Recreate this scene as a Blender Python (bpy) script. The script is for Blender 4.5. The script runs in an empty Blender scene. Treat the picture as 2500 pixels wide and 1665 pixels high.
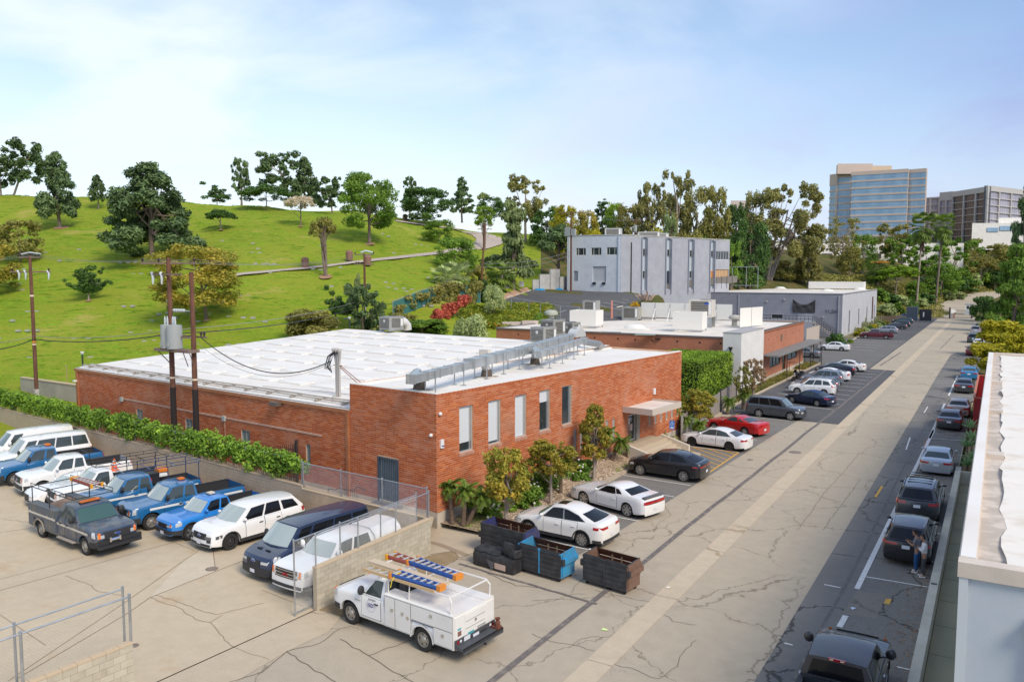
import bpy,bmesh,math,random
import numpy as np
from math import sin,cos,pi,radians,sqrt,atan2
from mathutils import Vector as Vc,Matrix
RG=range;EN=enumerate;MR=Matrix.Rotation;RR=random.Random;BD=bpy.data
for o in list(BD.objects):BD.objects.remove(o)
SC=bpy.context.scene
COL=SC.collection
CAM_H=12.4
HEAD=radians(31.2)
PITCH=math.atan((832.5-668)/1960.0)
cam_d=BD.cameras.new('camera')
cam_d.sensor_width=36.0
cam_d.lens=36.0*1960/2500
cam_d.clip_start=0.2
cam_d.clip_end=6000
cam=BD.objects.new('camera',cam_d);COL.objects.link(cam)
cam.location=(0,0,CAM_H)
cam.rotation_euler=(pi/2-PITCH,0,HEAD)
SC.camera=cam
SC.render.resolution_x=1024;SC.render.resolution_y=681
SC.render.engine='CYCLES'
SC.view_settings.view_transform='Standard'
SC.view_settings.look='None'
SC.view_settings.gamma=1
SC.view_settings.use_curve_mapping=False
SC.view_settings.exposure=1.12
SUN_EL,SUN_AZ=radians(43),radians(112)
sd=BD.lights.new('sun','SUN');sd.energy=1.4;sd.angle=radians(22);sd.color=(1,.90,.74)
sun=BD.objects.new('sun',sd);COL.objects.link(sun)
sdir=Vc((sin(SUN_AZ)*cos(SUN_EL),cos(SUN_AZ)*cos(SUN_EL),sin(SUN_EL)))
sun.rotation_euler=sdir.to_track_quat('Z','Y').to_euler()
sun.location=(60,-40,80)
wd=BD.worlds.new('World');SC.world=wd;wd.use_nodes=True
nt=wd.node_tree;nt.nodes.clear()
def IV(n,k,v):n.inputs[k].default_value=v
def N(t,tree=None,**k):
 n=(tree or nt).nodes.new(t)
 for a,b in k.items():setattr(n,a,b)
 return n
def LK(a,b,tree=None):(tree or nt).links.new(a,b)
sky=N('ShaderNodeTexSky',sky_type='NISHITA',sun_disc=False)
sky.sun_elevation=SUN_EL;sky.sun_rotation=SUN_AZ;sky.air_density=1.1;sky.dust_density=.6;sky.ozone_density=2
bg1=N('ShaderNodeBackground');bg1 .inputs[1].default_value=0.085
LK(sky.outputs[0],bg1 .inputs[0])
tc=N('ShaderNodeTexCoord');sep=N('ShaderNodeSeparateXYZ')
LK(tc.outputs['Generated'],sep.inputs[0])
mz=N('ShaderNodeMath',operation='MAXIMUM');IV(mz,1,.0);LK(sep.outputs[2],mz.inputs[0])
ad=N('ShaderNodeMath',operation='ADD');IV(ad,1,.22);LK(mz.outputs[0],ad.inputs[0])
dx=N('ShaderNodeMath',operation='DIVIDE');LK(sep.outputs[0],dx.inputs[0]);LK(ad.outputs[0],dx.inputs[1])
dy=N('ShaderNodeMath',operation='DIVIDE');LK(sep.outputs[1],dy.inputs[0]);LK(ad.outputs[0],dy.inputs[1])
cb=N('ShaderNodeCombineXYZ');LK(dx.outputs[0],cb.inputs[0]);LK(dy.outputs[0],cb.inputs[1])
n1=N('ShaderNodeTexNoise');n1 .inputs['Scale'].default_value=1.15;n1 .inputs['Detail'].default_value=7;n1 .inputs['Roughness'].default_value=.52;n1 .inputs['Distortion'].default_value=.35
LK(cb.outputs[0],n1 .inputs['Vector'])
n2=N('ShaderNodeTexNoise');n2 .inputs['Scale'].default_value=.5;n2 .inputs['Detail'].default_value=3
LK(cb.outputs[0],n2 .inputs['Vector'])
r1=N('ShaderNodeValToRGB');r1 .color_ramp.elements[0].position=.40;r1 .color_ramp.elements[0].color=(.22,.22,.22,1);r1 .color_ramp.elements[1].position=.60;r1 .color_ramp.elements[1].color=(1,1,1,1)
LK(n1 .outputs[0],r1 .inputs[0])
el=N('ShaderNodeMapRange');LK(sep.outputs[2],el.inputs[0]);IV(el,1,.0);IV(el,2,.36);IV(el,3,1.0);IV(el,4,0.0)
mx=N('ShaderNodeMath',operation='MAXIMUM');LK(r1 .outputs[0],mx.inputs[0]);LK(el.outputs[0],mx.inputs[1])
cf=N('ShaderNodeMath',operation='MULTIPLY');IV(cf,1,.93);LK(mx.outputs[0],cf.inputs[0])
az=N('ShaderNodeMapRange');LK(sep.outputs[0],az.inputs[0]);IV(az,1,-.72);IV(az,2,.12)
azn=N('ShaderNodeMath',operation='MULTIPLY_ADD');LK(n2 .outputs[0],azn.inputs[0]);IV(azn,1,.9);IV(azn,2,-.45)
azs=N('ShaderNodeMath',operation='ADD',use_clamp=True);LK(az.outputs[0],azs.inputs[0]);LK(azn.outputs[0],azs.inputs[1])
cr=N('ShaderNodeValToRGB');cr.color_ramp.elements[0].position=.1;cr.color_ramp.elements[0].color=(.44,.485,.505,1);cr.color_ramp.elements[1].position=.9;cr.color_ramp.elements[1].color=(.15,.20,.37,1)
e_=cr.color_ramp.elements.new(.5);e_.color=(.26,.33,.46,1)
LK(azs.outputs[0],cr.inputs[0])
hz=N('ShaderNodeMapRange');LK(sep.outputs[2],hz.inputs[0]);IV(hz,1,.02);IV(hz,2,.22);IV(hz,3,.75);IV(hz,4,0)
hc=N('ShaderNodeMix',data_type='RGBA');LK(hz.outputs[0],hc.inputs[0]);LK(cr.outputs[0],hc.inputs[6]);IV(hc,7,(.40,.425,.475,1))
bg2=N('ShaderNodeBackground');LK(hc.outputs[2],bg2 .inputs[0]);bg2 .inputs[1].default_value=1.0
ms=N('ShaderNodeMixShader');LK(cf.outputs[0],ms.inputs[0]);LK(bg1 .outputs[0],ms.inputs[1]);LK(bg2 .outputs[0],ms.inputs[2])
wo=N('ShaderNodeOutputWorld');LK(ms.outputs[0],wo.inputs[0])
_s,_c=sin(PITCH),cos(PITCH)
def _ray(px,py):
 a=(px-1250)/1960;b=-(py-832.5)/1960
 x,y,z=a,_c+b*_s,-_s+b*_c
 return(x*cos(HEAD)-y*sin(HEAD),x*sin(HEAD)+y*cos(HEAD),z,y)
def P(px,py,z=0.0):
 r=_ray(px,py);t=(z-CAM_H)/r[2]
 return Vc((r[0]*t,r[1]*t,z))
def PD(px,py,d):
 r=_ray(px,py);t=d/r[3]
 return Vc((r[0]*t,r[1]*t,CAM_H+r[2]*t))
def onwall(px,py,O,e):
 r=_ray(px,py);det=r[0]*(-e[1])+r[1]*e[0]
 t=(O[0]*(-e[1])+O[1]*e[0])/det
 X=(r[0]*t-O[0],r[1]*t-O[1])
 return X[0]*e[0]+X[1]*e[1],CAM_H+r[2]*t
def colpt(px,d):
 r=_ray(px,668);t=d/r[3]
 return(r[0]*t,r[1]*t)
def link(o,parent=None):
 COL.objects.link(o)
 if parent is not None:o.parent=parent
 return o
def KS(o):o['kind']='structure'
def tag(o,label=None,cat=None,group=None,kind=None):
 if label:o['label']=label
 if cat:o['category']=cat
 if group:o['group']=group
 if kind:o['kind']=kind
 return o
def EM(name,loc=(0,0,0),rz=0,label=None,cat=None,group=None,scale=None):
 o=BD.objects.new(name,None);o.empty_display_size=.3
 o.location=loc;o.rotation_euler=(0,0,rz)
 if scale:o.scale=scale
 link(o);return tag(o,label,cat,group)
HEX=[(3,2,1,0),(4,5,6,7),(0,1,5,4),(1,2,6,5),(2,3,7,6),(3,0,4,7)]
class MB:
 def __init__(s):s.v=[];s.f=[];s.m=[]
 def add(s,vs,fs,mi=0):
  b=len(s.v);s.v+=[tuple(v)for v in vs];s.f+=[tuple(i+b for i in f)for f in fs];s.m+=[mi]*len(fs);return s
 def box(s,x0,x1,y0,y1,z0,z1,mi=0,M=None):
  v=[(x0,y0,z0),(x1,y0,z0),(x1,y1,z0),(x0,y1,z0),(x0,y0,z1),(x1,y0,z1),(x1,y1,z1),(x0,y1,z1)]
  if M is not None:v=[tuple(M@Vc(p))for p in v]
  return s.add(v,HEX,mi)
 def cbox(s,c,d,mi=0,M=None):
  return s.box(c[0]-d[0]/2,c[0]+d[0]/2,c[1]-d[1]/2,c[1]+d[1]/2,c[2]-d[2]/2,c[2]+d[2]/2,mi,M)
 def poly(s,pts,mi=0):return s.add(pts,[tuple(RG(len(pts)))],mi)
 def prism(s,pts,z0,z1,mi=0):
  n=len(pts);v=[(p[0],p[1],z0)for p in pts]+[(p[0],p[1],z1)for p in pts]
  f=[tuple(RG(n-1,-1,-1)),tuple(RG(n,2*n))]+[(i,(i+1)%n,(i+1)%n+n,i+n)for i in RG(n)]
  return s.add(v,f,mi)
 def tb(s,pts,r,n=6,mi=0,cap=True):
  pts=[Vc(p)for p in pts];k=len(pts)
  rr=r if hasattr(r,'__len__')else[r]*k
  rings=[];up=None
  for i,p in EN(pts):
   d=(pts[min(i+1,k-1)]-pts[max(i-1,0)]).normalized()
   if up is None:up=Vc((0,0,1))if abs(d.z)<.9 else Vc((1,0,0))
   a=d.cross(up).normalized();b=a.cross(d).normalized();up=b
   rings.append([p+a*(cos(2*pi*j/n)*rr[i])+b*(sin(2*pi*j/n)*rr[i])for j in RG(n)])
  v=[q for rg in rings for q in rg];f=[]
  for i in RG(k-1):
   for j in RG(n):f.append((i*n+j,i*n+(j+1)%n,(i+1)*n+(j+1)%n,(i+1)*n+j))
  if cap:f.append(tuple(RG(n-1,-1,-1)));f.append(tuple(RG((k-1)*n,k*n)))
  return s.add(v,f,mi)
 def lh(s,prof,n=16,mi=0,M=None,ax='z'):
  v=[];f=[]
  for(r,z)in prof:
   for j in RG(n):
    a=2*pi*j/n;p=Vc((r*cos(a),r*sin(a),z))
    if ax=='y':p=Vc((r*cos(a),z,r*sin(a)))
    if ax=='x':p=Vc((z,r*cos(a),r*sin(a)))
    if M is not None:p=M@p
    v.append(p)
  for i in RG(len(prof)-1):
   for j in RG(n):f.append((i*n+j,i*n+(j+1)%n,(i+1)*n+(j+1)%n,(i+1)*n+j))
  return s.add(v,f,mi)
 def grid(s,rows,mi=0,flip=False):
  n=len(rows[0]);v=[p for r in rows for p in r];f=[]
  for i in RG(len(rows)-1):
   for j in RG(n-1):
    q=(i*n+j,i*n+j+1,(i+1)*n+j+1,(i+1)*n+j)
    f.append(q[::-1]if flip else q)
  return s.add(v,f,mi)
 def mesh(s,name,mats,smooth=None):
  me=BD.meshes.new(name);me.from_pydata(s.v,[],s.f)
  if not isinstance(mats,(list,tuple)):mats=[mats]
  for m in mats:me.materials.append(m)
  if len(mats)>1:me.polygons.foreach_set('material_index',s.m)
  if smooth is not None:
   me.polygons.foreach_set('use_smooth',[True]*len(me.polygons))
   me.set_sharp_from_angle(angle=radians(smooth))
  me.update();return me
 def bd(s,name,mats,parent=None,smooth=None,loc=None,rz=None):
  o=BD.objects.new(name,s.mesh(name,mats,smooth));link(o,parent)
  if loc is not None:o.location=loc
  if rz is not None:o.rotation_euler=(0,0,rz)
  return o
def BX(*a,**k):return MB().box(*a,**k).bd
def TB(*a,**k):return MB().tb(*a,**k).bd
def LT(*a,**k):return MB().lh(*a,**k).bd
def inst(name,me,parent=None,loc=(0,0,0),rot=None,scale=None):
 o=BD.objects.new(name,me);link(o,parent);o.location=loc
 if rot is not None:o.rotation_euler=rot
 if scale is not None:o.scale=scale
 return o
def copy_tree(o,parent=None):
 c=o.copy();COL.objects.link(c)
 if parent is not None:c.parent=parent
 for ch in list(o.children):copy_tree(ch,c)
 return c
def text_obj(name,body,size,mat,parent=None,M=None,ext=.01,font_scale=(1,1)):
 cu=BD.curves.new(name,'FONT');cu.body=body;cu.size=size;cu.extrude=ext;cu.align_x='CENTER';cu.align_y='CENTER'
 cu.resolution_u=2
 t=BD.objects.new(name+'_tmp',cu);COL.objects.link(t)
 dg=bpy.context.evaluated_depsgraph_get()
 me=BD.meshes.new_from_object(t.evaluated_get(dg));BD.objects.remove(t)
 me.materials.clear();me.materials.append(mat)
 for p in me.polygons:p.material_index=0
 o=BD.objects.new(name,me);link(o,parent)
 if M is not None:o.matrix_local=M
 return o
MT=Matrix.Translation
MATS={}
def mat(name,c,rough=.8,metal=0,c2=None,scale=3,bump=0,bscale=40,coat=0,spec=.5,coord='pos',detail=5,lo=.35,hi=.65,trans=0,stretch=None):
 if name in MATS:return MATS[name]
 m=BD.materials.new(name);m.use_nodes=True;t=m.node_tree;b=t.nodes['Principled BSDF']
 IV(b,'Base Color',(*c,1));IV(b,'Roughness',rough);IV(b,'Metallic',metal)
 IV(b,'Coat Weight',coat);IV(b,'Specular IOR Level',spec)
 if coat:IV(b,'Coat Roughness',.04)
 vec=None
 if c2 or bump:
  if coord=='pos':g=N('ShaderNodeNewGeometry',t);vec=g.outputs['Position']
  else:g=N('ShaderNodeTexCoord',t);vec=g.outputs['Object']
  if stretch:
   mp=N('ShaderNodeMapping',t);IV(mp,'Scale',stretch);LK(vec,mp.inputs[0],t);vec=mp.outputs[0]
 if c2:
  n=N('ShaderNodeTexNoise',t);IV(n,'Scale',scale);IV(n,'Detail',detail);LK(vec,n.inputs['Vector'],t)
  r=N('ShaderNodeValToRGB',t);r.color_ramp.elements[0].position=lo;r.color_ramp.elements[1].position=hi
  r.color_ramp.elements[0].color=(*c,1);r.color_ramp.elements[1].color=(*c2,1)
  LK(n.outputs[0],r.inputs[0],t);LK(r.outputs[0],b.inputs['Base Color'],t)
 if bump:
  n=N('ShaderNodeTexNoise',t);IV(n,'Scale',bscale);IV(n,'Detail',6);LK(vec,n.inputs['Vector'],t)
  bp=N('ShaderNodeBump',t);IV(bp,'Strength',bump);IV(bp,'Distance',.02);LK(n.outputs[0],bp.inputs['Height'],t);LK(bp.outputs[0],b.inputs['Normal'],t)
 MATS[name]=m;return m
def mixc(t,fac,a,b,blend='MIX'):
 n=N('ShaderNodeMix',t,data_type='RGBA',blend_type=blend)
 for s,v in((n.inputs[0],fac),(n.inputs[6],a),(n.inputs[7],b)):
  if isinstance(v,(int,float)):s.default_value=v
  elif isinstance(v,tuple):s.default_value=(*v,1)if len(v)==3 else v
  else:LK(v,s,t)
 return n.outputs[2]
def ramp(t,src,p0,p1,c0=(0,0,0),c1=(1,1,1)):
 r=N('ShaderNodeValToRGB',t);e=r.color_ramp.elements
 e[0].position=p0;e[1].position=p1;e[0].color=(*c0,1);e[1].color=(*c1,1);LK(src,r.inputs[0],t);return r.outputs[0]
def noise(t,vec,s,d=5,rough=.5,dist=0):
 n=N('ShaderNodeTexNoise',t);IV(n,'Scale',s);IV(n,'Detail',d);IV(n,'Roughness',rough);IV(n,'Distortion',dist)
 if vec is not None:LK(vec,n.inputs['Vector'],t)
 return n
def paving(name,base,alt,crack=(.12,.10,.08),cell=.22,cw=.012,fine=True,stain=(.2,.15,.1),stain_amt=.25,crack_amt=.8,speck=.25,crack_lo=.30,crack_hi=.45):
 """worn paving: large tone drift, aggregate speckle, distorted cracks, oil and rust stains"""
 m=BD.materials.new(name);m.use_nodes=True;t=m.node_tree;b=t.nodes['Principled BSDF']
 IV(b,'Roughness',.92);IV(b,'Specular IOR Level',.25)
 g=N('ShaderNodeNewGeometry',t);pos=g.outputs['Position']
 c=mixc(t,ramp(t,noise(t,pos,.13,5,.6).outputs[0],.35,.65),base,alt)
 c=mixc(t,.35,c,ramp(t,noise(t,pos,1.7,6,.65).outputs[0],.3,.7,tuple(x*.82 for x in base),tuple(min(1,x*1.15)for x in base)))
 sp=ramp(t,noise(t,pos,38,2,.7).outputs[0],.40,.62,(.72,)*3,(1.18,)*3)
 c=mixc(t,speck,c,sp,'MULTIPLY')
 st=ramp(t,noise(t,pos,.55,4,.6).outputs[0],.60,.74)
 stm=N('ShaderNodeMath',t,operation='MULTIPLY');LK(st,stm.inputs[0],t);IV(stm,1,stain_amt)
 c=mixc(t,stm.outputs[0],c,stain)
 dn=noise(t,pos,.9,6,.6);
 off=N('ShaderNodeVectorMath',t,operation='MULTIPLY_ADD');LK(dn.outputs['Color'],off.inputs[0],t);IV(off,1,(1.6,1.6,0));LK(pos,off.inputs[2],t)
 v=N('ShaderNodeTexVoronoi',t,feature='DISTANCE_TO_EDGE');IV(v,'Scale',cell);LK(off.outputs[0],v.inputs['Vector'],t)
 ck=ramp(t,v.outputs['Distance'],cw*.35,cw,(1,1,1),(0,0,0))
 mk=ramp(t,noise(t,pos,.21,3).outputs[0],crack_lo,crack_hi)
 a=N('ShaderNodeMath',t,operation='MULTIPLY');LK(ck,a.inputs[0],t);LK(mk,a.inputs[1],t)
 last=a.outputs[0]
 if fine:
  v2=N('ShaderNodeTexVoronoi',t,feature='DISTANCE_TO_EDGE');v2 .inputs['Scale'].default_value=cell*6;LK(off.outputs[0],v2 .inputs['Vector'],t)
  ck2=ramp(t,v2 .outputs['Distance'],cw*.6,cw*2.4,(.7,)*3,(0,0,0))
  mk2=ramp(t,noise(t,pos,.16,4,.6).outputs[0],.60,.67)
  a2=N('ShaderNodeMath',t,operation='MULTIPLY');LK(ck2,a2 .inputs[0],t);LK(mk2,a2 .inputs[1],t)
  a3=N('ShaderNodeMath',t,operation='MAXIMUM');LK(last,a3 .inputs[0],t);LK(a2 .outputs[0],a3 .inputs[1],t);last=a3 .outputs[0]
 am=N('ShaderNodeMath',t,operation='MULTIPLY');LK(last,am.inputs[0],t);IV(am,1,crack_amt)
 c=mixc(t,am.outputs[0],c,crack)
 LK(c,b.inputs['Base Color'],t)
 bp=N('ShaderNodeBump',t);IV(bp,'Strength',.25);IV(bp,'Distance',.01)
 LK(sp,bp.inputs['Height'],t);LK(bp.outputs[0],b.inputs['Normal'],t)
 MATS[name]=m;return m
def lfm(name,ca,cb,cc=None,rough=.65,trans=.25):
 """foliage: each leaf clump has its own tone ('tone' per face), drifting over the crown"""
 m=BD.materials.new(name);m.use_nodes=True;t=m.node_tree;b=t.nodes['Principled BSDF'];out=t.nodes['Material Output']
 at=N('ShaderNodeAttribute',t,attribute_name='tone')
 tcn=N('ShaderNodeTexCoord',t);nz=noise(t,tcn.outputs['Object'],.55,3)
 ad=N('ShaderNodeMath',t,operation='MULTIPLY_ADD');LK(nz.outputs[0],ad.inputs[0],t);IV(ad,1,1.1);IV(ad,2,-.3)
 s_=N('ShaderNodeMath',t,operation='MULTIPLY_ADD');LK(at.outputs['Fac'],s_.inputs[0],t);IV(s_,1,.55);LK(ad.outputs[0],s_.inputs[2],t)
 r=N('ShaderNodeValToRGB',t);e=r.color_ramp.elements;e[0].position=.15;e[0].color=(*ca,1);e[1].position=.8;e[1].color=(*cb,1)
 if cc:k=e.new(.97);k.color=(*cc,1)
 LK(s_.outputs[0],r.inputs[0],t)
 oi=N('ShaderNodeObjectInfo',t);hs=N('ShaderNodeHueSaturation',t);LK(r.outputs[0],hs.inputs['Color'],t)
 mr=N('ShaderNodeMapRange',t);LK(oi.outputs['Random'],mr.inputs[0],t);IV(mr,3,1.3);IV(mr,4,1.7);LK(mr.outputs[0],hs.inputs['Value'],t)
 LK(hs.outputs[0],b.inputs['Base Color'],t);IV(b,'Roughness',rough);IV(b,'Specular IOR Level',.3)
 tr=N('ShaderNodeBsdfTranslucent',t);LK(hs.outputs[0],tr.inputs[0],t)
 mx=N('ShaderNodeMixShader',t);IV(mx,0,trans);LK(b.outputs[0],mx.inputs[1],t);LK(tr.outputs[0],mx.inputs[2],t);LK(mx.outputs[0],out.inputs[0],t)
 MATS[name]=m;return m
def paint(name,c,metal=0.0,rough=.28,dirt=None):
 if name in MATS:return MATS[name]
 if dirt:m=mat(name,c,rough,metal,c2=dirt,scale=2.5,coord='obj',coat=.5,lo=.45,hi=.9)
 else:m=mat(name,c,rough,metal,coat=.8)
 return m
 # terrain
TC={-900:[(50,-.3),(62,.6),(75,1.3),(95,7),(120,14),(150,23),(172,29),(200,29),(330,22),(600,10)],0:[(50,-.3),(66,.9),(76,1.2),(95,6),(120,13.5),(145,21),(170,28.9),(200,28.5),(330,22),(600,10)],300:[(50,-.3),(66,.9),(77,1.6),(95,6.3),(118,13.2),(145,21),(168,28.0),(200,28),(330,22),(600,10)],600:[(50,-.3),(70,1.0),(80,3),(90,6.3),(110,12.3),(140,20.5),(165,26.3),(200,26),(330,22),(600,10)],850:[(60,-.3),(80,2.5),(90,4.5),(100,7.2),(118,13.5),(150,22.2),(180,26.2),(210,26),(330,22),(600,10)],1050:[(60,-.3),(85,2),(95,4.3),(105,8.5),(130,14.3),(160,20.5),(185,24.5),(220,25),(330,22),(600,10)],1200:[(60,-.3),(85,.6),(100,3.5),(112,6.6),(122,8.2),(140,10.5),(165,15.3),(200,22),(230,24),(600,10)],1300:[(60,-.3),(92,-.3),(100,3.0),(110,5.5),(125,7.0),(150,9.0),(165,11.5),(190,17.5),(220,23),(330,26),(600,14)],1400:[(60,-.3),(102,-.3),(104,5.0),(120,6.6),(150,8.9),(158,9),(190,15),(230,22),(330,27),(600,16)],1515:[(60,-.3),(106,-.3),(108,4.6),(120,6.2),(150,8.9),(175,10),(200,15),(250,23),(330,28),(600,18)],1610:[(60,-.3),(124,-.3),(126,4.6),(140,6.5),(160,8.4),(175,9),(200,12),(250,21),(330,28),(600,20)],1660:[(60,-.3),(166,-.3),(168,3.8),(180,8.5),(200,11),(250,20),(330,28),(600,20)],1750:[(60,-.3),(168,-.3),(178,5),(200,10),(260,21),(330,28),(600,25)],1900:[(60,-.3),(170,-.3),(190,3),(215,9),(250,13.5),(290,20),(340,26),(600,30)],2060:[(60,-.3),(200,-.3),(218,3),(235,8.5),(260,12),(300,19),(350,26),(600,31)],2120:[(60,-.3),(214,-.3),(226,2.5),(240,7),(262,11),(300,18),(350,26),(600,31)],2180:[(60,-.3),(222,-.3),(236,2.2),(252,6),(275,12),(310,19),(360,27),(600,31)],2250:[(60,-.3),(226,-.3),(247,.6),(262,3.6),(285,10),(320,18),(370,27),(600,31)],2330:[(60,-.3),(222,-.3),(232,.15),(270,2.3),(290,4.6),(305,8),(335,16),(380,26),(600,31)],2430:[(60,-.3),(222,-.3),(232,.15),(270,2.2),(300,4),(335,5.8),(350,9),(380,17),(420,25),(600,31)],2560:[(60,-.3),(222,-.3),(232,.15),(300,3.5),(340,5.6),(380,8),(430,16),(600,31)],3800:[(60,-.3),(230,-.3),(400,5),(600,20)],}
_tk=sorted(TC)
def _prof(k,d):
 p=TC[k]
 if d<=p[0][0]:return p[0][1]
 for a,b in zip(p,p[1:]):
  if d<=b[0]:return a[1]+(b[1]-a[1])*(d-a[0])/(b[0]-a[0])
 return p[-1][1]
def tz(px,d):
 px=min(max(px,_tk[0]),_tk[-1]-1e-3)
 for a,b in zip(_tk,_tk[1:]):
  if a<=px<b:
   t=(px-a)/(b-a);t=t*t*(3-2*t)
   return _prof(a,d)*(1-t)+_prof(b,d)*t
def hill(px,py,dmin=58,dmax=420):
 d=dmin
 while d<dmax:
  z=tz(px,d);r=_ray(px,py);zr=CAM_H+r[2]*d/r[3]
  if zr<=z:
   x,y=r[0]*d/r[3],r[1]*d/r[3];return Vc((x,y,z)),d
  d+=.25
 return PD(px,py,dmax),dmax
def gnd(px,d):x,y=colpt(px,d);return Vc((x,y,tz(px,d)))
def lawn_mat():
 m=BD.materials.new('cemetery_lawn');m.use_nodes=True;t=m.node_tree;b=t.nodes['Principled BSDF']
 g=N('ShaderNodeNewGeometry',t);pos=g.outputs['Position']
 c=mixc(t,ramp(t,noise(t,pos,.045,5,.6).outputs[0],.38,.62),(.19,.28,.02),(.28,.33,.03))
 mp=N('ShaderNodeMapping',t);IV(mp,'Scale',(.16,.16,1.6));LK(pos,mp.inputs[0],t)
 st=noise(t,mp.outputs[0],1.6,6,.65)
 c=mixc(t,ramp(t,st.outputs[0],.44,.60),c,(.27,.31,.03))
 c=mixc(t,ramp(t,noise(t,mp.outputs[0],2.3,5,.6).outputs[0],.57,.66),c,(.10,.20,.008))
 c=mixc(t,ramp(t,noise(t,pos,.09,4,.6).outputs[0],.60,.72),c,(.42,.36,.09))
 c=mixc(t,.45,c,ramp(t,noise(t,pos,3.2,6,.7).outputs[0],.3,.7,(.6,.6,.6),(1.25,1.25,1.2)),'MULTIPLY')
 LK(c,b.inputs['Base Color'],t);IV(b,'Roughness',.95);IV(b,'Specular IOR Level',.1)
 bp=N('ShaderNodeBump',t);IV(bp,'Strength',.8);IV(bp,'Distance',.25);LK(noise(t,pos,1.4,6,.7).outputs[0],bp.inputs['Height'],t);LK(bp.outputs[0],b.inputs['Normal'],t)
 return m
M_LAWN=lawn_mat()
M_SCRUB=mat('hillside_scrub',(.075,.095,.02),.95,c2=(.16,.12,.05),scale=.35,bump=.8,bscale=1.3,spec=.1,lo=.4,hi=.62)
M_DIRT=mat('bare_earth',(.40,.25,.15),.95,c2=(.30,.19,.11),scale=.9,bump=.5,bscale=6,spec=.1)
def terrain(name,c0,c1,m,cstep=12):
 ds=[50+2.2*i for i in RG(82)]+[232+8*i for i in RG(24)]+[440,500,600]
 cs=list(np.arange(c0,c1+.1,cstep));mb=MB();rows=[]
 rnd=RR(3)
 for d in ds:
  rows.append([(*colpt(c,d),tz(c,d)+(.18*sin(d*.31+c*.013)*sin(c*.021+d*.07)if tz(c,d)>1 else 0))for c in cs])
 mb.grid(rows,flip=True)
 o=mb.bd(name,m,smooth=80);KS(o);return o
terrain('cemetery_hill',-900,1320,M_LAWN)
terrain('wooded_hillside',1320,3800,M_SCRUB)
def sheet(name,pts,z,m,kind='structure',parent=None):
 o=MB().poly([(p[0],p[1],z)for p in pts]).bd(name,m,parent)
 if parent is None and kind:o['kind']=kind
 return o
M_ROAD=paving('street_paving',(.50,.42,.305),(.44,.375,.285),cell=.20,cw=.007,crack=(.20,.16,.11),speck=.55,stain_amt=.2)
M_ASPH=paving('grey_asphalt',(.205,.19,.168),(.27,.245,.205),cell=.25,cw=.006,crack=(.10,.09,.08),speck=.5,stain_amt=.25,stain=(.3,.27,.22))
M_DA=paving('fresh_asphalt',(.105,.105,.105),(.135,.13,.125),cell=.10,cw=.006,crack=(.06,.06,.06),fine=False,speck=.4,crack_lo=.5,crack_hi=.6,stain_amt=.1)
M_STRIP=paving('dark_strip_asphalt',(.20,.188,.17),(.26,.24,.21),cell=.22,cw=.014,crack=(.05,.045,.04),speck=.6,stain_amt=.35,stain=(.28,.25,.2))
M_LOT=paving('yard_concrete',(.60,.49,.335),(.52,.425,.30),cell=.055,cw=.004,crack=(.25,.18,.11),fine=False,stain=(.46,.24,.09),stain_amt=.38,speck=.25,crack_lo=.5,crack_hi=.62)
M_GUT=paving('gutter_concrete',(.60,.49,.35),(.55,.45,.32),cell=.04,cw=.004,crack=(.3,.22,.13),fine=False,speck=.3,stain=(.36,.28,.2),stain_amt=.3)
M_SW=paving('sidewalk_concrete',(.58,.47,.33),(.50,.41,.29),cell=.08,cw=.004,fine=False,speck=.3,stain=(.3,.24,.18),stain_amt=.3)
M_CURB=mat('kerb_concrete',(.56,.46,.33),.9,c2=(.44,.36,.26),scale=2.5,bump=.3,bscale=12)
M_WM=mat('road_marking_white',(.78,.75,.70),.8,c2=(.55,.52,.47),scale=7,lo=.5,hi=.72)
M_YEL=mat('road_marking_yellow',(.72,.40,.06),.8,c2=(.5,.33,.12),scale=7,lo=.5,hi=.7)
M_TAR=mat('tar_seam',(.16,.135,.12),.85,c2=(.27,.23,.19),scale=3,lo=.5,hi=.7)
M_JOINT=mat('joint_filler',(.24,.17,.11),.95)
M_GRAVEL=mat('planter_gravel',(.47,.35,.23),.95,c2=(.20,.135,.085),scale=9,bump=1.0,bscale=16,lo=.42,hi=.60,detail=3)
M_RED=mat('faded_red_marking',(.42,.16,.10),.9,c2=(.3,.2,.16),scale=5)
sheet('ground',[(-3500,-600),(3500,-600),(3500,5000),(-3500,5000)],-.40,mat('far_land',(.16,.15,.08),.95,c2=(.10,.11,.05),scale=.02))
sheet('street',[(-34,-30),(-1.7,-30),(-1.7,200),(6,212),(6,262),(-45,262),(-45,62),(-34,62)],0.0,M_ROAD)
sheet('parking_asphalt',[(-19.5,31.2),(-15.4,31.0),(-15.0,40),(-14.7,50),(-14.4,62),(-14.1,70.1),(-19.5,71)],.004,M_ASPH)
sheet('parking_asphalt',[(-21.5,70.1),(-10.75,69.9),(-10.75,112.8),(-14.0,113.2),(-14.1,252),(-44,252),(-44,112),(-26,108),(-21.5,100)],.008,M_DA)
sheet('parking_asphalt',[(-43.8,113.3),(-14.25,113.3),(-14.25,165),(-17,165),(-43.8,170)],.012,paving('mid_grey_asphalt',(.17,.16,.145),(.20,.19,.17),cell=.16,cw=.007,speck=.4,stain_amt=.2))
sheet('parking_strip',[(-5.85,-10),(-1.75,-10),(-1.75,144.5),(-5.2,144.5),(-5.9,139),(-6.0,110),(-5.9,60)],.004,M_STRIP)
sheet('asphalt_patch',[P(2092,1441),P(2163,1452),P(2140,1511),P(2055,1498)],.008,paving('patch_asphalt',(.26,.23,.19),(.22,.2,.17),fine=False,cell=.1,cw=.003))
gm=M_GUT
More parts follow.
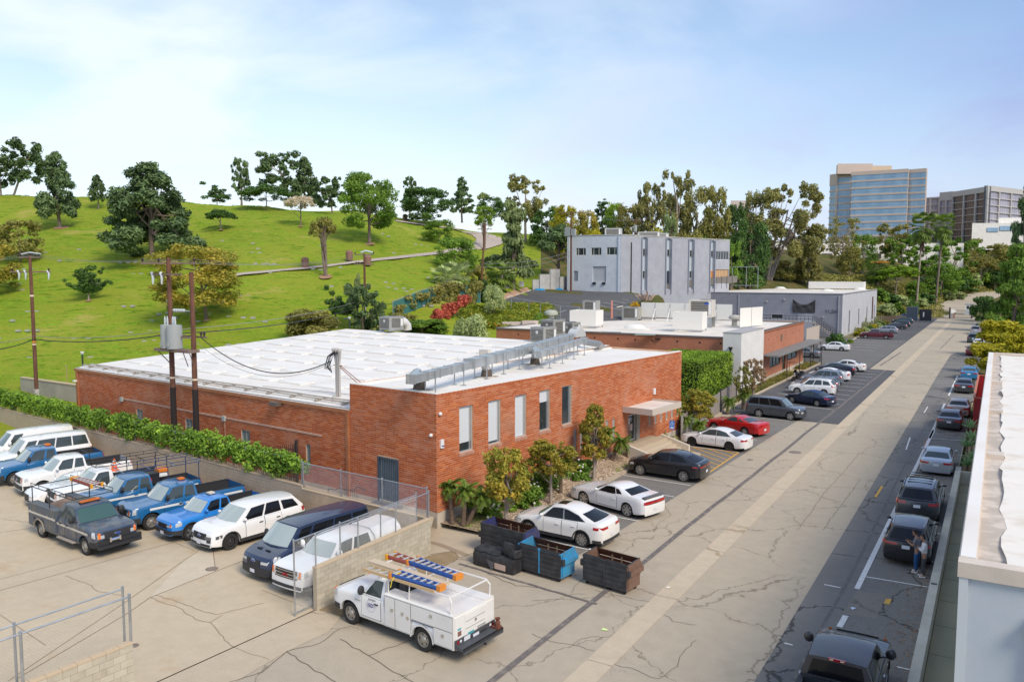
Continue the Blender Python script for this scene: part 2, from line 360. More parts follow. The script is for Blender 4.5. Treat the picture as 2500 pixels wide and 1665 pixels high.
y=-14.0;first=None
while y<232:
 L_=6.1
 mb=MB().add([(-10.86,y+.02,.010),(-10.42,y+.02,-.0+.006),(-9.98,y+.02,.010),(-9.98,y+L_-.02,.010),(-10.42,y+L_-.02,.006),(-10.86,y+L_-.02,.010)],[(0,1,4,5),(1,2,3,4)])
 if first is None:first=mb.bd('gutter_bay',gm);first['kind']='structure';y0=y
 else:o=inst('gutter_bay',first.data,None,(0,y-y0,0));KS(o)
 y+=L_
def strip(pts,w,z,mb):
 pts=[Vc((p[0],p[1],0))for p in pts];L=[];R=[]
 for i,p in EN(pts):
  d=(pts[min(i+1,len(pts)-1)]-pts[max(i-1,0)]).normalized();n=Vc((-d.y,d.x,0))*w/2
  L.append((p.x+n.x,p.y+n.y,z));R.append((p.x-n.x,p.y-n.y,z))
 mb.grid([R,L])
def line(name,a,b,w,z,m):
 mb=MB();strip([a,b],w,z,mb);o=mb.bd(name,m);KS(o);return o
_r=RR(5)
def wob(a,b,n=10,amp=.12):
 a,b=Vc((a[0],a[1])),Vc((b[0],b[1]));d=b-a;nn=Vc((-d.y,d.x)).normalized()
 return[a+d*(i/n)+nn*(_r.uniform(-amp,amp)if 0<i<n else 0)for i in RG(n+1)]
mb=MB();strip(wob((-12.75,15),(-12.05,113),40,.04),.24,.013,mb);strip(wob((-13.3,118),(-12.9,140),8,.04),.22,.013,mb);strip(wob((-7.9,150),(-7.4,185),10,.1),.14,.013,mb);o=mb.bd('tar_seam',M_TAR);KS(o)
mb=MB();strip(wob(P(1121,1376),P(1457,1474.6),12,.03),.14,.017,mb);o=mb.bd('tar_seam',M_TAR);KS(o)
mb=MB();strip(wob((-5.0,12),(-4.75,34),10,.03),.1,.013,mb);strip(wob((-4.75,34),(-4.7,100),20,.03),.1,.013,mb);o=mb.bd('tar_seam',M_TAR);KS(o)
mb=MB()
def pix(pl,z=0):return[P(x,y,z)for x,y in pl]
def crack(pl,w=.02,z=.0135):
 pts=pix(pl);out=[]
 for a,b in zip(pts,pts[1:]):
  n=max(2,int((b-a).length/.25));out+=[v for v in wob(a,b,n,.05)[:-1]]
 out.append(Vc((pts[-1].x,pts[-1].y)));strip(out,w,z,mb)
c5=lambda L:[(1300+x/5.8875,1415+y/5.8875)for x,y in L]
for L in([(0,780),(170,850),(380,910),(570,935),(890,1020)],[(1180,1215),(1500,1300),(1700,1400),(1820,1420),(2080,1250),(2120,1100),(2210,990),(2355,870)],[(900,145),(1100,205),(1400,265),(1690,320)],[(1890,510),(1980,550),(2010,600),(2355,650)],[(570,935),(700,850),(840,820),(1020,830)],[(0,300),(380,280),(560,210),(760,210)],[(720,0),(600,100),(560,190)]):crack(c5(L),.018)
c6=lambda L:[(1500+x/3.92,900+y/3.92)for x,y in L]
for L in([(750,1070),(980,1110),(1450,1185)],[(380,1568),(420,1480),(545,1400),(480,1310)],[(1750,1540),(1890,1370),(2000,1200),(2180,1000),(2352,800)],[(1280,770),(1480,680),(1500,640)],[(2000,1540),(2100,1400),(2250,1200),(2352,1060)]):crack(c6(L),.017)
for L in([(560,1665),(640,1640),(700,1590),(780,1570),(830,1535)],[(830,1560),(900,1600),(960,1640),(1010,1665)],[(700,1590),(760,1630),(820,1665)],[(900,1600),(1010,1560),(1090,1500)],[(1190,1340+60),(1260,1430),(1330,1435)]):crack(L,.03)
o=mb.bd('crack',mat('crack_fill',(.17,.14,.10),1.0));o['kind']='stuff'
lot=[(-90,-12),(-21.9,-12),(-21.42,14.5),(-21.16,20.9),(-21.2,27.8),(-90,35.6)]
sheet('yard',lot,.006,M_LOT)
ap=[(-21.9,-12),(-19.3,-12),(-19.4,15.7),(-19.56,17.97),(-19.42,19.72),(-19.9,20.9),(-21.16,20.9),(-21.42,14.5)]
sheet('yard_apron',ap,.0115,M_SW)
c4=lambda L:[(x/2.944,1280+y/2.944)for x,y in L]
sheet('yard_slab',[P(*p)for p in c4([(1080,525),(1330,255),(1430,190),(1530,180),(1550,340)])],.0095,paving('yard_concrete_light',(.64,.54,.395),(.59,.5,.36),fine=False,cell=.05,cw=.003,speck=.25,stain_amt=.2,stain=(.46,.3,.15)))
mb=MB()
for L,w in(([(0,475),(1250,128)],.03),([(60,1125),(900,560),(1330,255),(1430,190)],.03),([(120,1110),(900,650),(1080,525),(1550,338),(2270,60)],.035),([(1530,180),(1550,340)],.03),([(0,60),(270,20)],.03),([(0,650),(330,870)],.02),([(0,395),(600,235)],.02),([(1880,470),(2180,590)],.02),([(1250,128),(1400,190)],.02)):
 strip([P(*p)for p in c4(L)],w,.014,mb)
for L in([(1080,525),(1200,575),(1290,600),(1400,680),(1510,705),(1550,745),(1640,850),(1700,890),(1940,975)],[(1120,510),(1250,545),(1400,605),(1550,648),(1720,610),(1900,565)],[(1510,705),(1600,650)],[(470,370),(660,440),(700,480),(880,510)]):crack(c4(L),.022,.0145)
for dy in(0,.14):
 a=P(384-20,1674),P(771,1489);strip([Vc((a[0].x,a[0].y+dy)),Vc((a[1].x,a[1].y+dy))],.05,.015,mb)
o=mb.bd('pavement_joint',M_JOINT);KS(o)
for i,(px,py,r)in EN(((517,1389,.26),(1941,1104,.42),(327,1576,.16),(1500+1300/3.92,900+872/3.92,.2),(2080+8/2.55,1050+650/2.55,.01))):
 if r<.05:continue
 mb=MB().lh([(0,.006),(r-.04,.006),(r-.035,.0),(r-.02,0),(r-.015,.006),(r,.006),(r,-.01)],20)
 o=mb.bd('manhole_cover',mat('cast_iron_brown',(.20,.155,.12),.7,c2=(.27,.21,.16),scale=4),loc=P(px,py)+Vc((0,0,.012)))
 tag(o,['round iron cover in the yard slab beside the white police style suv','large round manhole cover in the street beside the ribbon gutter','small round cover in the yard behind the front fence corner','small iron cover in the grey paving near the hatched bay'][i],'manhole cover')
def stripe(a,b,w=.1,m=None,z=.018,name='stall_line'):
 mb=MB();strip([a,b],w,z,mb);o=mb.bd(name,m or M_WM);KS(o)
for y in(32.05,37.15,42.3,45.1,55.35,60.2):stripe((-19.35,y+.1),(-15.0,y-.1))
stripe((-19.2,69.9),(-14.65,69.35))
for k in RG(11):stripe((-19.2,78.3+3.33*k),(-12.5,77.35+3.33*k))
for k in RG(4):stripe((-23.5,141.5+5.5*k),(-16.8,140.5+5.4*k),.12)
for k in RG(7):stripe((-25,172+7.5*k),(-17.3,171+7.5*k),.12)
hx0,hx1,hy0,hy1=-19.3,-15.0,48.4,55.15
for a,b in(((hx0,hy0),(hx0,hy1)),((hx1,hy0),(hx1,hy1)),((hx0,hy0),(hx1,hy0)),((hx0,hy1),(hx1,hy1))):stripe(a,b,.12,M_YEL,.022)
y=hy0-3.2
while y<hy1:
 a,b=Vc((hx0,y+3.4)),Vc((hx1,y));
 t0=0;t1=1
 if a.y>hy1:t0=(a.y-hy1)/(a.y-b.y)
 if b.y<hy0:t1=(a.y-hy0)/(a.y-b.y)
 if t1-t0>.03:stripe(a+(b-a)*t0,a+(b-a)*t1,.1,M_YEL,.020)
 y+=.92
stripe((-19.3,55.3),(-19.3,60.0),.1,M_YEL,.022);stripe((-19.45,66.2),(-19.3,71.5),.1,M_YEL,.022)
stripe(P(2092,1438),P(2280,1050),.2);stripe(P(2049,1531),P(2065,1503),.2)
stripe(P(2269,1070),P(2306,986),.18);stripe(P(2316,966),P(2338,917),.16)
for a,b,m in(((2113,1408),(2278,1435.5),M_WM),((2228,1157),(2344.7,1169),M_WM),((2268.8,1070),(2367,1077),M_WM),((2316,966.4),(2384,969),M_WM),((2338,917),(2360,919),M_WM),((2285,1302),(2310,1306),M_WM),((2284,1320),(2306,1323),M_WM),((2315,1206),(2337,1209),M_WM),((2313,1236),(2328,1238),M_WM),((2340,1111),(2360,1113),M_WM),((2190,1628),(2226,1636),M_WM),((2012,1427),(2052,1435),M_WM),((1915,1570),(1935,1575),M_WM),((2212,1098),(2222,1068),M_WM),((2256,1008),(2265,993),M_WM)):
 stripe(P(*a),P(*b),.09,m)
stripe(P(2137,1214),P(2154,1187),.14,M_YEL);stripe(P(2170,1462),P(2164,1475),.2,M_YEL)
stripe(P(2258,1092),P(2268,1072),.35,M_RED,.0165)
rr=RR(8);mb=MB()
for i in RG(900):
 X=-1.85-abs(rr.gauss(0,.75));Y=rr.uniform(18,38)if rr.random()<.85 else rr.uniform(38,60)
 if X<-4.2:continue
 s=rr.uniform(.02,.055);a=rr.uniform(0,6.28)
 mb.add([(X+s*cos(a),Y+s*sin(a),.02),(X-s*.5*sin(a),Y+s*.5*cos(a),.03),(X-s*cos(a),Y-s*sin(a),.021),(X+s*.5*sin(a),Y-s*.5*cos(a),.026)],[(0,1,2,3)],rr.choice((0,0,1,2)))
o=mb.bd('fallen_leaves',[mat('dry_leaf_orange',(.45,.20,.06),.9),mat('dry_leaf_tan',(.55,.38,.2),.9),mat('dry_leaf_brown',(.22,.11,.05),.9)]);o['kind']='stuff'
for i,(px,py,c,l)in EN(((1476,1538,(.72,.9,.35),'small lime green scrap of paper lying on the street'),(2083,1486,(.75,.85,.95),'crushed clear bottle lying on the patched asphalt of the right stalls'),(1440,1342,(.85,.82,.75),'white scrap lying behind the rear wheel of the pearl white crossover'),(2274,1373,(.85,.83,.8),'white scrap lying beside the wheel of the black suv'),(1632,1435,(.85,.8,.7),'white scrap lying on the ribbon gutter'))):
 mb=MB();s=.11;mb.add([(-s,-s*.6,.0),(s*.9,-s*.5,.02),(s,s*.6,.005),(-s*.8,s*.5,.035),(0,0,.05)],[(0,1,4),(1,2,4),(2,3,4),(3,0,4)])
 tag(mb.bd('litter',mat('litter_%d'%i,c,.6),loc=P(px,py)+Vc((0,0,.02)),rz=i),l,'litter')
def drape(name,pairs,m,lift=.07,sub=6,dmin=58):
 mb=MB();rows=[]
 for(a,b),(c,d)in zip(pairs,pairs[1:]):
  for k in RG(sub):
   t=k/sub;p=(a[0]+(c[0]-a[0])*t,a[1]+(c[1]-a[1])*t);q=(b[0]+(d[0]-b[0])*t,b[1]+(d[1]-b[1])*t)
   rows.append((p,q))
 rows.append(pairs[-1]);out=[]
 for p,q in rows:
  A=hill(*p,dmin)[0];B=hill(*q,dmin)[0]
  out.append([tuple(A.lerp(B,s)+Vc((0,0,lift)))for s in(0,.5,1)])
 mb.grid(out);o=mb.bd(name,m);KS(o);return o
M_PATH=paving('cemetery_path_paving',(.46,.385,.32),(.52,.44,.36),fine=False,cell=.05,cw=.003,speck=.3)
drape('cemetery_path',[((540,676),(540,681)),((600,668.5),(600,673)),((790,650.5),(790,655.5)),((867,640),(867,645.5)),((1055,618),(1055,625)),((1125,606),(1142,613)),((1150,598),(1190,609)),((1162,591),(1222,599)),((1163,584.5),(1233,590)),((1152,575.5),(1218,579)),((1128,568),(1180,570)),((1108,561),(1120,560)),((1040,552.5),(1041,549)),((966,542),(966,539))],M_PATH,.16)
drape('uphill_road',[((2250,776),(2372,776)),((2290,745),(2392,752)),((2332.7,727),(2415,736)),((2372,717.5),(2446,723)),((2436,709),(2500,716)),((2520,702),(2600,707))],M_ROAD,.12,dmin=200)
def drape2(name,top,bot,m,lift,n=10,dmin=95):
 mb=MB();rows=[]
 for(a,b),(c,d)in zip(zip(top,bot),zip(top[1:],bot[1:])):
  for k in RG(6):
   t=k/6;p=(a[0]+(c[0]-a[0])*t,a[1]+(c[1]-a[1])*t);q=(b[0]+(d[0]-b[0])*t,b[1]+(d[1]-b[1])*t)
   rows.append([tuple(hill(p[0]+(q[0]-p[0])*s/n,p[1]+(q[1]-p[1])*s/n,dmin)[0]+Vc((0,0,lift)))for s in RG(n+1)])
 mb.grid(rows,flip=True);o=mb.bd(name,m,smooth=60);KS(o);return o
drape2('upper_car_park',[(1213,737),(1300,709),(1400,705),(1515,713),(1604,716)],[(1212,748),(1290,768),(1400,795),(1500,797),(1600,790)],M_DA,.10)
def hline(a,b,w=.14,m=None,name='stall_line',lift=.16,dmin=95,n=6):
 mb=MB();pts=[hill(a[0]+(b[0]-a[0])*k/n,a[1]+(b[1]-a[1])*k/n,dmin)[0]+Vc((0,0,lift))for k in RG(n+1)]
 d=(pts[-1]-pts[0]).normalized();nn=Vc((-d.y,d.x,0)).normalized()*w/2
 mb.grid([[tuple(p-nn)for p in pts],[tuple(p+nn)for p in pts]]);o=mb.bd(name,m or M_WM);KS(o)
c7=lambda x,y:(1200+x/4.71,620+y/4.71)
for a,b in(((455,435),(725,455)),((380,460),(650,482)),((310,485),(575,512)),((235,510),(500,540)),((120,532),(350,560)),((85,578),(350,560)),((300,625),(390,595)),((440,650),(550,608)),((585,672),(700,632)),((740,700),(860,660)),((930,720),(1010,692)),((1500,530),(1580,548)),((1395,548),(1540,580)),((1280,568),(1505,618)),((1150,585),(1460,650)),((230,603),(350,598)),((1460,655),(1570,628))):hline(c7(*a),c7(*b),.13)
M_STOP=mat('wheel_stop_concrete',(.62,.55,.46),.9)
for a,b in(((180,518),(240,503)),((275,490),(312,478)),((342,468),(378,456)),((412,446),(450,434)),((1438,632),(1508,618))):
 A=hill(*c7(*a),95)[0];B=hill(*c7(*b),95)[0];mb=MB().tb([A+Vc((0,0,.2)),B+Vc((0,0,.2))],.11,4)
 o=mb.bd('wheel_stop',M_STOP);tag(o,'concrete wheel stop at the edge of the upper car park','wheel stop','wheel stops of the upper car park')
drape2('dirt_verge',[(1196,742),(1240,716),(1296,700)],[(1213,741),(1262,724),(1300,709.5)],mat('verge_earth',(.50,.30,.19),.95,c2=(.42,.25,.15),scale=1.5),.14)
# building materials
def brick_mat(name='fired_brick',pale=.25):
 m=BD.materials.new(name);m.use_nodes=True;t=m.node_tree;b=t.nodes['Principled BSDF']
 at=N('ShaderNodeAttribute',t,attribute_name='tone');oi=N('ShaderNodeObjectInfo',t);g=N('ShaderNodeNewGeometry',t)
 s=N('ShaderNodeMath',t,operation='ADD');LK(at.outputs['Fac'],s.inputs[0],t)
 fr=N('ShaderNodeMath',t,operation='FRACT');LK(oi.outputs['Random'],s.inputs[1],t);LK(s.outputs[0],fr.inputs[0],t)
 r=N('ShaderNodeValToRGB',t);e=r.color_ramp.elements;e[0].position=0;e[0].color=(.40,.095,.032,1);e[1].position=1;e[1].color=(.58,.16,.040,1)
 k=e.new(.55);k.color=(.50,.125,.035,1);k=e.new(.8);k.color=(.52,.19,.10,1)
 LK(fr.outputs[0],r.inputs[0],t)
 c=mixc(t,ramp(t,noise(t,g.outputs['Position'],.55,5,.6).outputs[0],.48,.68,(0,)*3,(pale*2,)*3),r.outputs[0],(.55,.27,.17))
 c=mixc(t,ramp(t,noise(t,g.outputs['Position'],.32,4,.6).outputs[0],.62,.74,(0,)*3,(.4,)*3),c,(.24,.12,.08))
 c=mixc(t,.5,c,ramp(t,noise(t,g.outputs['Position'],14,4,.7).outputs[0],.3,.7,(.75,)*3,(1.2,)*3),'MULTIPLY')
 LK(c,b.inputs['Base Color'],t);IV(b,'Roughness',.9);IV(b,'Specular IOR Level',.2)
 MATS[name]=m;return m
M_BR=brick_mat();M_MORTAR=mat('mortar',(.72,.44,.27),.95,c2=(.62,.37,.22),scale=1.2)
def brick_tex(name,c1,c2,mort,w,h,ms=.012,rough=.85,bump=.5,off=.5):
 m=BD.materials.new(name);m.use_nodes=True;t=m.node_tree;b=t.nodes['Principled BSDF']
 uv=N('ShaderNodeUVMap',t);bt=N('ShaderNodeTexBrick',t);LK(uv.outputs[0],bt.inputs['Vector'],t)
 bt.offset=off;IV(bt,'Scale',1);IV(bt,'Brick Width',w);IV(bt,'Row Height',h)
 IV(bt,'Mortar Size',ms);IV(bt,'Mortar Smooth',.1);IV(bt,'Color1',(*c1,1));IV(bt,'Color2',(*c2,1));IV(bt,'Mortar',(*mort,1))
 g=N('ShaderNodeNewGeometry',t)
 c=mixc(t,.5,bt.outputs[0],ramp(t,noise(t,g.outputs['Position'],.6,5,.6).outputs[0],.3,.7,(.80,)*3,(1.16,)*3),'MULTIPLY')
 LK(c,b.inputs['Base Color'],t);IV(b,'Roughness',rough)
 bp=N('ShaderNodeBump',t,invert=True);IV(bp,'Strength',bump);IV(bp,'Distance',.01);LK(bt.outputs['Fac'],bp.inputs['Height'],t);LK(bp.outputs[0],b.inputs['Normal'],t)
 MATS[name]=m;return m
M_BRICK2=brick_tex('brick_far',(.40,.115,.05),(.50,.155,.075),(.52,.32,.21),.4,.106)
M_CMUW=brick_tex('block_pale_paint',(.60,.64,.67),(.57,.61,.65),(.48,.52,.56),.4,.2,.01,bump=.3)
M_CMUG=brick_tex('block_grey_paint',(.42,.43,.46),(.40,.41,.44),(.33,.34,.37),.4,.2,.01,bump=.3)
M_CMUB=brick_tex('block_mid_grey_paint',(.285,.29,.325),(.27,.275,.31),(.20,.205,.235),.4,.2,.012,bump=.3)
M_CMUL=brick_tex('block_light_grey_paint',(.56,.56,.57),(.53,.53,.55),(.45,.45,.47),.4,.2,.012,bump=.3)
M_ROOFW=mat('white_roof_coating',(.84,.80,.73),.7,c2=(.76,.69,.60),scale=.35,lo=.45,hi=.75,bump=.15,bscale=2)
M_RC=mat('cream_roof_coating',(.80,.74,.64),.75,c2=(.68,.58,.46),scale=.6,lo=.45,hi=.75,bump=.3,bscale=3)
M_GL=mat('dark_glass',(.03,.04,.045),.06,spec=.8)
M_GG=mat('pale_green_glass',(.20,.27,.26),.12,spec=.7)
M_ALU=mat('aluminium_frame',(.62,.62,.60),.45,.6)
M_BLIND=mat('roller_blind',(.66,.68,.68),.6)
M_BROWN=mat('brown_painted_steel',(.34,.125,.05),.6,c2=(.42,.17,.07),scale=2)
M_BK=mat('black_steel',(.025,.026,.03),.5)
M_GV=mat('galvanised_steel',(.52,.54,.55),.42,.75,c2=(.42,.44,.45),scale=3)
M_DUCT=mat('galvanised_duct',(.60,.62,.61),.38,.7,c2=(.48,.50,.50),scale=1.5)
M_CC=mat('cast_concrete',(.58,.51,.41),.9,c2=(.46,.40,.32),scale=1.3,bump=.25,bscale=8)
M_WPAINT=mat('white_wall_paint',(.80,.77,.71),.8,c2=(.72,.69,.63),scale=.8)
M_AG=mat('hvac_grey_green',(.36,.355,.32),.55,c2=(.31,.305,.28),scale=2)
M_AD=mat('hvac_coil_dark',(.10,.095,.08),.7)
M_SILL=mat('brick_sill',(.45,.20,.13),.9,c2=(.52,.30,.21),scale=4)
M_WP=mat('white_plastic',(.80,.79,.76),.4)
def with_tone(me,vals):
 a=me.attributes.new('tone','FLOAT','FACE');a.data.foreach_set('value',vals);return me
def uvface(me,uvs):
 u=me.uv_layers.new(name='UVMap');u.data.foreach_set('uv',[c for p in uvs for c in p])
class WallPlane:
 """vertical wall in its parent's frame: origin o, direction e (2d), outward normal n (2d)"""
 def __init__(s,o,e,n):s.o=o;s.e=e;s.n=n
 def pt(s,a,z,off=0):return(s.o[0]+s.e[0]*a+s.n[0]*off,s.o[1]+s.e[1]*a+s.n[1]*off,z)
 def panel(s,name,s0,s1,z0,z1,holes,m,parent,off=0,depth=.25,reveal=None):
  ss=sorted({s0,s1}|{v for h in holes for v in h[:2]if s0<v<s1});zs=sorted({z0,z1}|{v for h in holes for v in h[2:]if z0<v<z1})
  mb=MB();uvs=[]
  for a,b in zip(ss,ss[1:]):
   for c,d in zip(zs,zs[1:]):
    mx_,mz_=(a+b)/2,(c+d)/2
    if any(h[0]<mx_<h[1]and h[2]<mz_<h[3]for h in holes):continue
    mb.add([s.pt(a,c,off),s.pt(b,c,off),s.pt(b,d,off),s.pt(a,d,off)],[(0,1,2,3)]);uvs+=[(a,c),(b,c),(b,d),(a,d)]
  for h in holes:
   a,b,c,d=h
   for q in(((a,c),(a,d)),((b,c),(b,d)),((a,c),(b,c)),((a,d),(b,d))):
    (x0,y0),(x1,y1)=q
    mb.add([s.pt(x0,y0,off),s.pt(x1,y1,off),s.pt(x1,y1,off-depth),s.pt(x0,y0,off-depth)],[(0,1,2,3)]);uvs+=[(0,0),(.3,0),(.3,.2),(0,.2)]
  me=mb.mesh(name,m);uvface(me,uvs);o=BD.objects.new(name,me);link(o,parent);return o
 def box(s,mb,a0,a1,z0,z1,o0,o1,mi=0):
  v=[s.pt(a0,z0,o0),s.pt(a1,z0,o0),s.pt(a1,z0,o1),s.pt(a0,z0,o1),s.pt(a0,z1,o0),s.pt(a1,z1,o0),s.pt(a1,z1,o1),s.pt(a0,z1,o1)]
  mb.add(v,HEX,mi)
 def boxo(s,name,a0,a1,z0,z1,o0,o1,m,parent):
  mb=MB();s.box(mb,a0,a1,z0,z1,o0,o1);return mb.bd(name,m,parent)
 def window(s,parent,a0,a1,z0,z1,depth=.16,fw=.06,mulls=(),trans=(),frame=None,glass=None,name='window',blind=None,sill=None,off=0):
  mb=MB();d0,d1=off-depth-.02,off-depth+.07
  for q in((a0,a0+fw,z0,z1),(a1-fw,a1,z0,z1),(a0+fw,a1-fw,z0,z0+fw),(a0+fw,a1-fw,z1-fw,z1)):s.box(mb,*q,d0,d1)
  for u in mulls:x=a0+(a1-a0)*u;s.box(mb,x-fw*.4,x+fw*.4,z0+fw,z1-fw,d0,d1-.01)
  for u in trans:z=z0+(z1-z0)*u;s.box(mb,a0+fw,a1-fw,z-fw*.4,z+fw*.4,d0,d1-.012)
  w=mb.bd(name,frame or M_ALU,parent)
  s.boxo('glass',a0+fw,a1-fw,z0+fw,z1-fw,d0-.02,d0+.02,glass or M_GL,w)
  if blind:s.boxo('blind',a0+fw+.01,a1-fw-.01,z1-(z1-z0)*blind,z1-fw,d0+.021,d0+.03,M_BLIND,w)
  if sill:s.boxo('sill',a0-.04,a1+.06,z0-sill,z0-.003,off-depth,off+.035,M_SILL,w)
  return w
def bricks(wp,s0,s1,z0,z1,holes,parent,single=None,bw=.40,bh=.106,j=.021,proud=.010,seed=1):
 """real bricks over a mortar bed; bricks with centre s below `single` become objects"""
 rnd=RR(seed);mb=MB();tn=[];one={}
 nrow=int(round((z1-z0)/bh));bh=(z1-z0)/nrow
 for r in RG(nrow):
  za,zb=z0+r*bh+j/2,z0+(r+1)*bh-j/2;s=s0-(bw/2 if r%2 else 0)
  while s<s1-.02:
   a,b=max(s+j/2,s0+.0),min(s+bw-j/2,s1);s+=bw
   if b-a<.03:continue
   segs=[(a,b)]
   for h in holes:
    if zb>h[2]+.01 and za<h[3]-.01:
     ns=[]
     for(p,q)in segs:
      if q<=h[0]or p>=h[1]:ns.append((p,q));continue
      if p<h[0]-.03:ns.append((p,h[0]))
      if q>h[1]+.03:ns.append((h[1],q))
     segs=ns
   for p,q in segs:
    pr=proud+rnd.uniform(-.004,.004)
    if single is not None and(p+q)/2<single:
     k=(round(q-p,3))
     if k not in one:
      m1=MB();v=[wp.pt(0,0,0),wp.pt(q-p,0,0),wp.pt(q-p,zb-za,0),wp.pt(0,zb-za,0)]
      base=Vc(wp.pt(0,0,0));nn=Vc((wp.n[0],wp.n[1],0))*proud
      fr=[Vc(x)-base+nn for x in v];bk=[Vc(x)-base-nn*.3 for x in v]
      m1 .add(bk+fr,[(4,5,6,7),(0,1,5,4),(1,2,6,5),(2,3,7,6),(3,0,4,7),(3,2,1,0)]);one[k]=with_tone(m1 .mesh('brick',M_BR),[0]*6)
     inst('brick',one[k],parent,Vc(wp.pt(p,za,rnd.uniform(-.003,.003))))
    else:
     v=[wp.pt(p,za,-.004),wp.pt(q,za,-.004),wp.pt(q,zb,-.004),wp.pt(p,zb,-.004),wp.pt(p,za,pr),wp.pt(q,za,pr),wp.pt(q,zb,pr),wp.pt(p,zb,pr)]
     mb.add(v,[(4,5,6,7),(0,1,5,4),(1,2,6,5),(2,3,7,6),(3,0,4,7)]);tn+=[rnd.random()]*5
 o=BD.objects.new('brickwork',with_tone(mb.mesh('brickwork',M_BR),tn));link(o,parent);o['kind']='stuff';return o
 # the long brick building (near)
TH=radians(6.04);O1=Vc((-22.96,30.88,0));e1=Vc((sin(TH),cos(TH)));e2=Vc((-cos(TH),sin(TH)))
R1=pi/2-TH
B1=EM('brick_building',O1,R1,'long one storey orange brick building with a white roof dotted with skylights','building')
def loc1(v):d=Vc(v)-O1;return Vc((d.x*e1 .x+d.y*e1 .y,d.x*e2 .x+d.y*e2 .y,d.z))
L1,D1,STEP,TOP1,EAVE,BZ=27.0,37.3,6.2,6.6,5.15,.78
front=WallPlane((0,0),(1,0),(0,-1));side=WallPlane((0,0),(0,1),(-1,0))
def f1(px,py):return onwall(px,py,(O1 .x,O1 .y),e1)
def s1_(px,py):return onwall(px,py,(O1 .x,O1 .y),e2)
wins=[(1.66+2.31*i,2.72+2.31*i,3.42,5.76)for i in RG(5)]
slits=[(12.2+.75*i,12.47+.75*i,1.5,2.98)for i in RG(5)]+[(16.0,16.3,1.5,2.98),(16.85,17.15,1.5,2.98)]
slits+=[(21.9+.88*i,22.2+.88*i,1.78,3.0)for i in RG(6)]
door=(18.95,20.55,1.05,3.3)
holes=wins+[h for h in slits]+[door]
wf=front.panel('wall',0,L1,0,TOP1,holes,M_MORTAR,B1)
bricks(front,0,L1,BZ,TOP1-.11,holes,wf,single=2.05,seed=4)
tk=MB();tn=[]
for i in RG(int(L1/.106)):
 a=i*.106;front.box(tk,a+.006,a+.1,TOP1-.105,TOP1-.006,-.004,.016)
o=BD.objects.new('soldier_course',with_tone(tk.mesh('soldier_course',M_BR),[((i//6)*.37)%1 for i in RG(len(tk.f))]));link(o,wf);o['kind']='stuff'
front.boxo('footing',-.05,L1,-.3,BZ-.002,-.3,.03,M_CC,wf)
for i,w in EN(wins):
 x=front.window(B1,*w,depth=.13,fw=.07,mulls=(.84,),blind=(.8,.93,.97,.30,None)[i],sill=.17)
for w in slits:front.window(B1,*w,depth=.12,fw=.03,glass=mat('frosted_pane',(.50,.56,.60),.2),name='slit_window')
dz=(2.62,4.12,.62,3.03)
ws=side.panel('wall',0,STEP,0,TOP1,[dz],M_MORTAR,B1)
bricks(side,0,STEP,BZ,TOP1-.11,[dz],ws,seed=9)
side.boxo('footing',-.05,STEP,-.3,BZ-.002,-.3,.03,M_CC,ws)
tk=MB()
for i in RG(int(STEP/.106)):side.box(tk,i*.106+.006,i*.106+.1,TOP1-.105,TOP1-.006,-.004,.016)
o=BD.objects.new('soldier_course',with_tone(tk.mesh('soldier_course',M_BR),[((i//6)*.37)%1 for i in RG(len(tk.f))]));link(o,ws);o['kind']='stuff'
sw=[]
for(ax,ay,bx,by)in((332.6,996,348.7,1031),(452,1018,471,1060),(588.4,1043,610.6,1088)):
 p=s1_(ax,ay);q=s1_(bx,by);sw.append((min(p[0],q[0]),max(p[0],q[0]),1.45,3.0))
p=s1_(746.5,1073);q=s1_(758.5,1122);nw=(min(p[0],q[0]),max(p[0],q[0]),1.62,2.92)
wl=side.panel('wall',STEP,D1,0,EAVE,sw+[nw],M_MORTAR,B1)
bricks(side,STEP,D1,BZ,EAVE-.02,sw+[nw],wl,seed=12)
side.boxo('footing',STEP,D1,-.3,BZ-.002,-.3,.03,M_CC,wl)
for w in sw:side.window(B1,*w,depth=.1,fw=.05,mulls=(.5,),glass=M_GG)
side.window(B1,*nw,depth=.1,fw=.03,glass=M_GG,name='slit_window')
def rz_(s):return 5.3+s*1.45/27
mb=MB().add([(L1,-.0,-.3),(L1,D1,-.3),(L1,D1,rz_(L1)),(L1,0,TOP1)],[(0,1,2,3)]).add([(0,D1,-.3),(L1,D1,-.3),(L1,D1,rz_(L1)),(0,D1,EAVE)],[(0,1,2,3)])
mb.add([(0,STEP,EAVE),(L1,STEP,rz_(L1)-.1),(L1,STEP,TOP1),(0,STEP,TOP1)],[(0,1,2,3)]);mb.bd('rear_wall',M_MORTAR,B1)
rf=MB().add([(.0,STEP-.02,EAVE+.05),(.6,STEP-.02,rz_(.6)),(L1,STEP-.02,rz_(L1)-.02),(L1,D1,rz_(L1)-.02),(.6,D1,rz_(.6)),(0,D1,EAVE+.05)],[(0,1,4,5),(1,2,3,4)])
ROOF=rf.bd('roof',M_ROOFW,B1)
pr=MB();n=40
pr.box(.28,L1-.02,.28,STEP-.18,TOP1-.42,TOP1-.12);pr.box(0,L1,0,.28,TOP1-.006,TOP1+.045);pr.box(0,.28,.28,STEP,TOP1-.006,TOP1+.045);pr.box(.28,L1,STEP-.2,STEP,TOP1-.3,TOP1-.02)
pr.add([(.28,.28,TOP1+.04),(L1,.28,TOP1+.04),(L1,.8,TOP1-.115),(.8,.8,TOP1-.115)],[(0,1,2,3)])
pr.bd('parapet_roof',M_ROOFW,B1)
